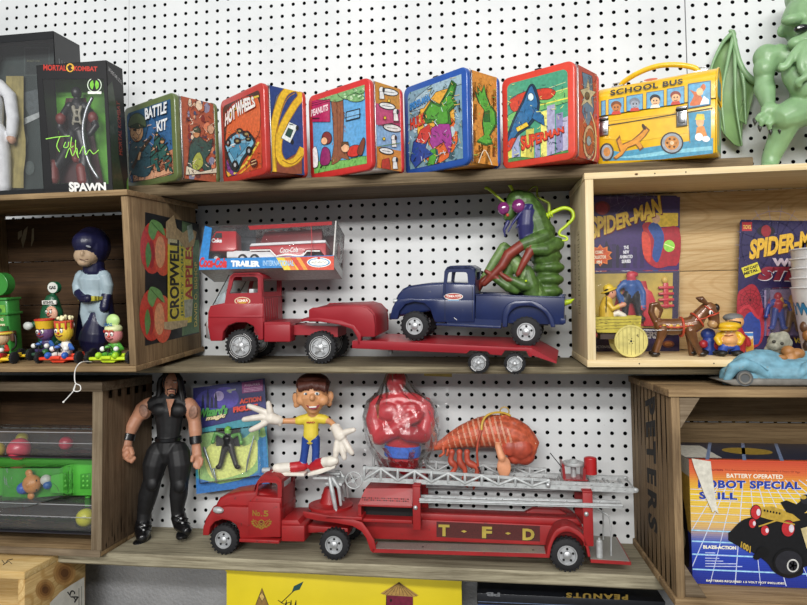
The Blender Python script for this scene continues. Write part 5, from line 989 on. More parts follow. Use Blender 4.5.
# ---------------- boxed figures, green monster ----------------
boxblk = mat('17181a', .35, coat=.3); blk = mat('121214', .45); cl = clear()
def figure_box():
    a = FA.M @ Vector((0, -.247, .3224)); x = atY(44, 190, a.y).x; F = Fr((x, a.y, a.z+.0004), 0, tilt=math.radians(5.8)); e = F.empty('figure_box', 'black and green window box holding a dark armoured figure, on the apple crate', 'toy box')
    p = F.poly([(44, 190), (113, 190), (108, 60), (38, 60)]); W = p[1][0]; H = p[2][1]; D = .048
    b = MB(); b.box(0, W, D-.001, D, 0, H, blk); b.box(0, .001, 0, D, 0, H, blk); b.box(0, W, 0, D, 0, .001, blk); b.box(0, W, 0, D, H-.001, H, blk); b.box(W-.001, W, 0, D, 0, H, blk)
    f = Face(b, (W+.0001, 0, 0), (0, D, 0), (0, 0, H), F.I); f.n = Vector((1, 0, 0)); f.poly([(.0, 0), (.75, 0), (.45, .30), (.55, .6), (.3, .86), (0, .8)], art('2c3a26'), fr=True); f.poly([(.85, 0), (1, 0), (1, .14), (.9, .1)], art('5a8a3a'), fr=True)
    f.text('MORTAL KOMBAT', [(.72, .30), (.72, .72), (.5, .72), (.5, .30)], art('8a3a2a'), fr=True, bold=.02)
    f.text('McFARLANE TOYS', [(.12, .96), (.9, .90), (.9, .87), (.12, .925)], art('c8c8c8'), fr=True)
    b.build('carton', e)
    b = MB(); b.box(.001, W-.001, D-.0025, D-.0012, .001, H-.001, mat('5aa02e', .5, var=.35, scale=18)); b.build('backing_card', e)
    b = MB(); f = F.face(b, 0, 0, W, 0, H)
    o = [(0, 0), (W, 0), (W, H), (0, H)]; ri = F.poly([(52, 184), (108.5, 184), (103.5, 79), (42.5, 79)]); ring(b, o, ri, 0, .001, blk)
    f.step = .0001; f.lay = 3; f.text('MORTAL', [(43.5, 70.5), (66.5, 71), (66.5, 65.5), (43.5, 64.5)], art('b8352a'), bold=.04); f.text('KOMBAT', [(74, 71), (97.5, 71.5), (97.5, 66.5), (74, 66)], art('b8352a'), bold=.04); f.ell((70.3, 67.8), 4, 4.4, art('d8a83a')); f.poly([(67.5, 67), (70, 64.6), (72.6, 66), (71, 68), (73, 70), (70, 71.4), (68.4, 69.6)], art('2a1a10'))
    f.poly([(44, 190), (48, 187), (60, 184.5), (88, 183.5), (113, 186), (113, 190)], art('101012'))
    f.text('SPAWN', [(69.5, 192), (106.5, 190.5), (106, 182.5), (69, 182)], art('e6e6e2'), bold=.05, warp=lambda a, b_: (a, b_*(.88+.3*abs(a-.5))))
    b.build('front_frame', e)
    b = MB(); b.add([(ri[i][0], .0006, ri[i][1]) for i in range(4)], [(0, 1, 2, 3)], cl); f = F.face(b, .0003); f.step = .0001
    Gn = art('9adf5a'); f.ell((94.5, 85), 7.2, 7.4, art('d8e8d0')); f.ell((94.5, 85), 6.4, 6.6, blk); f.ell((94.5, 85), 4.6, 5, art('7ac23e')); f.poly([(93, 80), (96, 80), (95, 85), (96.5, 90), (92.5, 90), (94, 85)], blk); f.rect(88, 91.5, 101.5, 94, art('e8efe2'))
    for pts in ([(46, 139), (58, 137), (70, 136)], [(60, 137), (57, 146), (60, 152)], [(66, 142), (64, 147), (68, 147), (69, 142)], [(72, 137), (71, 147), (74, 146)], [(76, 140), (76, 150), (79, 158)], [(66, 158), (70, 148), (73, 156), (77, 148), (78, 156)], [(80, 154), (84, 146), (86, 155), (90, 150), (94, 154), (99, 150)]): f.line(pts, .9, Gn, smooth=4)
    b.build('window', e)
    # armoured figure behind the window
    bk = mat('1e1f22', .4); bone = mat('8a8678', .5); rd = mat('6b2a26', .5); Q = lambda u, v, y=.022: F.l(u, v, y)
    B_ = Body(); y = .022
    B_.limb([Q(77, 104), Q(77, 118), Q(76, 132)], [.010, .016, .011], bk); B_.ball(Q(76.5, 93), (.0085, .009, .011), bk); B_.limb([Q(77, 100), Q(77, 104)], [.006, .008], bk)
    B_.limb([Q(70, 106), Q(63, 116), Q(60, 128, .018), Q(66, 136, .014)], [.008, .0068, .006, .005], bk); B_.limb([Q(84, 106), Q(92, 114), Q(96, 126, .016), Q(90, 134, .010)], [.008, .0068, .006, .005], bk)
    B_.ball(Q(61, 119, .018), (.009, .009, .011), rd); B_.ball(Q(93, 118, .018), (.009, .009, .011), rd)
    B_.limb([Q(74, 132), Q(68, 150), Q(56, 170, .018), Q(54, 186, .014)], [.011, .0105, .009, .008], bk); B_.limb([Q(80, 132), Q(85, 150), Q(84, 170, .016), Q(88, 187, .014)], [.011, .0105, .009, .008], bk)
    B_.limb([Q(53, 164, .014), Q(54, 180, .010)], [.009, .010], rd); B_.limb([Q(81, 168, .012), Q(83, 182, .010)], [.009, .009], rd); B_.limb([Q(72, 145, .012), Q(76, 160, .010)], [.006, .006], rd)
    B_.limb([Q(73, 107, .010), Q(75, 114, .008), Q(73, 124, .010)], [.003, .0025, .002], bone); B_.limb([Q(81, 107, .010), Q(79, 114, .008), Q(81, 124, .010)], [.003, .0025, .002], bone)
    for k in range(3): B_.limb([Q(74, 110+6*k, .0085), Q(80, 110+6*k, .0085)], [.0018, .0018], bone)
    o = B_.skin('action_figure', e, .0012, 2)
    b = MB(); b.tube(smooth_loop([Q(92, 98, .012), Q(86, 112, .008), Q(83, 132, .006), Q(88, 160, .006), Q(98, 178, .010)], 5, False), .003, mat('8d9094', .35, .8), 8); b.build('weapon', o)
    b = MB(); g = []
    for i in range(6):
        r_ = []
        for j in range(9): t = j/8; r_.append(Q(66+20*t+(t-.5)*i*7, 98+i*17, .036+.004*math.sin(j*2.2+i)))
        g.append(r_)
    b.sheet(g, mat('3a1416', .6)); b.build('cape', o)
figure_box()
def big_box():
    yb = -.178; a = FA.M @ Vector((0, yb, .3224)); x1 = atY(63, 190, a.y).x; F = Fr((x1-.19, a.y, a.z+.0004), 0, tilt=math.radians(5.8)); e = F.empty('figure_box', 'large black window box behind, with a doll in a white suit at its left', 'toy box')
    W = .19; H = F.xz(58, 30.5)[1]; D = .075
    b = MB(); b.box(0, W, D-.001, D, 0, H, boxblk); b.box(0, .001, 0, D, 0, H, boxblk); b.box(0, W, 0, D, 0, .001, boxblk); b.box(0, W, 0, D, H-.001, H, boxblk); b.box(W-.001, W, 0, D, 0, H, boxblk)
    f = Face(b, (W+.0001, 0, 0), (0, D, 0), (0, 0, H), F.I); f.n = Vector((1, 0, 0))
    for k in range(16): t = .1+.05*k; h = .01+.04*abs(math.sin(k*1.7)); f.rect(t, .80-h, t+.018, .80+h, art('8a8d90'), fr=True, up=0)
    b.build('carton', e)
    b = MB(); ri = F.poly([(-20, 188), (56.5, 188), (53.5, 38.5), (-24, 38.5)]); ring(b, [(0, 0), (W, 0), (W, H), (0, H)], [(.008, ri[1][1]), ri[1], ri[2], (.008, ri[2][1])], 0, .001, boxblk); b.build('front_frame', e)
    b = MB(); b.add([(.008, .0006, ri[1][1]), (ri[1][0], .0006, ri[1][1]), (ri[2][0], .0006, ri[2][1]), (.008, .0006, ri[2][1])], [(0, 1, 2, 3)], cl); b.build('window', e)
    b = MB(); b.box(.002, W-.002, .046, .047, .002, H-.002, mat('2f3a38', .4, var=.3, scale=15, coat=.3)); f = F.face(b, .0458); f.step = .0002
    f.rect(24, 47, 50, 76, art('3c4644')); f.rect(25.5, 48.5, 48.5, 74.5, art('252d2c')); f.text('SECRET CASE', [(27, 62), (40, 62), (40, 60), (27, 60)], art('6a6a52')); f.poly([(18, 94), (60, 84), (60, 90), (40, 100), (60, 112), (30, 116)], art('4a5254')); f.poly([(20, 120), (60, 104), (60, 108), (22, 126)], art('9aa0a0'))
    for x, y_ in ((30, 168), (46, 150), (24, 140)): f.ell((x, y_), 5, 7, art('46504e'))
    b.build('inner_tray', e)
    Q = lambda u, v, y=.028: F.l(u, v, y); wh = mat('d4d6da', .75, bump=.3); sk = mat('b58a72', .5, sss=.1); B_ = Body()
    cx = -12
    B_.limb([Q(cx, 82), Q(cx, 104), Q(cx, 134)], [.024, .030, .028], wh, flat=.8); B_.limb([Q(cx+10, 84), Q(cx+22, 96), Q(cx+25, 118), Q(cx+24, 134)], [.012, .012, .011, .010], wh); B_.limb([Q(cx-10, 84), Q(cx-22, 96), Q(cx-25, 118), Q(cx-24, 134)], [.012, .012, .011, .010], wh)
    B_.limb([Q(cx+10, 132), Q(cx+14, 155), Q(cx+16, 188)], [.018, .016, .013], wh); B_.limb([Q(cx-10, 132), Q(cx-14, 155), Q(cx-16, 188)], [.018, .016, .013], wh)
    B_.ball(Q(cx, 60), (.019, .02, .024), sk); B_.limb([Q(cx, 70), Q(cx, 80)], [.010, .012], sk); B_.ball(Q(cx+24, 139), (.008, .008, .011), sk)
    o = B_.skin('doll', e, .0022, 3)
    b = MB(); g = []
    for i in range(8): g.append([Q(6+j*2.2+(2 if 3 < i < 6 else 0), 76+i*16, .040+.003*math.sin(j*1.9+i*.6)) for j in range(9)])
    b.sheet(g, mat('8d8250', .8, bump=.3, var=.2)); b.build('robe_lining', o)
    b = MB(); b.ball(Q(cx, 55), (.021, .023, .022), mat('2a211c', .7)); b.build('hair', o)
big_box()
def monster():
    F = Fr((atY(816, 168, -.095).x, -.095, 1.4475+.327-.0045), -.05); e = F.empty('monster_figure', 'pale green winged tentacle-faced monster figure standing on the pine crate at the right edge', 'figure'); Q = lambda u, v, y=0.: F.l(u, v, y)
    g = mat('84a87a', .42, sss=.15, var=.12, scale=40, coat=.1); g2 = mat('6a9e66', .5, var=.12, scale=40); cx = 818
    def both(fn):
        for s in (1, -1): fn(lambda u, v, y=0.: Q(cx+(u-cx)*s, v, y))
    z0 = .004
    B_ = Body()
    B_.ball(Q(cx-2, 18, -.01), (.056, .050, .052), g); B_.ball(Q(cx-2, -6, 0), (.050, .046, .040), g); B_.ball(Q(cx-2, 38, -.03), (.036, .026, .028), g)
    B_.limb([Q(cx, 48), Q(cx, 62), Q(cx, 84), Q(cx, 104)], [.030, .052, .045, .044], g)
    def side(q):
        B_.ball(q(784, 31, .0), (.012, .006, .013), g); B_.ball(q(781, 33, .0), (.007, .004, .008), g)
        B_.ball(q(792, 20, -.042), (.018, .012, .010), g); B_.ball(q(797, 43, -.034), (.016, .012, .012), g)
        B_.limb([q(786, 60), q(776, 56), q(766, 58), q(764.5, 72), q(764, 79)], [.024, .022, .023, .018, .0155], g); B_.ball(q(766, 57, 0), (.022, .022, .023), g); B_.ball(q(764, 69, -.004), (.018, .018, .022), g)
        B_.limb([q(764, 79), q(765, 90, -.004), q(768, 104, -.016)], [.0155, .0175, .012], g); B_.ball(q(764.5, 88, -.003), (.018, .017, .020), g)
        B_.ball(q(770, 110, -.024), (.016, .010, .014), g)
        for a, c, d, r in (((766, 112), (759, 116), (755, 121), .0048), ((768, 115), (762, 122), (760, 127), .0050), ((772, 116), (769, 125), (770, 130), .0050), ((777, 114), (777, 123), (779, 129), .0046), ((779, 107), (784, 113), (785, 119), .0046)):
            B_.limb([q(*a, -.024), q(*c, -.030), q(*d, -.026)], [r*1.1, r, r*.75], g)
        B_.limb([q(808, 106), q(797, 112, -.02), q(786, 117, -.028)], [.032, .030, .026], g); B_.limb([q(792, 112, -.024), q(786, 126, -.018), q(778, 142, -.004), q(771, 158, .004), q(769, 167, .002)], [.025, .021, .019, .016, .014], g); B_.ball(q(779, 138, .004), (.018, .020, .030), g)
        zf = q(768, 168).z; B_.limb([q(769, 167.5, .004), q(765, 169, -.016)], [.012, .010], g)
        B_.limb([q(792, 74, -.036), q(804, 88, -.040)], [.018, .022], g)
    both(side)
    # face tentacles
    def tent(q):
        B_.limb(smooth_loop([q(804, 44, -.052), q(796, 52, -.056), q(790, 60, -.058), q(787, 66, -.058), q(781, 69, -.056), q(781, 65, -.058)], 4, False), [.009+(.0045-.009)*i/20 for i in range(21)], g)
        B_.limb(smooth_loop([q(808, 44, -.056), q(803, 56, -.064), q(801, 66, -.066), q(805, 74, -.066), q(811, 76, -.066), q(811, 72, -.066)], 4, False), [.009+(.0045-.009)*i/20 for i in range(21)], g)
        B_.limb(smooth_loop([q(812, 44, -.058), q(810, 58, -.068), q(811, 70, -.07), q(804, 78, -.072), q(797, 82, -.068), q(800, 86, -.066)], 4, False), [.009+(.0045-.009)*i/20 for i in range(21)], g)
    both(tent)
    o = B_.skin('body', e, .0024, 3)
    def eyes(q):
        b = MB(); b.ball(q(802, 28.5, -.048), (.013, .008, .0075), mat('16181a', .15, coat=.6)); b.ball(q(799, 27.6, -.0535), (.003, .002, .002), mat('e8ecea', .2)); b.build('eye', e)
        for u, v in ((754.6, 122), (759.6, 128.4), (770.2, 131.6), (779.4, 130.4)):
            b = MB(); p = q(u, v, -.026); b.tube([p+Vector((0, 0, .004)), p+Vector((0, -.002, -.002)), p+Vector((0, -.001, -.007))], [.0036, .003, .0006], mat('2e2f2a', .3), 8); b.build('claw', e)
        # wing
        b = MB(); mem = mat('7c9c66', .45, sss=.3, var=.15, scale=25)
        edge = [(756, 84), (747, 76), (740, 64), (736, 50), (733, 33)]; outer = [(756, 84), (748, 124), (744, 128), (742, 146), (724, 134), (716, 100), (712, 70), (722, 44), (732, 32)]
        yy = lambda u: .055+.0016*(756-u)*.25
        rows = []
        n = 10; hub = [(756, 80), (733, 33)]
        lead = smooth_loop([(757, 81, 0), (746, 74, 0), (739.5, 62, 0), (736, 48, 0), (733, 32, 0)], 5, False)
        trail = smooth_loop([(746, 124, 0), (738, 122, 0), (742, 146, 0), (724, 134, 0), (708, 88, 0), (714, 58, 0), (733, 32, 0)], 4, False); m_ = 20
        Ld = [lead[int(i*(len(lead)-1)/m_)] for i in range(m_+1)]; Tr = [trail[int(i*(len(trail)-1)/m_)] for i in range(m_+1)]
        for j in range(9):
            t = j/8; rows.append([q(L.x+(T_.x-L.x)*t, L.y+(T_.y-L.y)*t, .060+.010*math.sin(t*PI)+.004*math.sin(i*1.1)*t) for i, (L, T_) in enumerate(zip(Ld, Tr))])
        b.sheet(rows, mem); b.sheet([[p+Vector((0, .002, 0)) for p in r_] for r_ in rows], mem)
        w = b.build('wing', e)
        for pts in ([(733, 32), (722, 44), (712, 66), (708, 90)], [(734, 34), (728, 60), (722, 96), (725, 134)], [(735, 40), (735, 70), (736, 104), (742, 145)], [(739, 60), (744, 84), (745, 104), (746, 124)]):
            b = MB(); P_ = smooth_loop([q(u, v, .056) for u, v in pts], 5, False); b.tube(P_, [.0045-.003*i/(len(P_)-1) for i in range(len(P_))], g, 8); b.build('wing_bone', w)
        b = MB(); P_ = smooth_loop([q(u, v, .054) for u, v in ((764, 76), (756, 81.5), (746, 74), (739.5, 62), (736, 48), (733, 33), (730, 31))], 5, False); b.tube(P_, [.007-.004*i/(len(P_)-1) for i in range(len(P_))], g, 10); b.build('wing_bone', w)
    both(eyes)
    return o
monster()
# ---------------- things inside the apple crate ----------------
skin_m = mat('c99a7c', .5, sss=.1); eyew = mat('e8e6e0', .3); ink_k = mat('14130f', .5)
def crate_frame(yl, u, v=None, tilt=5.8):
    """frame on the apple crate floor at depth yl (crate-local) under photo column u"""
    a = FA.M @ Vector((0, yl, .0105)); x = atY(u, 345, a.y).x; return Fr((x, a.y, a.z+.0004), 0, tilt=math.radians(tilt))
def caped_bottle():
    F = crate_frame(-.130, 93); Q = lambda u, v, y=0.: F.l(u, v+2, y); e = F.empty('caped_figure', 'dark blue and pale grey caped hero bath bottle with yellow belt inside the apple crate', 'figure')
    nv = mat('17183c', .45, coat=.15, var=.15); lg = mat('9fb2bb', .45); fc = mat('b79d80', .55, var=.12); yl = mat('9a9433', .45)
    B_ = Body()
    B_.limb([Q(94, 338), Q(95, 330), Q(96, 318), Q(97, 308)], [.029, .027, .015, .010], nv); B_.limb([Q(94, 342.5), Q(94, 338)], [.026, .028], nv)
    B_.limb([Q(88, 326), Q(87.5, 312), Q(90, 298)], [.009, .014, .016], lg); B_.limb([Q(101, 324), Q(103, 312), Q(100, 298)], [.009, .014, .017], lg)
    B_.limb([Q(94.5, 300), Q(93, 288), Q(92.5, 277), Q(93, 271)], [.026, .026, .030, .022], lg, flat=.75)
    B_.limb([Q(82, 274), Q(78.5, 284, -.002), Q(78.5, 291, -.008)], [.013, .012, .010], lg); B_.limb([Q(79, 291, -.010), Q(83, 297, -.022), Q(88, 296.5, -.028)], [.0095, .0085, .009], nv)
    B_.limb([Q(104, 274), Q(107.5, 284), Q(107, 292)], [.013, .012, .010], lg); B_.limb([Q(107, 292), Q(105.5, 299, -.006), Q(104.5, 306, -.010)], [.010, .009, .009], nv)
    B_.limb([Q(94, 270), Q(94, 262)], [.020, .020], nv); B_.limb([Q(85, 271), Q(94, 269), Q(103, 271)], [.009, .012, .009], nv)
    B_.ball(Q(92.5, 244), (.034, .035, .039), nv); B_.ball(Q(88, 241, -.012), (.0285, .029, .026), nv)
    B_.ball(Q(86.5, 254, -.017), (.0235, .0225, .0190), fc); B_.ball(Q(84.5, 260, -.026), (.0135, .012, .009), fc); B_.ball(Q(82.5, 251.5, -.038), (.0035, .0045, .0060), fc)
    o = B_.skin('body', e, .0016, 3)
    b = MB(); b.lathe([(.0265, -.004), (.0285, -.003), (.0285, .003), (.0265, .004)], Q(95, 296), (0.02, 0, 1), yl, 28); p = Q(93, 296.5, -.025); b.box(p.x-.006, p.x+.006, p.y-.004, p.y+.003, p.z-.005, p.z+.005, mat('b5ad3a', .35), .001)
    for k in range(6): a = PI+.35+k*.5; c = Q(95, 296); b.box(c.x+.0285*math.cos(a)-.002, c.x+.0285*math.cos(a)+.002, c.y+.0285*math.sin(a)-.002, c.y+.0285*math.sin(a)+.002, c.z-.0045, c.z+.0045, yl, .0005)
    b.build('belt', o)
    b = MB(); g = []
    for i in range(12):
        t = i/11; r_ = []
        for j in range(13):
            a = -.35+j/12*(PI+.7); c = Q(95, 270+68*t); rx = .026+.018*t; ry = .022+.010*t; r_.append(c+Vector((rx*math.cos(a)*(1+.04*math.sin(j*2)), .004+ry*math.sin(a)+.002*math.sin(j*2.1), 0)))
        g.append(r_)
    b.sheet(g, nv); b.build('cape', o)
    b = MB(); 
    for du, yy in ((80.5, -.0345), (88.5, -.041)): p = Q(du, 244.5, yy); b.ball(p, (.006, .003, .0022), mat('8b8f98', .4), rot=(0, .35, 0), n=12, m=6)
    b.tube([Q(79.5, 257, -.041), Q(84, 258.2, -.042), Q(88, 257.4, -.038)], .0008, mat('5c3a30', .5), 6); b.build('face_detail', o)
caped_bottle()
def kart(u, v, yl, col, group_lab, passenger, faceL=False):
    F = crate_frame(yl, u); Q = lambda uu, vv, y=0.: F.l(uu, vv, y); e = F.empty('wind_up_kart', group_lab, 'toy kart', 'small wind-up racing karts on the crate floor'); c = mat(col, .35, coat=.2)
    b = MB(); w = .036
    b.box(-w*.62, w*.62, -.018, .030, .006, .011, c, .0015); b.box(-w, w, -.026, -.016, .006, .0115, c, .0015); b.box(-w*.85, w*.85, .020, .030, .006, .011, c, .0015)
    b.prism([(-w*.5, .006), (w*.5, .006), (w*.3, .001), (-w*.3, .001)], -.022, .02, c, .001); b.box(-w*.25, w*.25, -.030, -.020, .0085, .014, c, .0012)
    for x in (-w*.62, w*.62): b.box(x-.003, x+.003, -.010, .02, .010, .016, c, .001)
    b.build('chassis', e)
    for x in (-w-.001, w+.001):
        for y, r in ((-.018, .0105), (.024, .0105)):
            b = MB(); sx = 1 if x > 0 else -1; b.lathe([(0, 0), (r*.5, .0), (r*.55, .001), (r*.8, 0), (r, .001), (r, .006), (r*.8, .007), (0, .007)], (x, y, r), (sx, 0, 0), tire_m, 22)
            for k in range(14): a = k*2*PI/14; b.box(x+sx*.0035-.003, x+sx*.0035+.003, y+r*math.cos(a)-.0008, y+r*math.cos(a)+.0008, r+r*math.sin(a)-.0008, r+r*math.sin(a)+.0008, tire_m)
            b.build('wheel', e)
    passenger(F, e)
    return F, e
def face(b, c, s, skin, nose='c8402c', look=0):
    """small painted face looking to -y"""
    for sx in (-1, 1):
        b.ball(c+Vector((sx*.32*s, -.90*s, .18*s)), (.20*s, .12*s, .26*s), eyew, 10, 6); b.ball(c+Vector((sx*.30*s, -1.0*s, .15*s)), (.09*s, .06*s, .13*s), ink_k, 8, 5)
        b.tube([c+Vector((sx*.15*s, -.93*s, .46*s)), c+Vector((sx*.5*s, -.84*s, .52*s))], .045*s, ink_k, 5)
    b.ball(c+Vector((0, -1.02*s, -.06*s)), (.14*s, .14*s, .14*s), mat(nose, .4), 10, 6)
    b.tube([c+Vector((-.36*s, -.88*s, -.32*s)), c+Vector((0, -.98*s, -.46*s)), c+Vector((.36*s, -.88*s, -.32*s))], .06*s, mat('7a1e1a', .5), 6)
def doll(F, e, z, body, headc, s=.012, hat=None, arms='d0d0cc', legs=None, bodyw=.8, hh=1.0, shoes='2a4c9c', gl='e8e8e4'):
    """seated toy driver: body, head, arms on a steering wheel, legs forward"""
    bm = mat(body, .4); hm = mat(headc, .4); am = mat(arms, .4)
    b = Body(); b.limb([Vector((0, .004, z)), Vector((0, .004, z+1.2*s))], [s*.75*bodyw, s*.7*bodyw], bm)
    b.ball(Vector((0, 0, z+2.3*s*hh)), (s*1.0, s*.95, s*1.0*hh), hm)
    for sx in (-1, 1):
        b.limb([Vector((sx*.7*s*bodyw, .002, z+1.1*s)), Vector((sx*1.25*s, -.006, z+.7*s)), Vector((sx*.9*s, -.014, z+.75*s))], [s*.24, s*.2, s*.18], am); b.ball(Vector((sx*.85*s, -.016, z+.8*s)), s*.30, mat(gl, .4))
        b.limb([Vector((sx*.4*s, 0, z)), Vector((sx*.75*s, -.012, z+.15*s)), Vector((sx*1.0*s, -.020, z))], [s*.3, s*.26, s*.24], mat(legs or body, .4)); b.ball(Vector((sx*1.05*s, -.024, z+.1*s)), (s*.34, s*.45, s*.4), mat(shoes, .4))
    o = b.skin('driver', e, .0009, 2)
    f = MB(); face(f, Vector((0, 0, z+2.3*s*hh)), s, headc); f.build('face', o)
    f = MB(); f.torus((0, -.019, z+.85*s), .5*s, .0008, ink_k, axis=(0, 1, .5), n=18, m=6); f.tube([(0, -.019, z+.85*s), (0, -.022, z+.1*s)], .0007, ink_k, 6); f.tube([(-.5*s, -.019, z+.85*s), (.5*s, -.019, z+.85*s)], .0006, ink_k, 5); f.build('steering_wheel', e)
    return o
def p_cup(F, e):
    o = doll(F, e, .013, '4a3f6a', '6a4a78', .0165, arms='3a6ab0', shoes='2f6a3a')
    b = MB(); z = .013+2.3*.0165+.005; b.lathe([(.0145, 0), (.0155, .001), (.0175, .016), (.018, .018), (.017, .0195), (0, .020)], (0, 0, z+.002), (0, 0, 1), mat('e0b62c', .4), 24); b.torus((0, 0, z+.0205), .0165, .0022, mat('c8322a', .4), (0, 0, 1)); b.build('hat', o)
def p_pop(F, e):
    o = doll(F, e, .013, 'e6e4dc', 'e2c13c', .0165, arms='3a68b8', shoes='2a5cb0', hh=1.15)
    b = MB(); z = .013+2.3*.0165*1.15+.006; b.lathe([(.0145, 0), (.0150, .014), (.0140, .015)], (0, 0, z), (0, 0, 1), mat('d8c23a', .4), 24)
    for k in range(9): a = k*2*PI/9; b.tube([(.0146*math.cos(a), .0146*math.sin(a), z), (.015*math.cos(a), .015*math.sin(a), z+.014)], .002, mat('c43a2c', .4), 5)
    b.lathe([(.0160, .012), (.0165, .014), (.013, .0155)], (0, 0, z), (0, 0, 1), mat('d85a3a', .4), 24)
    r_ = random.Random(2)
    for k in range(16): b.ball((r_.uniform(-.011, .011), r_.uniform(-.011, .011), z+.018+r_.uniform(0, .005)), .0032, mat('efe6b8', .5), 8, 5)
    b.build('hat', o)
def p_lime(F, e):
    o = doll(F, e, .013, '57a23a', 'd58a8a', .0160, arms='4e9a3a', shoes='9fd02f', gl='f0f0ee')
    b = MB(); z = .013+2.3*.0160+.003; b.ball((0, 0, z+.009), (.0165, .015, .0095), mat('d9e0a8', .4), 18, 8); b.ball((0, 0, z+.024), (.0135, .007, .0125), mat('b9d98a', .4), 16, 8)
    f = Face(b, (0, -.0155, z+.008), (.013, 0, 0), (0, 0, .013)); f.n = Vector((0, -1, 0)); f.text('GAS', [(-.6, .55), (.6, .55), (.6, 1.0), (-.6, 1.0)], mat('3a6a9a', .4), fr=True, bold=.04); f.text('ETHYL', [(-.8, -.35), (.8, -.35), (.8, 0), (-.8, 0)], mat('c03a30', .4), fr=True, bold=.04); b.build('hat', o)
def p_green(F, e):
    o = doll(F, e, .013, '2f5a3a', 'cdb08a', .0150, arms='c8352c', shoes='b8242c', legs='a8242c')
    b = MB(); z = .013+2.3*.0150+.002; b.ball((0, 0, z+.006), (.0225, .020, .004), mat('d9c04a', .4), 20, 6); b.lathe([(.0155, .006), (.013, .019), (0, .020)], (0, 0, z), (0, 0, 1), mat('2e7a3a', .4), 20); b.lathe([(.0158, .006), (.0154, .010)], (0, 0, z), (0, 0, 1), mat('c8322a', .4), 20); b.build('hat', o)
kart(66, 355, -.212, 'e2452a', 'orange-red wind-up kart driven by a popcorn tub character with blue gloves', p_pop)
kart(47, 350, -.165, '3a5a48', 'dark green wind-up kart behind, driver wearing a yellow cup hat with red rim', p_cup)
kart(115.5, 352, -.215, 'c3df2c', 'lime yellow wind-up kart at the right with a pink-faced gas pump driver', p_lime)
kart(3, 352, -.215, 'e6c02c', 'yellow wind-up kart at the left edge with a straw-hatted red-shoed driver', p_green)
def pump_man():
    F = crate_frame(-.095, 51); Q = lambda u, v, y=0.: F.l(u, v+3, y); e = F.empty('gas_pump_toy', 'dark green smiling gas pump toy with a round white GAS globe on its head', 'toy')
    gn = mat('1f5a3c', .35, coat=.3); B_ = Body(); B_.limb([Q(50, 340), Q(51, 326), Q(52, 308), Q(52, 298)], [.024, .026, .022, .016], gn, flat=.8); B_.ball(Q(52, 310), (.0235, .018, .022), gn)
    B_.limb([Q(43, 318), Q(34, 321, -.01), Q(29, 324, -.016)], [.006, .006, .006], gn); B_.ball(Q(28, 323, -.018), (.010, .007, .009), mat('c8ccc8', .4)); B_.limb([Q(60, 318), Q(68, 320, -.008)], [.006, .006], gn); B_.ball(Q(71, 322, -.01), (.008, .007, .008), mat('c8ccc8', .4))
    B_.limb([Q(45, 340), Q(44, 343)], [.012, .010], gn); B_.limb([Q(58, 340), Q(59, 343)], [.012, .010], gn); B_.limb([Q(52, 298), Q(53, 292)], [.008, .006], gn); o = B_.skin('body', e, .0016, 2)
    b = MB(); c = Q(50, 310, -.014); b.ball(c+Vector((0, .002, -.001)), (.016, .006, .016), mat('d9a58a', .4), 20, 10); face(b, c+Vector((0, .0085, 0)), .0145, 'd9a58a'); b.build('face', o)
    b = MB(); c = Q(49, 299.5, -.017); b.box(c.x-.016, c.x+.016, c.y-.001, c.y+.004, c.z-.0045, c.z+.0045, mat('e0e0d8', .4), .001); f = Face(b, c+Vector((-.016, -.0013, -.0045)), (.032, 0, 0), (0, 0, .009)); f.n = Vector((0, -1, 0)); f.text('ETHYL', [(.12, .2), (.88, .2), (.88, .8), (.12, .8)], ink_k, fr=True, bold=.05); b.build('sign', o)
    b = MB(); c = Q(54.5, 284.5); b.cyl(c+Vector((0, -.005, 0)), c+Vector((0, .005, 0)), .0125, mat('1f6a48', .4), 28); b.cyl(c+Vector((0, -.0062, 0)), c+Vector((0, -.004, 0)), .0112, mat('e2e2dc', .4), 28); f = Face(b, c+Vector((-.011, -.0064, -.011)), (.022, 0, 0), (0, 0, .022)); f.n = Vector((0, -1, 0)); f.text('GAS', [(.15, .33), (.85, .33), (.85, .67), (.15, .67)], ink_k, fr=True, bold=.05); b.build('globe', o)
pump_man()
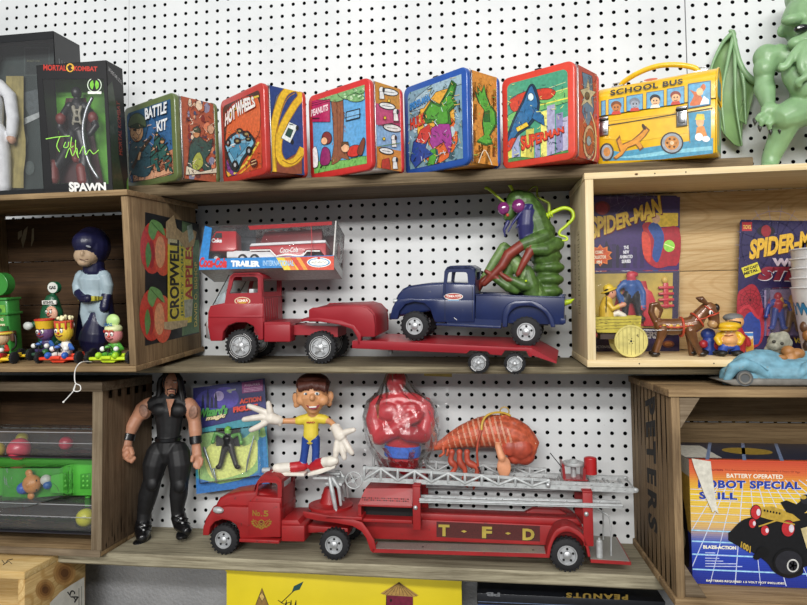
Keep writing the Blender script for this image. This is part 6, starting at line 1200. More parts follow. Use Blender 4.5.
def green_pump():
    F = crate_frame(-.105, 6); e = F.empty('gas_pump_toy', 'tall bright green toy petrol pump with a round top at the left edge', 'toy'); Q = lambda u, v, y=0.: F.l(u, v+3, y); gn = mat('3f9440', .35, coat=.3); x0 = Q(-14, 300).x; x1 = Q(12.5, 300).x
    b = MB(); z1 = Q(6, 295).z; b.box(x0, x1, -.014, .022, .0, z1, gn, .004); b.box(x0-.002, x1+.002, -.018, .024, z1-.004, z1+.001, gn, .001); b.box(x0-.001, x1+.003, -.019, .024, Q(6, 310).z-.003, Q(6, 310).z+.002, gn, .001)
    f = Face(b, (x0+.005, -.0146, .01), (x1-x0-.010, 0, 0), (0, 0, z1-.02)); f.n = Vector((0, -1, 0)); f.rect(.0, .72, 1, .96, art('7ab84a'), fr=True); f.ell((.55, .84), .3, .08, art('2f6a34'), fr=True); f.text('GALLONS', [(.2, .62), (.9, .62), (.9, .69), (.2, .69)], art('e6e0b8'), fr=True, bold=.03); f.rect(.1, .3, .95, .56, art('d8ddb0'), fr=True); f.text('PREMIUM', [(.15, .46), (.9, .46), (.9, .53), (.15, .53)], art('a83a2a'), fr=True, bold=.03); b.build('cabinet', e)
    b = MB(); c = Q(1, 281); b.cyl(c+Vector((0, -.009, 0)), c+Vector((0, .011, 0)), .024, gn, 36); b.torus(c+Vector((0, -.009, 0)), .023, .0018, gn); b.build('globe', e)
    b = MB(); p = Q(11, 330); b.tube(smooth_loop([(x1, -.006, .045), (x1+.010, -.010, .040), (x1+.012, -.012, .020), (x1+.004, -.014, .010)], 5, False), .002, ink_k, 8); b.box(x1-.001, x1+.007, -.012, -.002, .028, .050, mat('5a3a2a', .5), .001); b.build('hose', e)
green_pump()
def string():
    P_ = [(92, 362), (86, 361.5), (80, 363), (76, 368), (74.6, 375), (75.5, 383), (80, 385.5), (80.5, 390), (76.5, 391.5), (73.5, 390), (74.5, 387), (75.5, 384), (74, 390), (70, 395), (64, 401.5)]
    b = MB(); Y_ = [-.262, -.280]+[-.298]*13; b.tube(smooth_loop([atY(u, v, y) for (u, v), y in zip(P_, Y_)], 5, False), .0009, mat('e6e4e0', .7), 7); b.ball(atY(63.5, 402, -.298), .0018, mat('e6e4e0', .7), 8, 6); tag(b.build('string'), 'loose white pull string dangling from the apple crate floor', 'string')
string()
# ---------------- boxed cola truck above the red cab ----------------
def cola_box():
    a = atY(199, 270, -.150); F = Fr((a.x, a.y, a.z), .0, tilt=-.27, roll=.0); e = F.empty('toy_truck_box', 'blue window box lettered TRAILER with a red toy truck, on the red cab roof', 'toy box')
    W = F.xz(333.5, 269)[0]; H = F.xz(334, 221)[1]; D = .070; bl = art('2a7ec2'); rd = art('9c1b22'); gy = art('a9aaa8')
    b = MB(); b.box(0, W, 0, D, 0, .001, gy); b.box(0, W, D-.001, D, 0, H, art('5a2222')); b.box(0, .001, 0, D, 0, H, bl); 
    b.prism([(W-.0008, 0), (W, 0), (W, H), (W-.0008, H)], 0, D, cl); b.box(0, W, .002, D, H-.0008, H, cl)
    f = Face(b, (W+.0001, 0, 0), (0, D, 0), (0, 0, H), F.I); f.n = Vector((1, 0, 0)); f.poly([(0, 0), (1, 0), (1, .18), (0, .22)], gy, fr=True); f.rect(.3, .3, .6, .6, art('7a4040'), fr=True)
    b.build('carton', e)
    b = MB(); hs = F.xz(260, 257.5)[1]; b.box(0, W, -.0006, .0006, 0, hs, bl)
    f = F.face(b, -.0007); f.step = .00008
    f.poly([(276, 257.5), (297, 257), (303, 270), (284, 270)], art('e0c23c')); f.poly([(284, 257.5), (290, 257.5), (297, 270), (291, 270)], art('d87a3a')); f.poly([(290, 257.3), (334, 256), (334, 270), (299, 270)], art('c8452c')); f.poly([(296, 257.3), (300, 257.3), (308, 270), (304, 270)], art('e09a3a'))
    f.text('Coca-Cola', [(199.5, 267.5), (227, 268), (227, 258), (199.5, 257)], art('c42a30'), bold=.05, shear=.3); f.text('TRAILER', [(231, 266.7), (260, 267), (260, 261), (231, 260.5)], art('f0f0ec'), bold=.07); f.text('INTERNATIONAL', [(263, 266), (294, 266), (294, 260.5), (263, 260.5)], art('9cc4e4'), bold=.03)
    f.ell((319, 262.5), 12, 5, art('f0ece2')); f.ell((319, 262.5), 11, 4.2, art('3a8ac0')); f.ell((319, 262.5), 9.6, 3.4, art('f0ece2')); f.text('AUTHENTIC', [(311.5, 263.4), (326.5, 263.4), (326.5, 261.6), (311.5, 261.6)], ink_k); f.ell((319, 258.5), 1.6, 1, art('c8302a')); b.build('front_strip', e)
    b = MB(); ps = [F.xz(199, 262), F.xz(205, 226), F.xz(212, 228), F.xz(208, 262)]; b.add([(p[0], -.0004, p[1]) for p in ps], [(0, 1, 2, 3)], bl); b.prism([(W-.003, 0), (W, 0), (W, H), (W-.0025, H)], -.0006, .0006, art('c8c6c2')); b.prism([F.xz(248, 226), F.xz(332, 221.5), F.xz(332, 225), F.xz(250, 230)], -.0006, .0002, rd)
    b.build('side_frame', e)
    b = MB(); b.box(.002, W-.002, D-.004, D-.003, hs*.3, H-.002, art('4a1e20')); f = F.face(b, D-.0042); f.step = .0001; busy(f, [(262, 252), (325, 252), (325, 230), (262, 232)], ['7a1c20', '9c2a2a', '2a2c30', '8c8a86', 'b03a34'], 30, 5, 3, 8); f.rect(236, 226, 256, 256, art('4a4e54')); b.build('backing_card', e)
    b = MB(); zz = F.xz(260, 258)[1]; b.add([(.004, -.0002, hs), (W-.003, -.0002, hs), (W-.003, -.0002, H-.001), (.008, -.0002, H-.001)], [(0, 1, 2, 3)], cl); b.build('window', e)
    # the toy truck inside
    rt = mat('b0222a', .4, coat=.3); wt = mat('d9dadc', .4); Q = lambda u, v, y=.012: F.l(u, v, y); P = lambda pts, y=.012: F.poly(pts, y)
    r = bpy.data.objects.new('toy_truck', None)
    b = MB(); b.prism(P([(209, 248), (211, 238), (216, 231), (236, 231), (236.5, 249), (233, 251), (209, 251)]), .012, .040, rt, .0015); f = F.face(b, .0117); f.step = .0001; f.text('Coke', [(211.5, 242.6), (222, 242.6), (222, 238.4), (211.5, 238.4)], art('f0f0f0'), bold=.05); f.poly([(216, 233), (222, 233), (222, 238), (214, 238)], ink_k); b.build('toy_cab', e)
    b = MB(); b.prism(P([(250, 247), (326, 243.5), (326, 258), (320, 250), (306, 250), (301, 258), (278, 258), (270, 249), (250, 250)]), .010, .042, rt, .001); b.prism(P([(250, 246.5), (326, 243), (326, 240.5), (252, 244)]), .009, .043, wt, .0006); b.prism(P([(256, 244), (320, 241), (320, 226), (262, 229)]), .026, .040, mat('6a1a20', .4), .001)
    f = F.face(b, .0096); f.step = .0001; f.text('Coca-Cola', [(280, 252.8), (298, 252), (298, 247), (280, 247.8)], art('f0ece8'), bold=.02, shear=.35); f.line([(277, 256), (288, 254.5), (300, 256), (304, 253)], 1.6, art('f0ece8'), smooth=4); f.line([(250, 250.5), (270, 250), (279, 259)], 1.2, art('f0ece8')); f.line([(300, 259), (307, 251), (320, 251)], 1.2, art('f0ece8')); b.build('toy_trailer', e)
    b = MB(); b.prism(P([(226, 251), (236, 250), (276, 251), (276, 257), (226, 257)]), .015, .036, wt, .001); b.build('toy_chassis', e)
    for u in (216, 242, 254, 308, 318): b = MB(); p = Q(u, 258, .010); b.lathe([(0, .001), (.005, .0008), (.006, 0), (.0088, 0), (.0092, .001), (.0092, .006)], (p.x, .010, p.z), (0, 1, 0), tire_m, 22); b.lathe([(0, -.0006), (.004, -.0004), (.005, .0008)], (p.x, .010, p.z), (0, 1, 0), chrome, 18); b.build('toy_wheel', e)
    b = MB(); p0 = Q(252, 230, .004); b.tube([Q(311, 224, .002), Q(312, 240, .002), Q(311, 258, .002)], .0008, mat('c8323a', .4), 6); b.build('twist_tie', e)
    bpy.data.objects.remove(r)
cola_box()
# ---------------- insect creature in the pickup bed ----------------
def insect():
    F = Fr(atY(535, 300, -.118), -.1); e = F.empty('insect_figure', 'green mantis-like insect creature with purple eyes sitting in the blue pickup bed', 'figure'); Q = lambda u, v, y=0.: F.l(u, v, y)
    gr = mat('44602a', .42, var=.4, scale=90, bump=.6); gl = mat('6d8850', .45, var=.3, scale=90, bump=.5); br = mat('7a2f22', .45, var=.25); nb = mat('2a2a5c', .4, var=.2); lm = mat('b8d224', .35)
    B_ = Body(); _l, _b = B_.limb, B_.ball; B_.limb = lambda p, r, m: _l(p, [x*1.17 for x in r], m); B_.ball = lambda c, r, m: _b(c, tuple(x*1.1 for x in r), m)
    for k, (u, v, r) in enumerate([(547, 312, .024), (547, 303, .0255), (547.5, 292, .026), (548, 280, .0265), (548.5, 268, .027), (547, 257, .0255)]): B_.ball(Q(u, v, .006), (r, r*.95, .0120), gr)
    B_.limb([Q(547, 310, .006), Q(547, 285, .006), Q(547, 262, .006)], [.0165, .0180, .0165], gr)
    B_.limb([Q(546, 258, .004), Q(541, 240, .002), Q(535, 222), Q(528, 208)], [.024, .023, .024, .021], gr); B_.ball(Q(540, 232, .004), (.026, .022, .020), gr); B_.ball(Q(544, 246, .004), (.026, .022, .018), gr)
    B_.ball(Q(524, 204), (.024, .024, .022), gr); B_.ball(Q(518, 200, -.004), (.020, .020, .018), gr); B_.limb([Q(512, 208, -.010), Q(508, 217, -.014)], [.013, .008], gr)
    B_.limb([Q(527, 212, -.014), Q(526, 226, -.016), Q(526, 238, -.014)], [.015, .015, .012], nb)
    # near arms
    B_.limb([Q(546, 236, -.016), Q(534, 241, -.026), Q(522, 245, -.032)], [.012, .0115, .009], gr); B_.limb([Q(522, 245, -.032), Q(508, 255, -.036), Q(502, 266, -.038), Q(492, 276, -.038), Q(484, 284, -.036)], [.0085, .009, .0075, .006, .0045], br)
    B_.limb([Q(556, 244, -.010), Q(545, 250, -.026), Q(531, 250, -.034)], [.0115, .010, .0075], gr); B_.limb([Q(531, 250, -.034), Q(524, 262, -.038), Q(518, 274, -.038)], [.0075, .006, .004], br); B_.ball(Q(556, 244, -.006), (.014, .013, .012), gr)
    # legs: thigh up to knee, long shin down to the bed front
    B_.limb([Q(540, 300, -.012), Q(524, 272, -.018), Q(512, 254, -.010), Q(504, 247, -.006)], [.015, .012, .009, .008], gr); B_.limb([Q(504, 247, -.006), Q(494, 262, -.008), Q(483, 280, -.010), Q(477, 291, -.010)], [.0085, .0075, .006, .005], gl); B_.limb([Q(477.5, 290, -.012), Q(482, 282, -.014), Q(490, 274, -.014)], [.004, .0055, .004], br)
    B_.limb([Q(536, 296, -.016), Q(520, 268, -.020), Q(512, 260, -.022)], [.014, .012, .010], gl); B_.limb([Q(511, 262, -.022), Q(506, 280, -.020)], [.009, .009], gr)
    B_.limb([Q(522, 288, -.024), Q(510, 282, -.030), Q(500, 277, -.034)], [.009, .007, .004], gr); B_.limb([Q(486, 272, -.036), Q(498, 280, -.036), Q(508, 287, -.034), Q(516, 291, -.030)], [.0035, .0065, .008, .006], gr)
    B_.limb([Q(502, 275, -.038), Q(512, 280, -.038), Q(524, 286, -.034), Q(532, 287, -.030)], [.0035, .0065, .009, .007], gr); B_.limb([Q(501, 274, -.041), Q(508, 279, -.042), Q(514, 281, -.042)], [.003, .004, .0025], br); B_.limb([Q(486, 271, -.039), Q(493, 276, -.040), Q(499, 279, -.040)], [.003, .004, .0025], br)
    B_.limb([Q(534, 300, -.018), Q(530, 285, -.024), Q(527, 272, -.020)], [.014, .013, .011], gr)
    o = B_.skin('body', e, .0014, 1)
    pu = mat('7a2a6a', .15, coat=1., var=.3, scale=120, spec=.8)
    for u, v, y, r in ((518.5, 206, -.026, .0125), (503.5, 208.5, -.022, .0115)): b = MB(); b.ball(Q(u, v, y), (r, r*.8, r*1.08), pu, 22, 14); b.build('eye', o)
    for pts, r0 in (([(517, 197), (512, 189), (506, 180), (499, 175.5)], .0034), ([(504, 202), (498, 197), (490, 190), (486, 188)], .0026)):
        b = MB(); P_ = smooth_loop([Q(u, v, -.008) for u, v in pts], 5, False); b.tube(P_, [r0*(.7+.5*i/(len(P_)-1)) for i in range(len(P_))], lm, 8); b.build('antenna', o)
    for pts, y, r0 in (([(547, 216), (553, 212), (564, 208), (572, 211), (573, 218), (567, 225), (560, 231), (560, 235), (566, 237), (567, 240), (561, 240.5), (556, 239)], -.012, .0040), ([(549, 212), (549, 204), (545, 201), (538, 197), (537, 192), (537, 187), (533, 187), (528, 191)], .020, .0030)):
        b = MB(); P_ = smooth_loop([Q(u, v, y) for u, v in pts], 5, False); n = len(P_); b.tube(P_, [r0*(1-.6*i/(n-1)) for i in range(n)], lm if y < 0 else mat('8fa022', .4), 9); b.build('tentacle', o)
        if y < 0:
            for k in range(3): b2 = MB(); b2.torus(Q(547.5+2*k, 216-.8*k, y), .0052, .0012, lm, (1, 0, .35)); b2.build('tentacle_ring', o)
    b = MB(); P_ = [Q(564, 303, 0), Q(570, 301.5, 0), Q(574, 299, 0)]; b.tube(P_, [.006, .0045, .001], lm, 8); b.build('stinger', o)
    for pts in ([(526, 206), (520, 214), (513, 223), (508, 232)], [(531, 206), (527, 214), (521, 222), (516, 228)]):
        b = MB(); P_ = smooth_loop([Q(u, v, -.026) for u, v in pts], 5, False); n = len(P_); b.tube(P_, [.0042*(1-.75*i/(n-1)) for i in range(n)], mat('33336a', .4, var=.3, scale=300), 8); b.build('mandible', o)
    b = MB(); b.ball(Q(507.5, 215, -.032), (.003, .002, .003), mat('b83a2a', .4)); b.tube([Q(508, 222, -.026), Q(504, 230, -.026), Q(505, 236, -.024)], [.004, .003, .0015], mat('3a3a6a', .4), 8); b.build('beak', o)
    for u, v in ((514, 280), (526, 281)): b = MB(); b.ball(Q(u, v, -.043), .0022, lm, 8, 6); b.build('spot', o)
insect()
# ---------------- bottom shelf figures ----------------
def wrestler():
    F = Fr((atY(163, 535, -.068).x, -.068, 1.0682), .08); e = F.empty('action_figure', 'tall long-haired action figure in black sleeveless outfit standing by the grey crate', 'figure'); Q = lambda u, v, y=0.: F.l(u, v, y)
    sk = mat('b98468', .5, sss=.12, var=.1, scale=30); tt = mat('8f6a58', .5, var=.35, scale=160); bk = mat('131315', .58, var=.3, bump=.5, scale=90); bt = mat('101012', .3, coat=.3); hr = mat('0e0c0c', .55, bump=.6, scale=200)
    B_ = Body()
    B_.ball(Q(171, 383, -.010), (.0165, .019, .0215), sk); B_.ball(Q(171.5, 391, -.016), (.0115, .011, .010), sk); B_.limb([Q(170.5, 390), Q(170, 401)], [.012, .013], sk)
    B_.limb([Q(169, 400), Q(169, 410), Q(169, 424), Q(168.5, 437)], [.022, .032, .027, .024], bk, flat=.72); B_.limb([Q(152, 405), Q(161, 401), Q(170, 400), Q(179, 401), Q(187, 406)], [.015, .016, .015, .016, .015], bk); B_.ball(Q(161, 410, -.012), (.020, .014, .015), bk); B_.ball(Q(178, 410, -.012), (.020, .014, .015), bk)
    B_.limb([Q(168, 440), Q(167.5, 452)], [.025, .028], bk, flat=.8)
    # arms
    for pts, r in (([Q(149, 404), Q(143, 410), Q(137, 418, -.004)], [.0145, .0175, .013]), ([Q(137, 418, -.004), Q(131.5, 427, -.012), Q(128, 437, -.018)], [.013, .0145, .0105]), ([Q(189, 404), Q(193, 411), Q(194.5, 421)], [.0145, .0165, .013]), ([Q(194.5, 421), Q(195.5, 431, -.006), Q(195.8, 442, -.010)], [.013, .0135, .010])): B_.limb(pts, r, sk)
    B_.ball(Q(144.5, 411, -.004), (.015, .014, .018), sk); B_.ball(Q(192.5, 411, -.002), (.014, .014, .018), sk)
    # hands: left a loose fist with a thumb, right hanging open
    h = Q(126, 448, -.024); B_.limb([Q(127.5, 440, -.020), h], [.010, .012], sk)
    for k, (du, dv) in enumerate(((120.5, 449), (121.5, 454), (124.5, 458), (128, 459.5))): B_.limb([h+Vector((0, -.002, -.004*k*.5)), Q(du, dv-1, -.032), Q(du+4, dv+2.2, -.036), Q(du+6.5, dv-1.5, -.034)], [.006, .0052, .0048, .0042], sk)
    B_.limb([h, Q(131, 449, -.034), Q(132.5, 454, -.038), Q(130.5, 457, -.038)], [.006, .0055, .005, .0042], sk)
    h = Q(197, 455, -.014); B_.limb([Q(196, 445, -.011), h], [.0095, .0105], sk, flat=.7)
    for k, (du, dv) in enumerate(((194.5, 466), (196.5, 468), (199, 468), (201, 465))): B_.limb([h+Vector((.003*(k-1.5), 0, -.004)), Q(du+.8, dv-5, -.016), Q(du, dv, -.020)], [.0048, .0044, .0036], sk)
    B_.limb([h, Q(192.5, 457, -.022), Q(192, 461, -.026)], [.005, .0046, .0038], sk)
    # legs
    B_.limb([Q(158.5, 452), Q(154.5, 465, -.004), Q(152.5, 480, -.006)], [.024, .0245, .0185], bk); B_.limb([Q(152.5, 480, -.006), Q(148, 495, .0), Q(144.5, 512, .004), Q(143.5, 522, .002)], [.0185, .0195, .0145, .013], bk)
    B_.limb([Q(178, 452), Q(180, 465, -.004), Q(179.5, 482, -.006)], [.024, .0245, .0185], bk); B_.limb([Q(179.5, 482, -.006), Q(178.5, 495), Q(177.5, 508, .004), Q(178, 517, .006)], [.0185, .0185, .014, .013], bk)
    B_.ball(Q(152, 484, -.018), (.013, .009, .014), bk); B_.ball(Q(179.5, 486, -.018), (.013, .009, .014), bk)
    B_.limb([Q(143.5, 522, .004), Q(143, 532, -.002), Q(142.5, 537.5, -.022)], [.0165, .0165, .0125], bt); B_.limb([Q(178.5, 516, .006), Q(181, 525, .002), Q(186.5, 530.5, -.018)], [.0160, .0155, .0120], bt)
    o = B_.skin('body', e, .0017, 3)
    def zfix(): pass
    b = MB(); 
    for (u, v, y, du) in ((142.7, 541, -.010, 0), (184, 534, -.008, 3)):
        c = Q(u, v, y); b = MB(); zf = c.z; b.prism([(c.x+.014*math.cos(t)+(.004 if du else 0)*(-math.sin(t)), c.y+.028*math.sin(t)-.002) for t in [2*PI*k/20 for k in range(20)]], zf-.002, zf+.004, mat('0c0c0e', .5), .001, plane='xy'); b.build('boot_sole', o)
        for k in range(3): b = MB(); b.torus(Q(u+(.8*k if not du else -1.6*k), v-6.5-4.5*k, y+.008 if not du else y+.006), .0155-.0006*k, .0016, bt, (0, .5, 1), 20, 6); b.ball(Q(u+(.8*k if not du else -1.6*k), v-6.5-4.5*k, y-.010), (.003, .002, .002), chrome, 8, 6); b.build('boot_strap', o)
    for (u0, v0, y0), (u1, v1, y1), r in (((129.3, 433.5, -.016), (127.5, 440.5, -.020), .0135), ((195.4, 436, -.008), (196, 444, -.011), .0128)): b = MB(); a, c = Q(u0, v0, y0), Q(u1, v1, y1); b.lathe([(r*.86, 0), (r, .001), (r*.97, (c-a).length-.001), (r*.84, (c-a).length)], a, c-a, bt, 20); b.build('wristband', o)
    # tattoos as darker patches on the upper arms
    for c, q in ((Q(143.5, 411, -.0172), -.25), (Q(193, 412, -.0152), .2)): b = MB(); b.ball(c, (.0095, .0022, .014), tt, 14, 8, rot=(0, q, 0)); b.build('tattoo', o)
    b = MB(); c = Q(169, 407, -.030); b.add([Q(166, 399, -.024), Q(174.5, 399, -.024), Q(171, 408, -.0315), Q(170, 417.5, -.0315)], [(0, 3, 2, 1)], sk); b.build('open_neckline', o)
    b = MB(); b.lathe([(.0255, -.004), (.027, -.003), (.027, .003), (.0255, .004)], Q(168.3, 438.5), (0, 0, 1), bt, 28); b.build('belt', o)
    b = MB()   # hair in overlapping strands
    r_ = random.Random(5)
    for k in range(34):
        t = k/33; side = -1 if t < .5 else 1; a = t*2*PI; top = Q(171, 372.5, .0)+Vector((.003*math.cos(a), .004*math.sin(a), 0)); 
        ang = PI*(-.12+1.24*t); rx = .020; p1 = Q(171, 379, -.002)+Vector((rx*math.cos(ang), .017*math.sin(ang)-.002, 0)); p2 = Q(171, 392, .000)+Vector(((.023+r_.random()*.004)*math.cos(ang), .018*math.sin(ang), 0)); p3 = Q(171, 401+r_.random()*4, .000)+Vector(((.028+r_.random()*.006)*math.cos(ang), .012*math.sin(ang)-.006, 0))
        b.tube(smooth_loop([top, p1, p2, p3], 4, False), [.005]*5+[.0048]*4+[.0045]*3+[.0015], hr, 7)
    b.ball(Q(171, 377.5, .003), (.0195, .020, .0165), hr)
    b.tube([Q(167, 374, -.020), Q(164, 382, -.026), Q(164.5, 392, -.024)], [.003, .0028, .0012], hr, 6); b.build('hair', o)
    b = MB()
    for du in (167, 175): b.ball(Q(du, 382.4, -.0265), (.0028, .0015, .0014), eyew, 8, 6); b.ball(Q(du, 382.4, -.028), (.0012, .001, .0012), ink_k, 8, 6); b.tube([Q(du-2.2, 380.4, -.0265), Q(du+2.2, 380.6, -.0265)], .0009, hr, 5)
    b.ball(Q(171.3, 386, -.0285), (.0026, .0035, .0045), sk, 10, 8); b.build('eyes_and_nose', o)
    b = MB(); b.tube([Q(167.5, 389.4, -.0255), Q(171.5, 388.6, -.028), Q(175.5, 389.4, -.0255), Q(175.6, 393.6, -.024)], .0013, hr, 6); b.tube([Q(167.5, 389.4, -.0255), Q(167.6, 393.6, -.024)], .0013, hr, 6); b.ball(Q(171.6, 395.4, -.0255), (.0062, .003, .0038), hr, 10, 6); b.tube([Q(169.2, 391.4, -.0272), Q(174, 391.4, -.0272)], .0010, mat('8a4a42', .5), 6); b.build('beard', o)
wrestler()
def blister(b, F, pts, y0, d, m=cl, inset=.08):
    P = [Vector((p[0], 0, p[1])) for p in F.poly(pts, y0)]; c = sum(P, Vector())/len(P); n = len(P)
    vs = [Vector((p.x, y0, p.z)) for p in P]+[Vector((p.x, y0-d*.85, p.z))+(c-p)*inset*.4 for p in P]+[Vector((p.x, y0-d, p.z))+(c-p)*inset for p in P]
    fs = [tuple(range(2*n, 3*n))]
    for r_ in range(2):
        for i in range(n): fs.append((r_*n+i, r_*n+(i+1) % n, (r_+1)*n+(i+1) % n, (r_+1)*n+i))
    b.add(vs, fs, m, False)
def small_figure(e, Q, c, s, cols, name='figurine', pose=None, y=-.012):
    """tiny articulated figure in a blister: c = photo centre of chest, s = photo px per head"""
    u, v = c; bd, lg, sk, ar = [mat(x, .4) for x in cols]; k = s*.0019; B_ = Body(); pose = pose or {}
    B_.ball(Q(u, v-2.3*s*.9, y), (k*.8, k*.8, k*.95), sk); B_.limb([Q(u, v-1.5*s, y), Q(u, v-.6*s, y), Q(u, v+.8*s, y)], [k*.5, k*1.15, k*.8], bd)
    for sx in (-1, 1):
        a = pose.get('la' if sx < 0 else 'ra', [(sx*1.9, 0.2), (sx*2.0, 1.8)]); B_.limb([Q(u+sx*1.1*s, v-1.0*s, y)]+[Q(u+p[0]*s, v+p[1]*s, y-.003) for p in a], [k*.55]+[k*.45]*len(a), ar); B_.ball(Q(u+a[-1][0]*s, v+a[-1][1]*s, y-.003), k*.5, sk)
        l = pose.get('ll' if sx < 0 else 'rl', [(sx*.8, 2.6), (sx*1.1, 4.6)]); B_.limb([Q(u+sx*.5*s, v+.8*s, y)]+[Q(u+p[0]*s, v+p[1]*s, y) for p in l], [k*.75, k*.6, k*.5][:1+len(l)], lg); B_.ball(Q(u+l[-1][0]*s-.3*s*sx*-1, v+l[-1][1]*s+.2*s, y-.002), (k*.7, k*.7, k*.5), lg)
    return B_.skin(name, e, max(.0007, k*.22), 2)
def wizard_card():
    F = Fr(atY(196.5, 494, -.048), 0, pitch=.0, tilt=-.12); e = F.empty('carded_figure', 'purple and teal bubble card lettered ACTION FIGURE leaning on the pegboard', 'carded toy'); pts = [(193, 388), (264.6, 378.3), (269.4, 484), (196.5, 494)]
    P = F.poly(pts); b = MB(); b.prism(P, 0, .0012, art('26305a')); f = F.face(b, -.0001); f.step = .00008
    f.poly(pts, art('232a5e')); f.poly([(193, 388), (264.6, 378.3), (266, 415), (194.5, 428)], art('2c2c68')); f.ell((212, 402), 17, 13, art('3c3a8c'), rot=-.1); f.ell((225, 398), 14, 11, art('4a3f98')); f.ell((219, 396), 5, 5, art('a89ac8'))
    f.poly([(194.6, 430), (266.2, 414), (269.4, 484), (196.5, 494)], art('3f8c9a')); f.poly([(196, 440), (215, 432), (240, 440), (262, 424), (266, 450), (258, 470), (235, 482), (205, 486), (198, 470)], art('8fb86a'), smooth=4); f.poly([(205, 452), (222, 440), (245, 446), (256, 440), (256, 462), (240, 474), (212, 478)], art('d3dc7a'), smooth=4); f.poly([(196.4, 478), (220, 484), (240, 480), (269, 468), (269.4, 484), (196.5, 494)], art('2f6cae')); f.poly([(258, 440), (266, 436), (268.5, 468), (258, 474)], art('357ab0'))
    for x, h in ((203, 14), (208, 20), (212, 12), (216, 17)): f.poly([(x-1.6, 408), (x-1.2, 408-h*.6), (x, 408-h), (x+1.2, 408-h*.6), (x+1.6, 408)], art('131a3c'))
    f.poly([(227, 390), (236, 388.6), (236, 390), (232, 391), (231.6, 393), (229, 393), (228.6, 391.6), (227, 391.6)], art('8f9490'))
    f.poly([(242, 382.6), (263, 379.6), (263.4, 391), (242.4, 393.4)], art('8a3a78')); f.text('FIGURES', [(245, 386.8), (260, 384.8), (260, 382.6), (245, 384.6)], art('e8c8e0')); 
    for k in range(3): f.line([(244, 389+1.4*k), (262, 386.8+1.4*k)], .45, art('d8a8cc'))
    for c_, o_ in (('14301c', .7), ('4f9a4e', 0)): f.text("Wizard's", [(199+o_, 418+o_), (228+o_, 414+o_), (228+o_, 404.5+o_), (199+o_, 408.5+o_)], art(c_), bold=.05, shear=.25)
    for c_, o_ in (('2a1a10', .6), ('e0d0a0', 0)): f.text('magic', [(206+o_, 422+o_), (226+o_, 418.4+o_), (226+o_, 413+o_), (206+o_, 416.6+o_)], art(c_), bold=.05, shear=.25)
    for c_, o_ in (('3a0c0c', .7), ('cf3c2a', 0)): f.text('ACTION', [(240+o_, 404+o_), (261.5+o_, 401+o_), (261.5+o_, 396+o_), (240+o_, 399+o_)], art(c_), bold=.07); f.text('FIGURE', [(233.5+o_, 412.6+o_), (258+o_, 409+o_), (258+o_, 403.6+o_), (233.5+o_, 407+o_)], art(c_), bold=.07)
    b.build('backing_card', e)
    b = MB(); blister(b, F, [(200, 432), (262, 424), (264, 476), (202, 484)], -.0006, .018); b.build('bubble', e)
    Q = lambda u, v, y=0.: F.l(u, v, y); o = small_figure(e, Q, (228, 441), 5.2, ('15171a', '1d1a18', '6fae4a', '4f8a3a'), pose={'la': [(-2.4, -1.6), (-2.9, .2)], 'ra': [(2.2, -1.4), (2.6, .4)], 'll': [(-1.0, 2.8), (-1.5, 4.8)], 'rl': [(1.0, 2.8), (1.6, 4.8)]})
    b = MB(); b.sheet([[Q(216+24*j/6, 428+i*9, -.004+.003*math.sin(j*2)) for j in range(7)] for i in range(3)], mat('101214', .5)); b.build('cloak', o)
    sv = mat('8c979c', .35, .6); b = MB(); b.tube([Q(204, 448, -.010), Q(214, 478, -.010)], [.0035, .0008], sv, 6, flat=.4); b.tube([Q(211, 470, -.010), Q(219, 467, -.010)], .0012, sv, 6); b.tube([Q(213.5, 469, -.010), Q(216.5, 482, -.010)], .0018, sv, 6); b.build('sword', o)
    b = MB(); b.tube([Q(254, 436, -.010), Q(248, 460, -.010), Q(246, 472, -.010)], [.0012, .0022, .001], sv, 6); b.build('staff', o)
wizard_card()
def hand(B_, palm, wrist, fingers, thumb, m, rp=.009, rf=.0042):
    B_.limb([wrist, palm], [rp*.75, rp], m, flat=1)
    for f in fingers: B_.limb([palm.lerp(f[0], .25)]+list(f), [rf*1.2]+[rf*1.05]*(len(f)-1)+[rf*.85], m)
    B_.limb([palm]+list(thumb), [rf*1.3, rf*1.1, rf*.85][:1+len(thumb)], m)
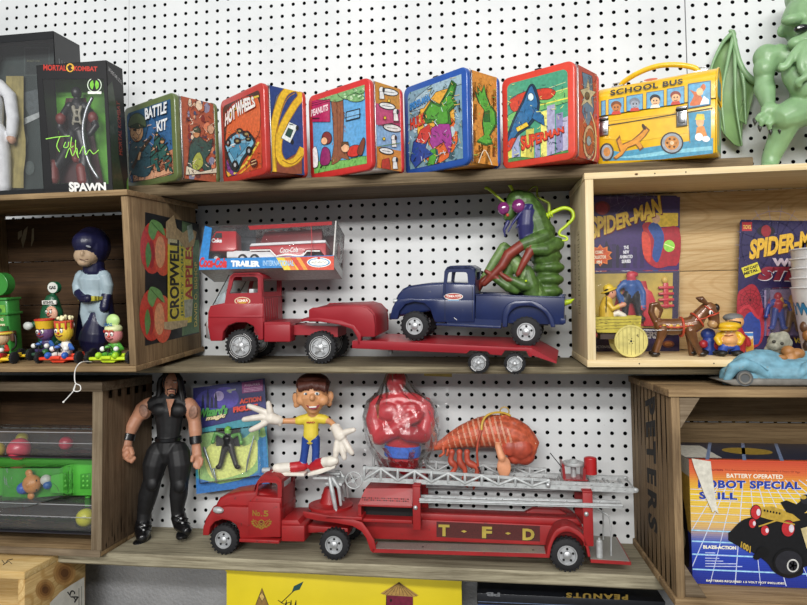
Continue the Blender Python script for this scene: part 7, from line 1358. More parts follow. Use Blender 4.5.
def boy_doll():
    F = Fr((atY(312, 470, -.095).x, -.095, atY(312, 471, -.095).z), 0); e = F.empty('rubber_doll', 'grinning big-eared boy doll in yellow shirt and white gloves above the fire engine', 'doll'); Q = lambda u, v, y=0.: F.l(u, v, y)
    sk = mat('cf9668', .45, sss=.12, var=.07); hr = mat('4a241a', .5, bump=.4, scale=250); sh = mat('d8c23f', .5, var=.08); bl = mat('22408a', .35, coat=.2, var=.2); gl = mat('dcd4c8', .45, sss=.05); rd = mat('b01f28', .4)
    B_ = Body(); B_.ball(Q(312.5, 393, 0), (.033, .028, .034), sk); B_.limb([Q(312.5, 398, -.004), Q(313, 407, -.006), Q(313, 411, -.004)], [.029, .020, .013], sk)
    B_.ball(Q(302, 400, -.016), (.012, .012, .011), sk); B_.ball(Q(323, 400, -.016), (.012, .012, .011), sk); B_.ball(Q(312.5, 397.5, -.030), (.0055, .008, .0070), sk); B_.ball(Q(313, 410, -.014), (.011, .009, .008), sk)
    for s, u, v in ((-1, 296.5, 400), (1, 329, 398.5)): B_.ball(Q(u, v, .004), (.0085, .005, .015), sk, (0, s*.35, s*.3)); B_.ball(Q(u-s*-.6, v+5, .003), (.005, .004, .006), sk)
    B_.limb([Q(312.5, 410), Q(312, 417)], [.009, .009], sk)
    B_.limb([Q(311.5, 419), Q(311, 428), Q(311, 437)], [.0155, .0150, .0160], sh, flat=.75); B_.limb([Q(299, 420.5), Q(305, 419), Q(312, 418), Q(319, 418.5), Q(325, 419.5)], [.0095, .010, .010, .010, .0095], sh)
    B_.limb([Q(299, 420.8), Q(290, 421, -.002), Q(281, 421, -.006)], [.0068, .0058, .0055], sk); B_.limb([Q(325, 419.5), Q(331, 422, -.004), Q(335, 426, -.010)], [.0068, .0058, .0055], sk)
    hand(B_, Q(271, 418, -.012), Q(279, 420.5, -.008), [[Q(265, 412, -.014), Q(257, 409, -.016), Q(249, 406, -.017)], [Q(263, 417, -.015), Q(253, 418, -.017), Q(244, 419.5, -.018)], [Q(265, 423, -.015), Q(258, 427, -.017), Q(251, 430, -.018)], [Q(270, 424, -.013), Q(265, 430, -.014), Q(261, 434, -.014)]][:3], [Q(270, 410, -.016), Q(268.5, 403, -.018)], gl, .0125, .0060)
    B_.limb([Q(280, 417.5, -.008), Q(280, 424.5, -.008)], [.0045, .0045], gl)
    hand(B_, Q(340.5, 436, -.018), Q(335.5, 428, -.012), [[Q(337, 444, -.020), Q(336, 451, -.022), Q(335.6, 456.5, -.022)], [Q(341, 445, -.020), Q(343, 452, -.022), Q(344.4, 458, -.022)], [Q(345, 442, -.020), Q(348.5, 448, -.022), Q(352, 453, -.022)]], [Q(346, 432, -.022), Q(353.5, 430, -.026)], gl, .0125, .0060)
    B_.limb([Q(331.5, 428.5, -.011), Q(338, 425.5, -.011)], [.0045, .0045], gl)
    B_.limb([Q(306.5, 438), Q(305, 450), Q(303, 464)], [.0095, .0080, .0078], bl); B_.limb([Q(315.5, 438), Q(316, 450), Q(315.5, 463)], [.0095, .0080, .0078], bl); B_.limb([Q(307, 439), Q(315, 439)], [.010, .010], bl)
    wt = mat('ded8cc', .45)
    B_.limb([Q(304, 466), Q(297, 467, -.006), Q(290, 467.5, -.010)], [.0095, .0110, .0100], rd); B_.limb([Q(290, 467.5, -.010), Q(282, 468.5, -.014), Q(277, 468, -.016)], [.0102, .0115, .0095], wt)
    B_.limb([Q(313, 467), Q(319, 464.5, -.008), Q(324, 462, -.012)], [.0095, .0110, .0100], rd); B_.limb([Q(324, 462, -.012), Q(331, 461.5, -.018), Q(335, 461, -.020)], [.0100, .0110, .0085], wt)
    o = B_.skin('body', e, .0014, 2)
    for P_ in ([(273.5, 473.5), (283, 474.5), (306, 475), (306, 472), (285, 471.5), (273.5, 470.5)], [(309.5, 475), (322, 472.5), (336, 467), (337.5, 463.5), (331, 465), (318, 469), (309, 472)]): b = MB(); b.prism(F.poly(P_, -.01), -.022, .004, wt, .001); b.build('shoe_sole', o)
    b = MB(); b.ball(Q(313, 384, .004), (.0345, .0310, .0235), hr, 24, 14); r_ = random.Random(3)
    for k in range(26): t = k/25; u = 300+25*t; b.tube(smooth_loop([Q(u, 378+3*abs(t-.5), -.006), Q(u-.5, 383+4*abs(t-.5), -.026), Q(u-1.5+r_.random()*2, 387+2*r_.random()+6*abs(t-.5), -.029)], 3, False), [.0042, .0044, .0042, .004, .0036, .003, .0016], hr, 6)
    b.tube([Q(299.5, 386, -.008), Q(298.8, 394, -.006)], [.006, .002], hr, 6); b.tube([Q(326.5, 386, -.008), Q(327, 393, -.006)], [.006, .002], hr, 6); b.build('hair', o)
    b = MB()
    for u, v in ((306, 394), (317, 393.7)): b.ball(Q(u, v, -.0255), (.0050, .0028, .0034), eyew, 12, 8); b.ball(Q(u, v, -.0285), (.0022, .0010, .0024), mat('2a4a5a', .3), 10, 6); b.tube([Q(u-3, v-3.4, -.0265), Q(u, v-4.6, -.0275), Q(u+3, v-3.6, -.0265)], .0009, hr, 6)
    b.build('eyes', o)
    b = MB(); mp = smooth_loop([(306, 405), (309, 406), (313, 406.6), (317, 405.6), (320, 404.4), (317.5, 408), (313, 409.6), (309, 408.4)], 4); b.add([Q(p.x, p.y, -.0305-.0015*math.cos((p.x-313)/7)) for p in mp], [tuple(range(len(mp)))], mat('8a1f2c', .4)); b.prism(F.poly([(309, 406.4), (317, 406), (316.4, 407.4), (309.6, 407.8)], -.031), -.0335, -.031, eyew, .0002); b.build('mouth', o)
    b = MB(); f = Face(b, Q(311, 424, -.0135), (1, 0, 0), (0, 0, 1), F.I); f.n = Vector((0, -1, 0)); f.o.y = -.0145; f.step = .0001; f.text('MAD', [(306.5, 423.4), (315, 423.2), (315, 421.4), (306.5, 421.6)], mat('a83028', .5), bold=.06); b.build('shirt_lettering', o)
boy_doll()
def torso_bag():
    F = Fr((atY(402, 460, -.070).x, -.070, atY(402, 460, -.070).z), 0); e = F.empty('hero_torso_toy', 'red toy hero bust', 'figure'); tag(e, 'red toy hero bust with crossed arms and blue belt hanging in a clear bag'); Q = lambda u, v, y=0.: F.l(u, v, y)
    rd = mat('b8202c', .35, coat=.4, var=.15, scale=40); b2 = mat('9c1a26', .4, coat=.3); B_ = Body()
    B_.ball(Q(396, 381, -.004), (.0205, .021, .0250), rd); B_.limb([Q(396.5, 390), Q(397, 399)], [.012, .014], rd)
    B_.limb([Q(399, 404), Q(401, 417), Q(402, 432), Q(403, 446), Q(403.5, 459)], [.030, .040, .037, .034, .032], rd, flat=.62); B_.limb([Q(379, 405), Q(388, 402), Q(399, 400), Q(411, 402), Q(421, 405)], [.019, .020, .019, .020, .019], rd)
    B_.ball(Q(389, 412, -.018), (.024, .014, .018), rd); B_.ball(Q(410, 412, -.018), (.024, .014, .018), rd)
    B_.limb([Q(377, 406), Q(374.5, 420, -.004), Q(379, 436, -.012)], [.020, .0195, .017], rd); B_.limb([Q(424, 406), Q(427, 420, -.004), Q(423, 434, -.012)], [.020, .0195, .017], rd)
    B_.limb([Q(379, 437, -.014), Q(394, 430, -.032), Q(409, 419, -.034), Q(417, 416, -.028)], [.017, .0155, .012, .012], rd); B_.limb([Q(423, 435, -.014), Q(408, 434, -.030), Q(394, 428, -.030)], [.017, .0155, .012], b2)
    for k in range(4): B_.limb([Q(414+k*1.6, 417-k*1.6, -.036), Q(420+k, 419-k*2, -.030)], [.004, .0035], rd)
    o = B_.skin('body', e, .0020, 3)
    b = MB(); b.lathe([(.0345, -.011), (.0365, -.009), (.0365, .009), (.0345, .011)], Q(402.5, 450.5, .0), (.03, 0, 1), mat('2c5cb8', .5, var=.3, scale=160), 30)
    for i, v in enumerate(b.v): b.v[i] = (v[0], v[1]*.78, v[2])
    b.build('belt', o)
    b = MB(); g = []; N = 30; r_ = random.Random(8)
    prof = [(370, 397, .010, .006), (374, 396, .020, .018), (382, 396.5, .027, .028), (392, 398, .040, .032), (402, 400, .066, .044), (416, 401, .077, .050), (430, 402, .077, .056), (444, 402, .068, .052), (456, 402, .056, .042), (464, 403, .050, .022), (467, 403, .048, .006)]
    for (v, u, rx, ry) in prof:
        c = Q(u, v); row = [c+Vector((rx*math.cos(2*PI*k/N)*(1+.07*(r_.random()-.5)), -.004+ry*math.sin(2*PI*k/N)*(1+.16*(r_.random()-.5)), .006*(r_.random()-.5))) for k in range(N)]; g.append(row+[row[0]])
    bag = clear('ffffff', .035, name='plastic_bag', rough=.16); b.sheet(g, bag, False); 
    b.sheet([[Q(420+28*j/6, 398+i*9-j*2, -.020+.006*math.sin(i*2+j*1.3)) for j in range(7)] for i in range(7)], bag); b.sheet([[Q(372-10*j/5, 418+i*10+j*4, -.012+.006*math.sin(i*2.4+j*1.3)) for j in range(6)] for i in range(5)], bag); b.build('clear_bag', e)
    b = MB(); b.sheet([[Q(424+28*j/12, 371+2.4*i+.1*j, -.004+.001*math.sin(j)) for j in range(13)] for i in range(3)], mat('b8a050', .5)); b.build('bag_header', e)
torso_bag()
def shrimp():
    F = Fr((atY(482, 470, -.075).x, -.075, atY(482, 488, -.075).z), 0); e = F.empty('shrimp_creature', 'orange shrimp-like rubber creature with yellow cord lying over the fire engine ladder', 'figure'); Q = lambda u, v, y=0.: F.l(u, v, y)
    og = mat('b85538', .5, var=.4, scale=110, bump=.8); lt = mat('cf8f6a', .5, var=.2); rd = mat('a84632', .45, var=.25, scale=80); wh = mat('c98f74', .5)
    B_ = Body(); path = [(427, 450.5, .003), (434, 447.5, .0065), (443, 444.5, .011), (453, 440, .017), (463, 436.5, .0225), (473, 434, .027), (483, 432, .030), (493, 431, .032), (503, 431.5, .0325), (513, 434, .031), (521, 438, .028), (527, 443, .024)]
    B_.limb([Q(u, v) for u, v, r in path], [r for u, v, r in path], og)
    for k in range(15):
        t = k/14*7.6; i = int(t); q = t-i; u = path[i+1][0]*(1-q)+path[min(i+2, 11)][0]*q; v = path[i+1][1]*(1-q)+path[min(i+2, 11)][1]*q; r = path[i+1][2]*(1-q)+path[min(i+2, 11)][2]*q; B_.mb.torus(Q(u, v), r*.98, r*.055, wh, (1, 0, .25), 24, 6)
    for a, r in (((520, 448, -.012), (.026, .020, .024)), ((524, 456, -.006), (.021, .018, .017)), ((515, 458, -.010), (.015, .014, .012)), ((530, 447, -.006), (.014, .014, .020)), ((510, 448, -.022), (.016, .010, .016))): B_.ball(Q(*a), r, rd if a[0] != 530 else og)
    B_.ball(Q(514, 423, -.006), (.016, .016, .010), og, (0, .5, 0)); B_.ball(Q(505, 417.5), (.012, .012, .009), og)
    B_.limb([Q(498, 446, -.030), Q(500, 453, -.034), Q(502, 458, -.034)], [.0065, .0068, .008], lt); B_.ball(Q(504, 467, -.034), (.0135, .004, .0210), lt)
    o = B_.skin('body', e, .0016, 1)
    for k, (pts) in enumerate(([(452, 452), (451, 461), (455.5, 467), (451, 475), (450.5, 478)], [(459.5, 452), (460, 462), (465, 470), (464, 481), (467.5, 487)], [(467, 452), (468, 462), (477, 468), (475.5, 480), (473.5, 489)])):
        b = MB(); P_ = smooth_loop([Q(u, v, -.020-.004*k) for u, v in pts], 4, False); n = len(P_); b.tube(P_, [.0062-.001*math.sin(i*.9)-.0036*(i/(n-1))**3 for i in range(n)], rd, 9); b.build('leg', o)
    for pts in ([(443, 447), (444, 453), (440, 456)], [(448, 450), (447, 455)]): b = MB(); b.tube([Q(u, v, -.010) for u, v in pts], .003, og, 6); b.build('leg', o)
    b = MB(); P_ = smooth_loop([Q(478, 466, -.032), Q(477, 452, -.036), Q(478.5, 440, -.036), Q(481.5, 430, -.034)], 4, False); b.tube(P_, [.0022]*len(P_), rd, 8); P_ = smooth_loop([Q(481.5, 430, -.034), Q(482.5, 422, -.030), Q(487, 415.5, -.024), Q(495, 412.6, -.018), (Q(504, 413, -.012)), Q(510, 415.5, -.010)], 5, False); b.tube(P_, .0022, mat('c8a23a', .4), 8)
    P_ = smooth_loop([Q(478, 466, -.032), Q(481, 474, -.034), Q(480, 480, -.034), Q(483, 486, -.034)], 4, False); b.tube(P_, [.002-.0012*i/(len(P_)-1) for i in range(len(P_))], mat('3a1a1a', .5), 6); b.build('cord', e)
    b = MB(); b.torus(Q(504.5, 411.5, -.008), .0085, .0014, mat('b89a5a', .4, .3), (0, 1, 0)); b.build('ring', e)
    b = MB()
    for u, v in ((531, 439), (533.5, 442), (528, 447)): b.tube([Q(u, v, -.012), Q(u+2.4, v+1.8, -.016)], [.003, .0006], mat('e0d8c8', .4), 6)
    b.build('tooth', o)
shrimp()
# ---------------- things inside the pine crate ----------------
def pine_floor(yl, u, tilt=.05):
    a = FP.M @ Vector((0, yl, .0042)); x = atY(u, 350, a.y).x; return Fr((x, a.y, a.z+.0004), 0, tilt=tilt)
def web(f, c, R_, n, m, pts=8):
    for k in range(n): a = 2*PI*k/n; f.line([c, (c[0]+R_*math.cos(a), c[1]+R_*math.sin(a))], .35, m, up=0)
    for r_ in range(1, 4): f.line([(c[0]+R_*r_/3.5*math.cos(2*PI*k/n), c[1]+R_*r_/3.5*math.sin(2*PI*k/n)) for k in range(n+1)], .35, m, up=0)
    f.lay += 1
def big_card():
    F = pine_floor(-.026, 585, tilt=.035); e = F.empty('carded_figure', 'large purple card with a caped figure under plastic, behind the mule cart', 'carded toy', 'superhero figure cards in the pine crate'); P = F.poly([(586, 352), (678, 352), (680, 199), (676, 195.5), (589, 195.5), (586, 199)]); P = [(x, max(z, 0)) for x, z in P]
    b = MB(); b.prism(P, 0, .0012, art('2a1a48')); f = F.face(b, -.0001); f.step = .00008
    f.poly([(586, 352), (678, 352), (680, 197), (588, 197)], art('37205c')); wm = art('9a94b0'); web(f, (632, 198), 26, 16, wm)
    f.poly([(590, 268), (590, 245), (604, 250), (606, 240), (612, 252), (618, 244), (622, 256), (628, 250), (630, 268)], art('1c1230')); 
    for k in range(5): f.rect(612+7*k, 244+3*(k % 2), 616+7*k, 268, art('2c1a4c'))
    f.poly([(645, 213), (678, 213), (678, 226), (645, 228)], art('d6b42e')); f.ell((602, 208), 8, 7, art('6a1420')); f.ell((602, 209), 6, 6, art('8e1c28'))
    f.poly([(642, 226), (650, 222), (660, 228), (679, 228), (679, 262), (668, 266), (656, 268), (644, 258), (648, 244)], art('a01c2a'), smooth=3); f.poly([(648, 228), (654, 222), (661, 228), (664, 240), (658, 262), (652, 256), (654, 240)], art('2a4a8c'), smooth=3); f.ell((656, 219), 4, 4.5, art('c9a07a')); f.ell((669, 246), 5.6, 6, art('8fd048')); f.line([(664, 244), (674, 248)], .8, art('e8f0a0')); f.poly([(642, 232), (650, 238), (650, 262), (643, 254)], art('c8402c'), smooth=3)
    for c_, o_ in (('6a1a14', .9), ('dcb63a', 0)): f.text('SPIDER-MAN', [(591+o_, 240+o_), (662+o_, 214+o_), (660+o_, 198.5+o_), (591+o_, 221+o_)], art(c_), bold=.05, warp=lambda a, b_: (a, b_*(1.25-.35*math.sin(a*PI)) if 1 else b_))
    W_ = art('d8d8e0')
    for k, t in enumerate(('THE', 'NEW', 'ANIMATED', 'SERIES')): w = [5, 6, 13, 9][k]; f.text(t, [(626-w/2, 249.5+4.6*k), (626+w/2, 249+4.6*k), (626+w/2, 245.6+4.6*k), (626-w/2, 246+4.6*k)], W_, bold=.04)
    st = [];
    for k in range(20): a = 2*PI*k/20; r_ = 1 if k % 2 else .72; st.append((600+12.5*r_*math.cos(a), 255.5+11*r_*math.sin(a)))
    f.poly(st, art('d8762c')); st2 = [(600+(x-600)*.86, 255.5+(y-255.5)*.86) for x, y in st]; f.poly(st2, art('c9551f'))
    for k, t in enumerate(('COMIC', 'COLLECTOR', 'PIN')): w = [8, 14, 5][k]; f.text(t, [(599-w/2, 254+5*k), (599+w/2, 253.6+5*k), (599+w/2, 250.4+5*k), (599-w/2, 250.8+5*k)], art('f0e4c8'), bold=.04)
    f.rect(590, 272, 679, 352, art('2a1a44')); f.text('STRANGERS', [(612, 338), (658, 338.5), (658, 331), (612, 330.5)], W_, bold=.05); f.text('ACTION FIGURE', [(596, 348), (614, 348), (614, 345.5), (596, 345.5)], W_); f.ell((668, 344), 6, 3.5, art('8a4a2c')); f.ell((668, 344), 4, 2, art('c07a3a'))
    b.build('backing_card', e)
    b = MB(); ins = F.poly([(590, 274), (672, 273), (671, 328), (590, 328)]); b.prism(ins, -.006, -.003, mat('b59c3c', .45, var=.3, scale=30)); b.build('yellow_insert', e)
    b = MB(); blister(b, F, [(589, 271), (677, 270), (675, 332), (589, 332)], -.0004, .030, inset=.05); b.build('bubble', e)
    Q = lambda u, v, y=0.: F.l(u, v, y); o = small_figure(e, Q, (631, 289), 6.2, ('2f5a9c', '15151c', 'c23a4a', '2f5a9c'), pose={'la': [(-2.3, .2), (-1.4, 2.4)], 'ra': [(2.0, .6), (2.0, 3.0)], 'll': [(-.9, 2.6), (-1.0, 4.6)], 'rl': [(1.0, 2.6), (1.4, 4.6)]}, y=-.018)
    b = MB(); b.sheet([[Q(620+(26+i*4)*j/8-i*2, 281+i*9, -.009+.004*math.sin(j*1.6)) for j in range(9)] for i in range(6)], mat('a8202c', .5)); b.build('cape', o); b = MB(); p = Q(633, 274.5, -.018); b.ball(p, (.010, .009, .006), mat('b8243a', .4), 14, 8); b.build('hair', o)
    rdp = mat('c02634', .35, coat=.2); b = MB(); 
    for k in range(4): b.box(*sorted((Q(657, 300).x, Q(672, 300).x)), -.014, -.007, Q(660, 287+6*k).z-.004, Q(660, 287+6*k).z+.001, rdp, .001)
    b.box(Q(662, 300).x, Q(667, 300).x, -.012, -.008, Q(660, 308).z, Q(660, 283).z, rdp, .001); b.ball(Q(665, 280, -.010), (.006, .004, .007), mat('d0b050', .4)); b.build('accessory', o)
    b = MB(); b.prism(F.poly([(641, 286), (650, 292), (658, 312), (656, 326), (642, 326)]), -.014, -.008, rdp, .001); b.build('cape_piece', e)
big_card()
def web_card():
    F = pine_floor(-.040, 737, tilt=.0); e = F.empty('carded_figure', 'dark purple web-patterned card at the right edge behind the white cups', 'carded toy', 'superhero figure cards in the pine crate'); P = F.poly([(736.5, 352.5), (832, 354), (836, 222), (741.5, 219.5), (740, 222)]); P = [(x, max(z, 0)) for x, z in P]
    b = MB(); b.prism(P, 0, .0012, art('2a2058')); f = F.face(b, -.0001); f.step = .00008; f.poly([(737, 352), (830, 354), (834, 221), (741, 220.5)], art('28204f')); web(f, (775, 245), 40, 18, art('8a86a8')); f.rect(742, 222, 752, 231, art('b02a34')); f.text('TOYS', [(743, 229), (751, 229), (751, 225), (743, 225)], art('e8c860'), bold=.03)
    f.ell((766, 231), 9, 5.4, art('0f0c1c')); f.ell((766, 231), 5, 6, art('8e1c28'))
    for c_, o_ in (('3a1008', .9), ('dcae32', 0)): f.text('SPIDER-MAN', [(749+o_, 260+o_), (832+o_, 244+o_), (832+o_, 226+o_), (749+o_, 240+o_)], art(c_), bold=.05, shear=.15)
    for c_, o_ in (('201018', .8), ('b8a8b4', 0)): f.text('WEB OF', [(772+o_, 266+o_), (826+o_, 268+o_), (826+o_, 259+o_), (772+o_, 258+o_)], art(c_), bold=.07)
    for c_, o_ in (('d8d4dc', .8), ('8a2438', 0)): f.text('STEEL', [(757+o_, 280+o_), (824+o_, 282+o_), (824+o_, 267+o_), (757+o_, 266.5+o_)], art(c_), bold=.08, shear=.3)
    f.poly([(741, 268), (757, 262), (761, 272), (745, 278)], art('d8cc3a'))
    for k, t in enumerate(('DIE CAST', 'METAL')): f.text(t, [(744, 271.5+4*k), (758, 267+4*k), (757.6, 264+4*k), (743.6, 268.5+4*k)], art('141014'), bold=.05)
    f.poly([(737, 330), (737, 296), (744, 288), (752, 284), (758, 290), (762, 304), (764, 330), (758, 346), (738, 350)], art('a02030'), smooth=3); f.poly([(740, 340), (744, 318), (752, 312), (760, 322), (758, 344)], art('28408c'), smooth=3); web(f, (750, 300), 12, 12, art('3a0c14')); f.line([(739, 312), (748, 306), (758, 318), (762, 308)], 3, art('b8303c'), smooth=3)
    f.poly([(764, 290), (830, 288), (830, 340), (764, 336)], art('8a7a9c')); f.poly([(764, 318), (800, 322), (830, 316), (830, 340), (764, 336)], art('5a4a78')); f.text('VS.', [(793, 343), (803, 343.5), (803, 338), (793, 337.5)], art('d8c04a'), bold=.05); f.text('DIE CAST', [(770, 343), (790, 343), (790, 339), (770, 339)], art('c8b8d0'), bold=.03); b.build('backing_card', e)
    b = MB(); blister(b, F, [(765, 288), (832, 286), (832, 338), (765, 336)], -.0004, .022, inset=.05); b.build('bubble', e)
    Q = lambda u, v, y=0.: F.l(u, v, y)
    small_figure(e, Q, (778, 306), 4.6, ('a82434', '28408c', 'a82434', '28408c'), pose={'la': [(-2.2, .4), (-2.6, 2.2)], 'ra': [(2.2, -.6), (2.8, .8)]}); small_figure(e, Q, (793, 308), 4.6, ('b8863a', '6a4a24', 'b8863a', 'b8863a'), pose={'la': [(-2.2, -.4), (-2.6, -2)]})
web_card()
def mule_cart():
    F = pine_floor(-.150, 600, tilt=.05); e = F.empty('tin_mule_cart', 'tin toy brown mule pulling a yellow slatted cart with a yellow-hatted driver', 'wind-up toy'); Q = lambda u, v, y=0.: F.l(u, v, y); P = F.poly; ct = mat('b5a638', .5, var=.25, scale=60, wear=('6a5a20', .36)); W = .042
    b = MB(); b.prism(P([(591.5, 317), (641.5, 316), (640.5, 330.8), (597.5, 332.8)]), 0, .0015, ct); b.prism(P([(591.5, 317), (641.5, 316), (640.5, 330.8), (597.5, 332.8)]), W, W+.0015, ct)
    q = P([(591.5, 317), (641.5, 316), (640.5, 330.8), (597.5, 332.8)]); b.box(q[3][0], q[2][0], 0, W, q[3][1], q[3][1]+.0015, ct); b.add([(q[0][0], 0, q[0][1]), (q[0][0], W, q[0][1]), (q[3][0], W, q[3][1]), (q[3][0], 0, q[3][1])], [(0, 1, 2, 3)], ct); b.add([(q[1][0], 0, q[1][1]), (q[1][0], W, q[1][1]), (q[2][0], W, q[2][1]), (q[2][0], 0, q[2][1])], [(0, 1, 2, 3)], ct)
    f = F.face(b, -.0002); f.step = .00008; K = mat('6a5c1c', .6)
    for k in range(1, 5): f.line([(592+1*k, 317+3.1*k), (641, 316+2.9*k)], .5, K, up=0)
    r_ = random.Random(1)
    for k in range(24): u = 595+r_.random()*44; v = 319+r_.random()*10; f.line([(u, v), (u+2.5, v)], .4, K, up=0)
    b.box(q[0][0]-.004, q[0][0]+.002, .002, W-.002, F.xz(590, 328)[1], F.xz(590, 323)[1], mat('8a7a34', .5, .3)); b.build('cart_box', e)
    cw = P([(630.6, 341)])[0]; r = cw[1]-.0004; r = abs(P([(630.6, 341-16.2)])[0][1]-cw[1]); r = min(r, cw[1]) if cw[1] > .02 else r
    for y in (-.004, W+.003):
        b = MB(); s = -1 if y < 0 else 1; zc = r+.0004; wm = mat('c4b96e', .5, var=.2, scale=60, wear=('6a6030', .36)); b.lathe([(0, 0), (r*.86, 0), (r*.9, .0012), (r*.97, .0012), (r, 0), (r, -.002), (0, -.002)], (cw[0], y, zc), (0, s, 0), wm, 40)
        if s < 0:
            g = Face(b, (cw[0], y-.0003, zc), (r, 0, 0), (0, 0, r)); g.n = Vector((0, -1, 0)); g.step = .00005
            for k in range(-3, 4): h = .84*math.sqrt(max(0, 1-(k/3.7)**2)); g.line([(k*.24, -h), (k*.24, h)], .022, K, fr=True, up=0)
            g.lay = 1; g.ell((0, 0), .07, .07, ink_k, fr=True)
            for k in range(5): g.ell((.16*math.cos(k*1.3), .16*math.sin(k*1.3)), .03, .03, ink_k, fr=True, n=8, up=0)
        b.build('wheel', e)
    b = MB(); b.cyl((cw[0], -.004, r), (cw[0], W+.004, r), .0016, steel, 8); b.box(q[3][0]+.006, q[2][0]-.006, .006, W-.006, q[3][1]-.012, q[3][1], mat('3a2a22', .5)); b.cyl((P([(595, 335)])[0][0], .004, P([(595, 335)])[0][1]), (P([(595, 335)])[0][0], .008, P([(595, 335)])[0][1]), .005, mat('8a2420', .4), 16); b.build('undercarriage', e)
    # driver
    B_ = Body(); yl = mat('c9a83a', .4, var=.1); sk = mat('c98f72', .45); B_.limb([Q(607, 317, .018), Q(606.5, 308, .018), Q(607, 301, .018)], [.014, .0135, .010], yl); B_.ball(Q(611, 293.5, .018), (.0095, .009, .0105), sk); B_.ball(Q(614.6, 295, .016), (.003, .003, .003), sk)
    B_.limb([Q(608, 303, .008), Q(613, 309, .004), Q(619, 306, .004)], [.0055, .005, .004], yl); B_.limb([Q(619, 306, .004), Q(624, 304.5, .004)], [.0038, .0045], sk); B_.limb([Q(611, 315, .016), Q(618, 313, .012), Q(624, 316, .012)], [.007, .006, .005], mat('e0d8c8', .4)); o = B_.skin('driver', e, .0011, 2)
    b = MB(); hm = mat('cfb23a', .4); b.ball(Q(609, 290.5, .018), (.0155, .014, .0032), hm, 22, 8, rot=(0, -.35, 0)); b.ball(Q(608.5, 288.5, .018), (.0095, .009, .0085), hm, 16, 10); b.build('hat', o)
    f2 = MB(); f2.tube([Q(606.5, 297, .004), Q(606, 312, .002)], .0008, ink_k, 5); f2.ball(Q(612.5, 292.5, .0095), (.001, .001, .0016), ink_k, 6, 5); f2.ball(Q(607, 292, .012), (.005, .006, .006), ink_k, 10, 6); f2.build('painted_detail', o)
    # mule
    br = mat('6b4426', .32, .2, coat=.5, var=.4, scale=45); b2 = mat('b08a5c', .35, coat=.4); dk = mat('1b120c', .35, coat=.3); B_ = Body()
    B_.limb([Q(661, 326, .02), Q(672, 327, .02), Q(684, 326, .02), Q(695, 324, .02)], [.0135, .0150, .0150, .0150], br); B_.limb([Q(694, 323, .02), Q(700, 315, .02), Q(706, 308, .02)], [.0145, .0120, .0100], br)
    B_.ball(Q(709, 309, .02), (.0115, .010, .0125), br, (0, .4, 0)); B_.limb([Q(709, 308, .02), Q(713.5, 316, .02), Q(715, 325, .02)], [.0115, .0100, .0080], br); B_.ball(Q(712.5, 324, .018), (.0085, .0085, .0075), b2); B_.ball(Q(716, 308, .02), (.006, .008, .008), dk)
    for y in (.010, .030): B_.limb([Q(706, 303, y), Q(701, 299, y), Q(696.5, 298, y)], [.0035, .0062, .0020], br)
    for pts in ([(663, 330), (660, 340), (655.5, 353)], [(690, 330), (695, 343), (700.5, 354)]):
        for y in (.009, .031): dx = 0 if y < .02 else (-2 if pts[0][0] < 670 else -9); B_.limb([Q(pts[0][0], pts[0][1], y), Q(pts[1][0]+dx*.5, pts[1][1], y), Q(pts[2][0]+dx, pts[2][1], y)], [.0100, .0058, .0052], br)
    B_.limb([Q(661, 325, .02), Q(655, 321, .02), Q(651, 312, .02), Q(652, 305, .02), Q(657, 304, .02), Q(661, 310, .02), Q(659, 317, .02)], [.006, .0055, .0055, .0055, .0055, .0045, .003], br); B_.ball(Q(656, 312, .020), (.006, .004, .012), b2)
    o = B_.skin('mule', e, .0013, 2)
    for pts in ((654.5, 354.5, .009, 0), (701.5, 355.5, .009, 0), (652.5, 354.5, .031, 0), (692.5, 355.5, .031, 0)): b = MB(); c = Q(pts[0], pts[1], pts[2]); b.ball(Vector((c.x+.0015, c.y, .0050)), (.0085, .0065, .0050), dk, 16, 8); b.build('hoof', o)
    og = mat('b8442c', .45, var=.3, scale=200); b = MB()
    for u in (664, 671, 678, 685, 691): b.ball(Q(u, 326.5, .0055), (.0038, .0016, .0038), mat('c9a23a', .4), 10, 6)
    b.tube([Q(660, 326.5, .0055), Q(676, 327.5, .004), Q(693, 325.5, .0055)], .0016, og, 6); b.torus(Q(681, 327, .02), .0165, .0022, og, (1, 0, 0)); b.torus(Q(697, 320, .02), .0150, .0018, og, (.8, 0, .6)); b.torus(Q(712, 314.5, .02), .0112, .0014, og, (.35, 0, -1)); b.tube([Q(712, 314, .009), Q(706, 318, .006), Q(697, 320, .005)], .0012, og, 6); b.tube([Q(705, 306, .009), Q(711, 310, .009), Q(716, 314, .010)], .0012, og, 6); b.build('harness', o)
    b = MB(); b.ball(Q(711, 312.5, .0092), (.0035, .0018, .0048), eyew, 12, 8); b.ball(Q(711.6, 312.8, .0078), (.0016, .001, .0030), ink_k, 8, 6); b.build('eye', o)
    b = MB(); b.tube([Q(640, 330, -.002), Q(680, 330.3, .003), Q(684, 329.5, .004)], .0009, steel, 6); b.tube([Q(640, 330, W), Q(680, 330.3, .036)], .0009, steel, 6); b.build('shaft', e)
mule_cart()
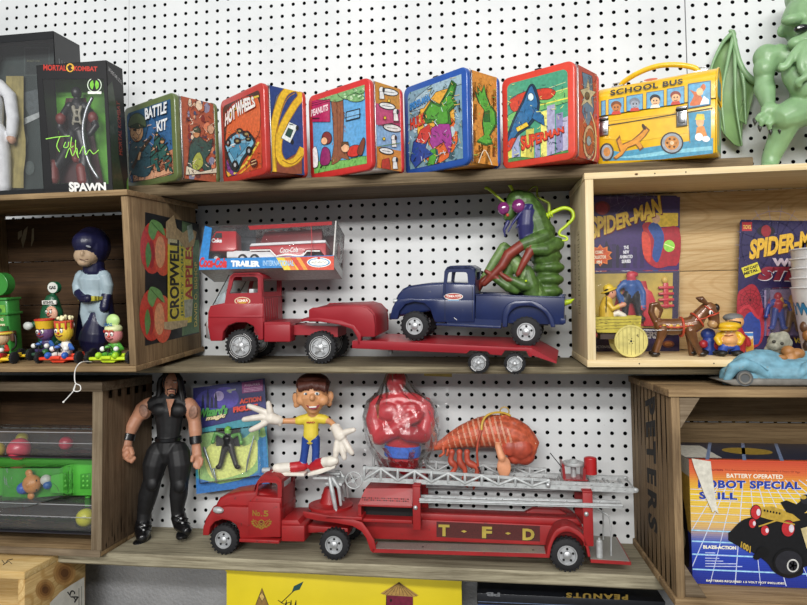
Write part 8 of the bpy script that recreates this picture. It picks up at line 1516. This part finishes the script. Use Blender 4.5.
def minis():
    F = pine_floor(-.130, 730); Q = lambda u, v, y=0.: F.l(u, v, y); e = F.empty('figurine', 'squat figurine with a wide yellow cap, bare belly and blue shorts', 'figurine', 'small rubber figurines beside the mule'); 
    pc = mat('d9a268', .45, sss=.1); yl = mat('d8ae22', .35, coat=.3); bs = mat('2a4aa0', .45); B_ = Body(); B_.limb([Q(729, 343), Q(729, 335)], [.013, .012], pc); B_.ball(Q(729, 340, -.003), (.0145, .013, .010), pc); B_.limb([Q(720, 335), Q(729, 333), Q(738, 335)], [.006, .009, .006], yl)
    B_.limb([Q(720, 335), Q(717, 339, -.004), Q(719.5, 343, -.008)], [.0065, .0058, .005], yl); B_.limb([Q(738, 335), Q(742, 338, -.004), Q(739.5, 343, -.008)], [.0065, .0058, .005], yl); B_.ball(Q(729, 329), (.0125, .0120, .0110), pc)
    B_.limb([Q(724, 346), Q(722.5, 350.5)], [.0085, .0080], bs); B_.limb([Q(734, 346), Q(735.5, 350.5)], [.0085, .0080], bs); B_.ball(Q(729, 346.5), (.0135, .011, .0065), bs); o = B_.skin('body', e, .0010, 2)
    b = MB(); b.ball(Q(729, 326), (.0200, .0165, .0080), yl, 24, 10); b.ball(Q(728, 329.5, -.013), (.0165, .010, .0030), yl, 20, 8); b.build('cap', o)
    for u in (721.5, 737): b = MB(); c = Q(u, 353, -.004); b.ball(Vector((c.x, c.y, .0055)), (.0100, .0120, .0055), ink_k, 16, 8); b.build('shoe', o)
    b = MB(); b.ball(Q(726, 331, -.0118), (.0024, .001, .002), eyew, 8, 6); b.ball(Q(731.5, 331, -.0118), (.0024, .001, .002), eyew, 8, 6); b.tube([Q(725, 335.4, -.011), Q(729, 336, -.0125), Q(733, 335.2, -.011)], .0009, mat('8a3020', .5), 5); b.build('face', o)
    G = pine_floor(-.095, 733); Q = lambda u, v, y=0.: G.l(u, v, y); e = G.empty('figurine', 'grey-haired figurine with dark glasses in red behind the yellow-capped one', 'figurine', 'small rubber figurines beside the mule'); B_ = Body(); gy = mat('6f7070', .6, bump=.5); rd = mat('a82a30', .4)
    B_.limb([Q(737, 350), Q(737, 336), Q(737, 330)], [.014, .015, .010], rd); B_.limb([Q(728, 337), Q(720, 341), Q(714, 346)], [.006, .006, .006], rd); B_.limb([Q(744, 337), Q(748, 344)], [.006, .006], rd); B_.ball(Q(735, 322), (.0150, .0130, .0130), pc); B_.ball(Q(733, 317.5, .003), (.0175, .0140, .0080), gy); B_.limb([Q(733, 350), Q(732, 354)], [.008, .007], bs); B_.limb([Q(741, 350), Q(742, 354)], [.008, .007], bs); o = B_.skin('body', e, .0011, 2)
    b = MB(); b.tube([Q(730, 321.5, -.012), Q(740, 322.5, -.012)], .0020, ink_k, 8); b.ball(Q(731, 322.4, -.013), (.0038, .0012, .0024), ink_k, 10, 6); b.ball(Q(739, 323.2, -.013), (.0038, .0012, .0024), ink_k, 10, 6); b.build('glasses', o)
    H = pine_floor(-.100, 711); Q = lambda u, v, y=0.: H.l(u, v, y); e = H.empty('figurine', 'blue and red figurine with red gloves partly behind the mule head', 'figurine', 'small rubber figurines beside the mule'); B_ = Body(); bl = mat('28418e', .4)
    B_.ball(Q(708, 334), (.0125, .011, .0110), bl); B_.limb([Q(709, 350), Q(709, 340)], [.012, .011], bl); B_.ball(Q(703, 344, -.008), .0075, rd); B_.ball(Q(718, 345, -.008), .0080, rd); B_.limb([Q(709, 342), Q(703, 344, -.006)], [.005, .005], bl); B_.limb([Q(711, 342), Q(718, 344, -.006)], [.005, .005], bl); B_.ball(Q(704, 352, -.004), (.008, .010, .005), ink_k); B_.ball(Q(715, 352, -.004), (.008, .010, .005), ink_k); B_.limb([Q(707, 348), Q(705, 352)], [.006, .006], rd); B_.limb([Q(711, 348), Q(714, 352)], [.006, .006], rd); B_.skin('body', e, .0011, 2)
    C = pine_floor(-.075, 746); e2 = MB(); P = C.poly([(744, 353), (754, 353), (753, 332), (743, 332)]); P = [(x, max(0, z)) for x, z in P]; e2.prism(P, 0, .001, art('d8cfc0')); f = C.face(e2, -.0002); f.step = .0001; f.poly([(744, 353), (748, 342), (753, 338), (754, 353)], art('c8922c')); f.ell((748, 341), 3, 4, art('a04a3a')); f.rect(744, 333, 753, 336, art('3a78b8')); o = e2.build('picture_card'); C.place(o); tag(o, 'tiny upright picture card right of the figurines', 'card')
minis()
def stone_head():
    F = pine_floor(-.165, 778, .05); e = F.empty('rubber_animal_head', 'small grey crumpled rubber animal head on the pine crate floor beside the cups', 'toy'); Q = lambda u, v, y=0.: F.l(u, v, y); g = mat('8e8c7c', .7, var=.35, scale=130, bump=.8); B_ = Body()
    B_.ball(Q(779, 342), (.0185, .015, .0170), g); B_.ball(Q(774, 346, -.006), (.012, .012, .009), g); B_.ball(Q(783, 337), (.010, .010, .010), g); B_.limb([Q(767, 349, -.003), Q(777, 351, -.005), Q(788, 350)], [.005, .0065, .006], g); B_.ball(Q(773, 336, -.004), (.006, .005, .006), g); B_.ball(Q(787, 343), (.008, .010, .010), g)
    o = B_.skin('head', e, .0013, 1)
    for p in ((774, 341.5, -.0165), (782, 343.5, -.015)): b = MB(); b.ball(Q(*p), (.0032, .002, .0028), mat('3a3830', .7), 10, 6); b.build('eye', o)
stone_head()
def cups():
    for k in range(5):
        F = pine_floor(-.142, 839, .05); z0 = .0006+.0165*k
        e = F.empty('plastic_cup', ['bottom cup of the white stack at the right edge, printed lettering', 'second cup from the bottom of the white stack', 'middle cup of the white stack at the right edge', 'second cup from the top of the white stack', 'top cup of the white stack at the right edge'][k], 'cup', 'stacked white plastic cups')
        e.location = F.M @ Vector((0, 0, z0)); wm = mat('dcdcdc', .35, coat=.3); b = MB(); H = .117; r0, r1 = .0520, .0690
        b.lathe([(0, .002), (r0-.001, .002), (r0, 0), (r0+(r1-r0)*.9, H*.9), (r1, H), (r1-.001, H-.001), (r0-.002, .004), (0, .004)], (0, 0, 0), (0, 0, 1), wm, 56); b.build('cup_wall', e)
        b = MB(); b.torus((0, 0, H), r1, .0016, wm, (0, 0, 1), 56, 8); b.build('rim', e)
        if k == 0:
            b = MB()
            def wrap(string, a0, a1, z0_, z1_, m, off):
                vs, fs = text_mesh(string, .06); out = []
                for a, t in vs: ang = a0+(a1-a0)*a; z = z0_+(z1_-z0_)*t; r_ = r0+(r1-r0)*z/H+off; out.append((r_*math.cos(ang), r_*math.sin(ang), z))
                b.add(out, fs, m)
            wrap('TWEETY', -3.45, -1.6, .070, .092, mat('101a24', .4), .0003); wrap('TWE', -3.44, -2.45, .0715, .0905, mat('2a86b8', .4), .0006); wrap('ETY', -2.44, -1.62, .0715, .0905, mat('c83a2c', .4), .0006)
            for a, z, m in ((-3.0, .050, '5a3a22'), (-2.95, .036, '8a5a2c'), (-3.0, .018, '3a2a20')): b.ball(((r0+(r1-r0)*z/H)*math.cos(a), (r0+(r1-r0)*z/H)*math.sin(a), z), (.007, .007, .010), mat(m, .4), 12, 8)
            b.build('printed_lettering', e)
cups()
def rubber_car():
    a = FT.M @ Vector((0, -.225, .3331)); x = atY(722, 383, a.y).x; F = Fr((x, a.y, a.z+.0004), -.04); e = F.empty('rubber_toy_car', 'worn light blue rubber toy car with orange driver on top of the slatted crate', 'toy car'); Q = lambda u, v, y=0.: F.l(u, v, y); bl = mat('6a98aa', .6, var=.3, scale=70, bump=.2, wear=('7d8a88', .36)); gy = mat('6f6c66', .6, var=.3, scale=60); B_ = Body()
    y0 = .036
    B_.limb([Q(731, 376, y0), Q(748, 374, y0), Q(790, 374, y0), Q(830, 374, y0), Q(856, 377, y0)], [.019, .026, .028, .027, .018], bl, flat=1.15); B_.limb([Q(733, 371, y0), Q(745, 364, y0), Q(758, 361, y0), Q(770, 361, y0)], [.014, .018, .020, .019], bl, flat=1.1)
    B_.ball(Q(768, 359.5, y0), (.012, .020, .009), bl, (0, .5, 0)); B_.limb([Q(771, 360, y0-.014), Q(776, 355.5, y0), Q(772, 359, y0+.016)], [.004, .006, .004], bl); B_.limb([Q(812, 360, y0), Q(835, 363, y0), Q(852, 372, y0)], [.018, .018, .012], bl)
    for s, y in ((1, .008), (-1, .064)):
        B_.limb([Q(727, 379, y), Q(733, 368, y), Q(744, 364, y), Q(756, 368, y), Q(768, 376, y)], [.006, .010, .0115, .009, .005], bl); B_.limb([Q(796, 378, y), Q(806, 368, y), Q(818, 364, y), Q(832, 368, y), Q(850, 377, y)], [.005, .009, .0115, .010, .005], bl)
    o = B_.skin('car_body', e, .0017, 2)
    b = MB(); b.prism([(x_, z_) for x_, z_ in [(Q(720.5, 0).x, .001), (Q(720.5, 380).x, .009), (Q(728, 0).x, .0125), (Q(858, 0).x, .012), (Q(862, 0).x, .002)]], .000, .072, gy, .003); b.build('bumper', e)
    for u in (745, 822):
        for y in (-.0006, .062): b = MB(); c = Q(u, 378, y); b.cyl((c.x, y, .0130), (c.x, y+.011, .0130), .0125, mat('4c5052', .6), 24); b.torus((c.x, y, .013), .0085, .0018, gy); b.build('wheel', e)
    for y in (.014, .058): b = MB(); b.ball(Q(736, 367, y), (.006, .005, .006), mat('8fb4c0', .4), 12, 8); b.build('headlight', o)
    b = MB(); b.tube([Q(748, 362.5, .010), Q(760, 364, .004), (Q(768, 370, .001))], .0012, bl, 6)
    for k in range(4): b.tube([Q(724.6+.5*k, 374-1.6*k, y0-.014), Q(724.6+.5*k, 374-1.6*k, y0+.014)], .0011, gy, 6)
    b.build('grille', o)
    D = Body(); og = mat('9c6a38', .5, var=.25); D.limb([Q(790, 362, y0), Q(790, 356, y0)], [.014, .012], og); D.ball(Q(788, 351.5, y0), (.0105, .0105, .0100), og); D.ball(Q(797, 354, y0), (.012, .011, .010), og); D.limb([Q(784, 358, y0-.010), Q(778, 357, y0-.010)], [.005, .004], og); D.skin('driver', o, .0014, 2)
rubber_car()
def robot_box():
    zf = .0125+.0004; a = FT.M @ Vector((0, atZ(696.6, 583.5, FT.org.z+zf).y, zf)); x = atY(696.6, 583, a.y).x-.006; F = Fr((x, a.y, a.z), 0); e = F.empty('toy_box', 'yellow to blue toy box picturing a black robot race car, inside the slatted crate', 'toy box'); e['label'] = 'yellow-to-blue toy box picturing a black race car, inside the slatted crate'
    W = .285; H = F.xz(692, 459.5)[1]; D = .150; b = MB()
    b.box(0, W, 0, D, 0, H, art('2a3a8c')); f = F.face(b, -.0001); f.step = .00006; f.o = Vector((0, -.0001, 0)); f.u = Vector((W, 0, 0)); f.v = Vector((0, 0, H))
    stops = [(0, '1f2f8c'), (.22, '2a44b0'), (.34, '4a60b8'), (.40, '9a8aa0'), (.46, 'd8b070'), (.55, 'e4bc5c'), (.72, 'e8c43e'), (.82, 'e0a03a'), (.90, 'd8683a'), (1, 'c4482e')]
    N = 60
    for i in range(N):
        t = (i+.5)/N; j = max(k for k in range(len(stops)-1) if stops[k][0] <= t); q = (t-stops[j][0])/(stops[j+1][0]-stops[j][0]); c0 = [int(stops[j][1][k:k+2], 16) for k in (0, 2, 4)]; c1 = [int(stops[j+1][1][k:k+2], 16) for k in (0, 2, 4)]; hx = '%02x%02x%02x' % tuple(int(c0[k]+(c1[k]-c0[k])*q) for k in range(3)); f.rect(0, i/N, 1, (i+1)/N+.001, mat(hx, .4, var=.02, scale=200, coat=.25), fr=True, up=0)
    f.lay = 1; f.clip = (.002, .01, .999, .985); gw = art('c9d2ea'); gb = art('9fd0ee')
    for k in range(14): f.line([(722+9*k-2*k, 480), (650+28*k, 600)], .9 if k % 2 else .7, gw, up=0)
    f.lay += 1
    for v in (489, 494, 500, 506, 513, 521, 530, 541, 554, 569): f.line([(690, v), (900, v+9)], .6 if v < 530 else 1.4, gw if v < 520 else gb, up=0)
    f.lay += 1; f.poly([(690, 453), (900, 462), (900, 466), (690, 457)], art('20307c')); 
    f.text('CAUTION', [(708, 470.5), (723, 471), (723, 469), (708, 468.6)], art('8a1c1c'), bold=.05); f.text('Not Recommended for Children Under 3 Years Of Age', [(725, 471), (800, 473.5), (800, 471), (725, 468.8)], art('8a3a2c')); W_ = art('f0ead8'); f.text('BATTERY OPERATED', [(726.5, 477.8), (783, 479), (783, 474.6), (726.5, 473.4)], W_, bold=.02)
    for c_, o_ in (('d8d8e8', .6), ('1f3c9c', 0)): f.text('ROBOT SPECIAL', [(698+o_, 487.8+o_), (801+o_, 489.5+o_), (801+o_, 481.6+o_), (698+o_, 479.6+o_)], art(c_), bold=.045, spacing=1.1); f.text('SKILL', [(699+o_, 499+o_), (737+o_, 499.8+o_), (737+o_, 492.6+o_), (699+o_, 491.4+o_)], art(c_), bold=.045, spacing=1.1)
    f.text('BLAZE-ACTION', [(703, 548.5), (736, 549.5), (736, 546), (703, 545)], W_, bold=.06)
    for k, w in enumerate((10, 24, 14, 18, 32, 37)): f.line([(705, 552.5+2.7*k), (705+w, 552.8+2.7*k)], .9, art('b8c4e8'))
    f.text('BATTERIES REQUIRED 1.5 VOLT NOT INCLUDED', [(706, 581.5), (785, 584.5), (785, 582.2), (706, 579.2)], W_, bold=.03)
    # race car picture
    K = art('111114'); K2 = art('24242a'); gd = art('b8983a'); f.poly([(729, 536), (734, 527), (744, 519), (760, 516), (790, 514), (830, 512), (860, 520), (870, 560), (840, 572), (806, 566), (802, 574), (788, 578), (774, 572), (766, 562), (752, 552), (742, 546)], K, smooth=4); f.poly([(728, 532), (733, 531), (752, 545), (750, 553), (728, 540)], K); f.text('1001', [(740, 547), (750, 553), (750.6, 546), (741, 541)], gd, bold=.05)
    f.poly([(757, 507), (772, 506), (790, 512), (800, 520), (785, 523), (768, 519), (758, 516)], gd); f.poly([(780, 502), (786, 500), (796, 504), (806, 496), (812, 506), (800, 516), (786, 512)], K); f.ell((806, 499), 6, 5, K2); f.ell((803, 497), 3, 2, gd)
    for u, v, r1_, r2_ in ((755.5, 512, 5, 7), (752, 523, 3.5, 4.6), (764.5, 530, 4, 5), (787.5, 528, 6.4, 8)): f.ell((u, v), r1_+.7, r2_+.7, K); f.ell((u, v), r1_, r2_, art('b82a30')); f.ell((u+r1_*.5, v), r1_*.4, r2_*.5, art('d8d0d8'))
    for u in range(764, 782, 3): f.ell((u, 510+(u-764)*.2), .9, 1.2, K, n=8, up=0)
    f.lay += 1; f.poly([(800, 528), (830, 520), (850, 522), (850, 540), (820, 545), (806, 548)], art('c8b888')); f.line([(758, 526), (776, 520), (794, 524)], 1.4, gd)
    for u, v, r_ in ((788, 562, 15), (762, 552, 6), (756, 556, 3.4)): f.ell((u, v), r_*1.05, r_*.95, art('0a0a0c')); f.ell((u, v), r_*.9, r_*.8, K2) if r_ > 10 else None
    f.ell((792, 565), 6, 6.6, art('c8c8c4')); f.ell((792, 565), 4.6, 5.2, K2)
    for k in range(5): f.line([(792, 565), (792+4.6*math.cos(k*1.256), 565+5.2*math.sin(k*1.256))], 1.3, art('d0d0cc'), up=0)
    f.lay += 1; f.clip = None; wt = mat('cfcbbd', .8, var=.15, scale=150, bump=.4)
    f.poly([(691, 458), (710, 461), (711, 470), (712, 478), (714, 492), (716, 505), (718, 513), (714, 510), (712, 512), (708, 503), (703, 492), (698, 478), (694, 468)], wt)
    b.build('carton', e)
    b = MB(); f = Face(b, (-.0001, 0, 0), (0, D, 0), (0, 0, H), F.I); f.n = Vector((-1, 0, 0)); f.step = .00006
    f.rect(0, 0, 1, .4, art('20308c'), fr=True); f.rect(0, .4, 1, .97, art('d0aa48'), fr=True); f.poly([(.1, .1), (.8, .1), (.9, .5), (.6, .72), (.2, .6)], K, fr=True, smooth=3); f.ell((.35, .3), .15, .12, art('d8c8a0'), fr=True); f.rect(0, .86, .6, 1, wt, fr=True); b.build('side_print', e)
    b = MB(); f = Face(b, (0, 0, H+.0001), (W, 0, 0), (0, D, 0), F.I); f.n = Vector((0, 0, 1)); f.step = .00006; f.rect(0, 0, 1, 1, art('22304a'), fr=True); f.rect(0, 0, 1, .06, art('c8562c'), fr=True); f.rect(.0, .1, .2, .8, wt, fr=True); f.ell((.42, .5), .14, .2, gd, fr=True)
    for k in range(5): f.line([(.1+.2*k, 0), (.3+.2*k, 1)], .02, art('8aa0c8'), fr=True, up=0)
    b.build('top_print', e)
robot_box()
# ---------------- below the bottom shelf ----------------
plank('shelf_board', -.6, 1.7, -.36, (.800, .800), (.800, .800), .03, grey_wood, 'lowest wooden shelf board under the yellow game box')
def wine_crate():
    yf = -.245; x1 = atY(24.5, 600, yf).x; zt = atY(20, 571.5, yf).z; D = -yf-.075; H = zt-.8004; W = .34; F = Fr((x1-W, yf+D, .8003)); e = F.empty('wooden_crate', 'pale pine wine crate with a white paper tag, at the bottom left corner', 'crate')
    pw = wood('d9bc84', 'b08a50', 'Y', dark='8a6234', stain=.5, knots=.8); pw2 = wood('e0c690', 'bd9858', 'X', dark='8a6234', stain=.4, knots=.4)
    b = MB(); b.box(W-.014, W, -D, 0, .012, H-.014, pw, .0008); f = Face(b, (W+.0002, -D, 0), (0, D, 0), (0, 0, H), F.I); f.n = Vector((1, 0, 0)); f.step = .0002; kd = mat('5a3a1c', .8, var=.3)
    for u, v, r_ in ((45, 590, 6), (64, 573, 7)):
        for k in range(4): f.ell((u, v), r_*(1.6-.35*k), r_*(1.8-.4*k), mat(['b98f55', 'a97c45', '8d6132', '6a4420'][k], .8, var=.2), rot=.2)
    f.poly([(48, 612), (49, 603), (59.5, 592), (70, 585), (83.5, 577), (84, 612)], mat('dcdad2', .7)); f.text('A2', [(74, 603), (66, 592), (72, 589), (80, 600)], ink_k, bold=.02); f.line([(78, 588), (78, 610)], .5, ink_k); f.line([(80.5, 586), (80.5, 610)], .5, mat('8a8880', .6)); b.build('end_panel', e)
    b = MB(); b.box(0, .014, -D, 0, .012, H-.014, pw, .0008); b.build('end_panel', e)
    b = MB(); b.box(0, W, -D-.001, 0, H-.014, H, pw2, .0008); f = Face(b, (0, -D-.001, H-.014), (W, 0, 0), (0, 0, .014), F.I); f.n = Vector((0, -1, 0)); f.lay = 2; f.line([(2, 560), (5, 564), (8, 560), (13, 559)], .8, ink_k); f.line([(3, 565), (9, 561), (12, 564)], .7, ink_k); b.build('top_panel', e)
    b = MB(); b.box(0, W, -D-.001, 0, 0, .012, pw2, .0008); b.build('bottom_panel', e); b = MB(); b.box(.002, W-.002, -.010, -.001, .012, H-.014, pw2, .0008); b.build('back_panel', e)
wine_crate()
def yellow_game():
    y = -.13; p = atY(226.4, 567.4, y); q = atY(461.6, 578, y+.035); yaw = math.atan2(.035, (q.x-p.x)); F = Fr((p.x, p.y, .8003), yaw); e = F.empty('game_box', 'bright yellow upright game box with a brown hut and arrow picture', 'game box'); W = (q-p).xy.length; H = F.xz(227, 568)[1]
    b = MB(); yl = mat('d9c41c', .4, var=.06, scale=12, coat=.2); b.box(0, W, 0, .045, 0, H, yl, .001); q = MB(); q.box(-.0015, W+.0015, -.0015, .03, H-.006, H+.001, yl, .0006); br = art('8a6a3a'); q.build('lid_edge', e)
    f = F.face(b, -.0002); f.step = .0001
    f.poly([(250, 620), (262, 588), (274, 620)], br); f.line([(250, 620), (262, 588), (274, 620)], .8, ink_k); f.poly([(259, 596), (262, 592.5), (265, 597), (262, 601)], art('c8a860')); f.line([(259, 596), (262, 592.5), (265, 597), (262, 601), (259, 596)], .6, ink_k)
    f.poly([(292, 591.5), (294, 586), (303.5, 581.4), (299.6, 589.5)], art('1f4a4a')); f.line([(294, 590.5), (281, 603)], .8, ink_k); f.line([(278, 600), (284, 604), (290, 602)], .7, ink_k)
    for k in range(6): f.line([(284+2.4*k, 612), (285+2.4*k+(-1)**k, 602-2*(k % 2))], .7, ink_k)
    f.poly([(386, 620), (386.5, 594), (413, 595.5), (413, 620)], art('6e1c34')); f.line([(386.5, 594), (386, 620)], .6, ink_k); f.poly([(380.6, 593), (399, 581.6), (418.5, 595), (414, 596.4), (386, 594.8)], art('a8854a')); 
    for k in range(9): f.line([(399, 582), (383+4.2*k, 594+.25*k)], .45, ink_k, up=0)
    f.lay += 1; f.ell((391, 600), 1.2, 1.4, ink_k); b.build('box_body', e)
yellow_game()
def blue_box():
    y = -.125; p = atY(477.4, 593, y); q = atY(664.5, 601, y); F = Fr((p.x, p.y, .8003)); e = F.empty('game_box', 'dark blue game box with upside-down gold lettering below the bottom shelf', 'game box'); W = q.x-p.x; H = F.xz(478, 593)[1]; b = MB(); b.box(0, W, 0, .06, 0, H, art('1c3466'), .001); b.build('box_body', e)
    b = MB(); b.box(-.001, W+.001, -.0015, .05, H-.019, H+.0006, art('14161c'), .0005); f = F.face(b, -.0017); f.step = .0001; g = art('7a6426'); f.text('PEANUTS', [(628, 594.6), (566, 592.5), (566, 597.6), (628, 600)], g, bold=.05, spacing=1.3)
    f.text('PB', [(500, 592.6), (486, 592), (486, 596), (500, 596.6)], art('6a6c70'), bold=.05); f.line([(478, 601.5), (664, 609)], .5, art('6a7a9a')); b.build('lid_edge', e)
blue_box()
# ---------------- bubble packs in the grey crate ----------------
def ball_pack(v0, v1, yl, balls, label, lens):
    a = FG.M @ Vector((0, yl, 0)); z0 = atY(40, v1, a.y).z; z1 = atY(40, v0, a.y).z; F = Fr((-.30, a.y, z0)); H = z1-z0; W = .345; e = F.empty('bubble_pack', label, 'packaged toy', 'bubble packs lying stacked in the grey crate'); Q = lambda u, v, y=0.: F.l(u, v, y)
    b = MB(); b.box(0, W, .0, .090, 0, .0012, mat('2e2c34', .5)); b.build('backing_card', e)
    b = MB(); b.box(.004, W-.004, .002, .088, .0014, H, clear('f2f6f6', .05, rough=.08), .010, 3); b.tube([(.004, .002, H*.55), (W-.004, .002, H*.55)], .0009, clear('ffffff', .3), 6); b.tube([(.006, .004, H-.003), (W-.006, .004, H-.003)], .0007, clear('ffffff', .5), 6); b.build('clear_shell', e)
    for (u, v, r_, c_, y) in balls: b = MB(); p = Q(u, v, y); b.ball(p, (r_, r_, min(r_, H*.48)), mat(c_, .35, coat=.3, sss=.05), 24, 14); b.build('ball', e)
    return F, e, H
ball_pack(503, 533, -.150, [(85.5, 517.5, .018, 'c9c13a', .024), (-20, 517, .018, 'd8405a', .03)], 'lowest bubble pack in the grey crate, with a yellow ball at its right end', 0)
ball_pack(431, 458, -.145, [(19, 449, .0225, 'd8485c', .026), (-4, 450, .017, 'd8c23e', .024), (66, 443, .014, 'b8384a', .06), (22, 438, .012, 'c8b83a', .07)], 'top bubble pack in the grey crate, with pink and yellow balls', 0)
def green_pack():
    a = FG.M @ Vector((0, -.140, 0)); z0 = atY(40, 502.5, a.y).z; z1 = atY(40, 459, a.y).z; F = Fr((-.30, a.y, z0)); H = z1-z0; W = .345; e = F.empty('bubble_pack', 'middle bubble pack, bright green vehicle toy with an orange-faced driver lying sideways', 'packaged toy', 'bubble packs lying stacked in the grey crate'); Q = lambda u, v, y=0.: F.l(u, v, y); gn = mat('4ca838', .4, var=.12, scale=20, coat=.2)
    b = MB(); b.prism([(0, 0), (Q(90, 498).x, Q(90, 500).z), (W, .005), (W, H-.002), (0, H-.001)], .03, .085, gn, .002)
    b.prism(F.poly([(4, 468), (73, 466), (73, 494), (4, 500)], .03), .025, .031, mat('3f9430', .4), .001); b.prism(F.poly([(55, 474), (69, 471), (69, 492), (54, 492)], .025), .012, .027, gn, .002); b.build('vehicle_body', e)
    b = MB(); b.prism(F.poly([(80.5, 474), (90.5, 473), (90.5, 489), (80.5, 489)], .03), .0285, .031, mat('3a8a2c', .4), .002)
    for i in range(2):
        for j in range(3): b.ball(Q(83.3+4.2*i, 476.5+4.6*j, .0285), (.0028, .002, .0028), mat('62bc48', .4), 10, 6)
    b.build('button_pad', e)
    b = MB(); p = Q(88, 501, .04); b.cyl((p.x, .04, p.z-.010), (p.x, .04, p.z+.01), .006, gn, 14); b.build('peg', e)
    B_ = Body(); og = mat('c8844c', .4, sss=.1); B_.ball(Q(32, 484, .012), (.0195, .0150, .0190), og); B_.ball(Q(29, 473, .012), (.008, .005, .0075), og); B_.ball(Q(31, 496, .012), (.0075, .005, .0075), og); B_.ball(Q(28, 485, -.001), (.004, .004, .005), og); o = B_.skin('toy_head', e, .0013, 2)
    b = MB(); b.ball(Q(24, 488, .012), (.0125, .0145, .0125), mat('2c56b0', .4), 20, 12); b.build('cap', o)
    b = MB(); b.ball(Q(46, 480, .014), (.011, .010, .011), mat('c8c6c0', .4), 16, 10); b.ball(Q(48, 485, .012), (.009, .010, .009), mat('2a5a9c', .4), 16, 10); b.build('shirt', o)
    for v in (480.5, 490): b = MB(); b.ball(Q(36.5, v, -.0015), (.0018, .0012, .0022), ink_k, 8, 6); b.build('eye', o)
    b = MB(); blister(b, F, [(-10, 463), (74, 463), (74.5, 492), (40, 503), (-10, 505)], .024, .036, clear('f4f8f6', .03, rough=.06), .06); b.build('bubble', e)
green_pack()
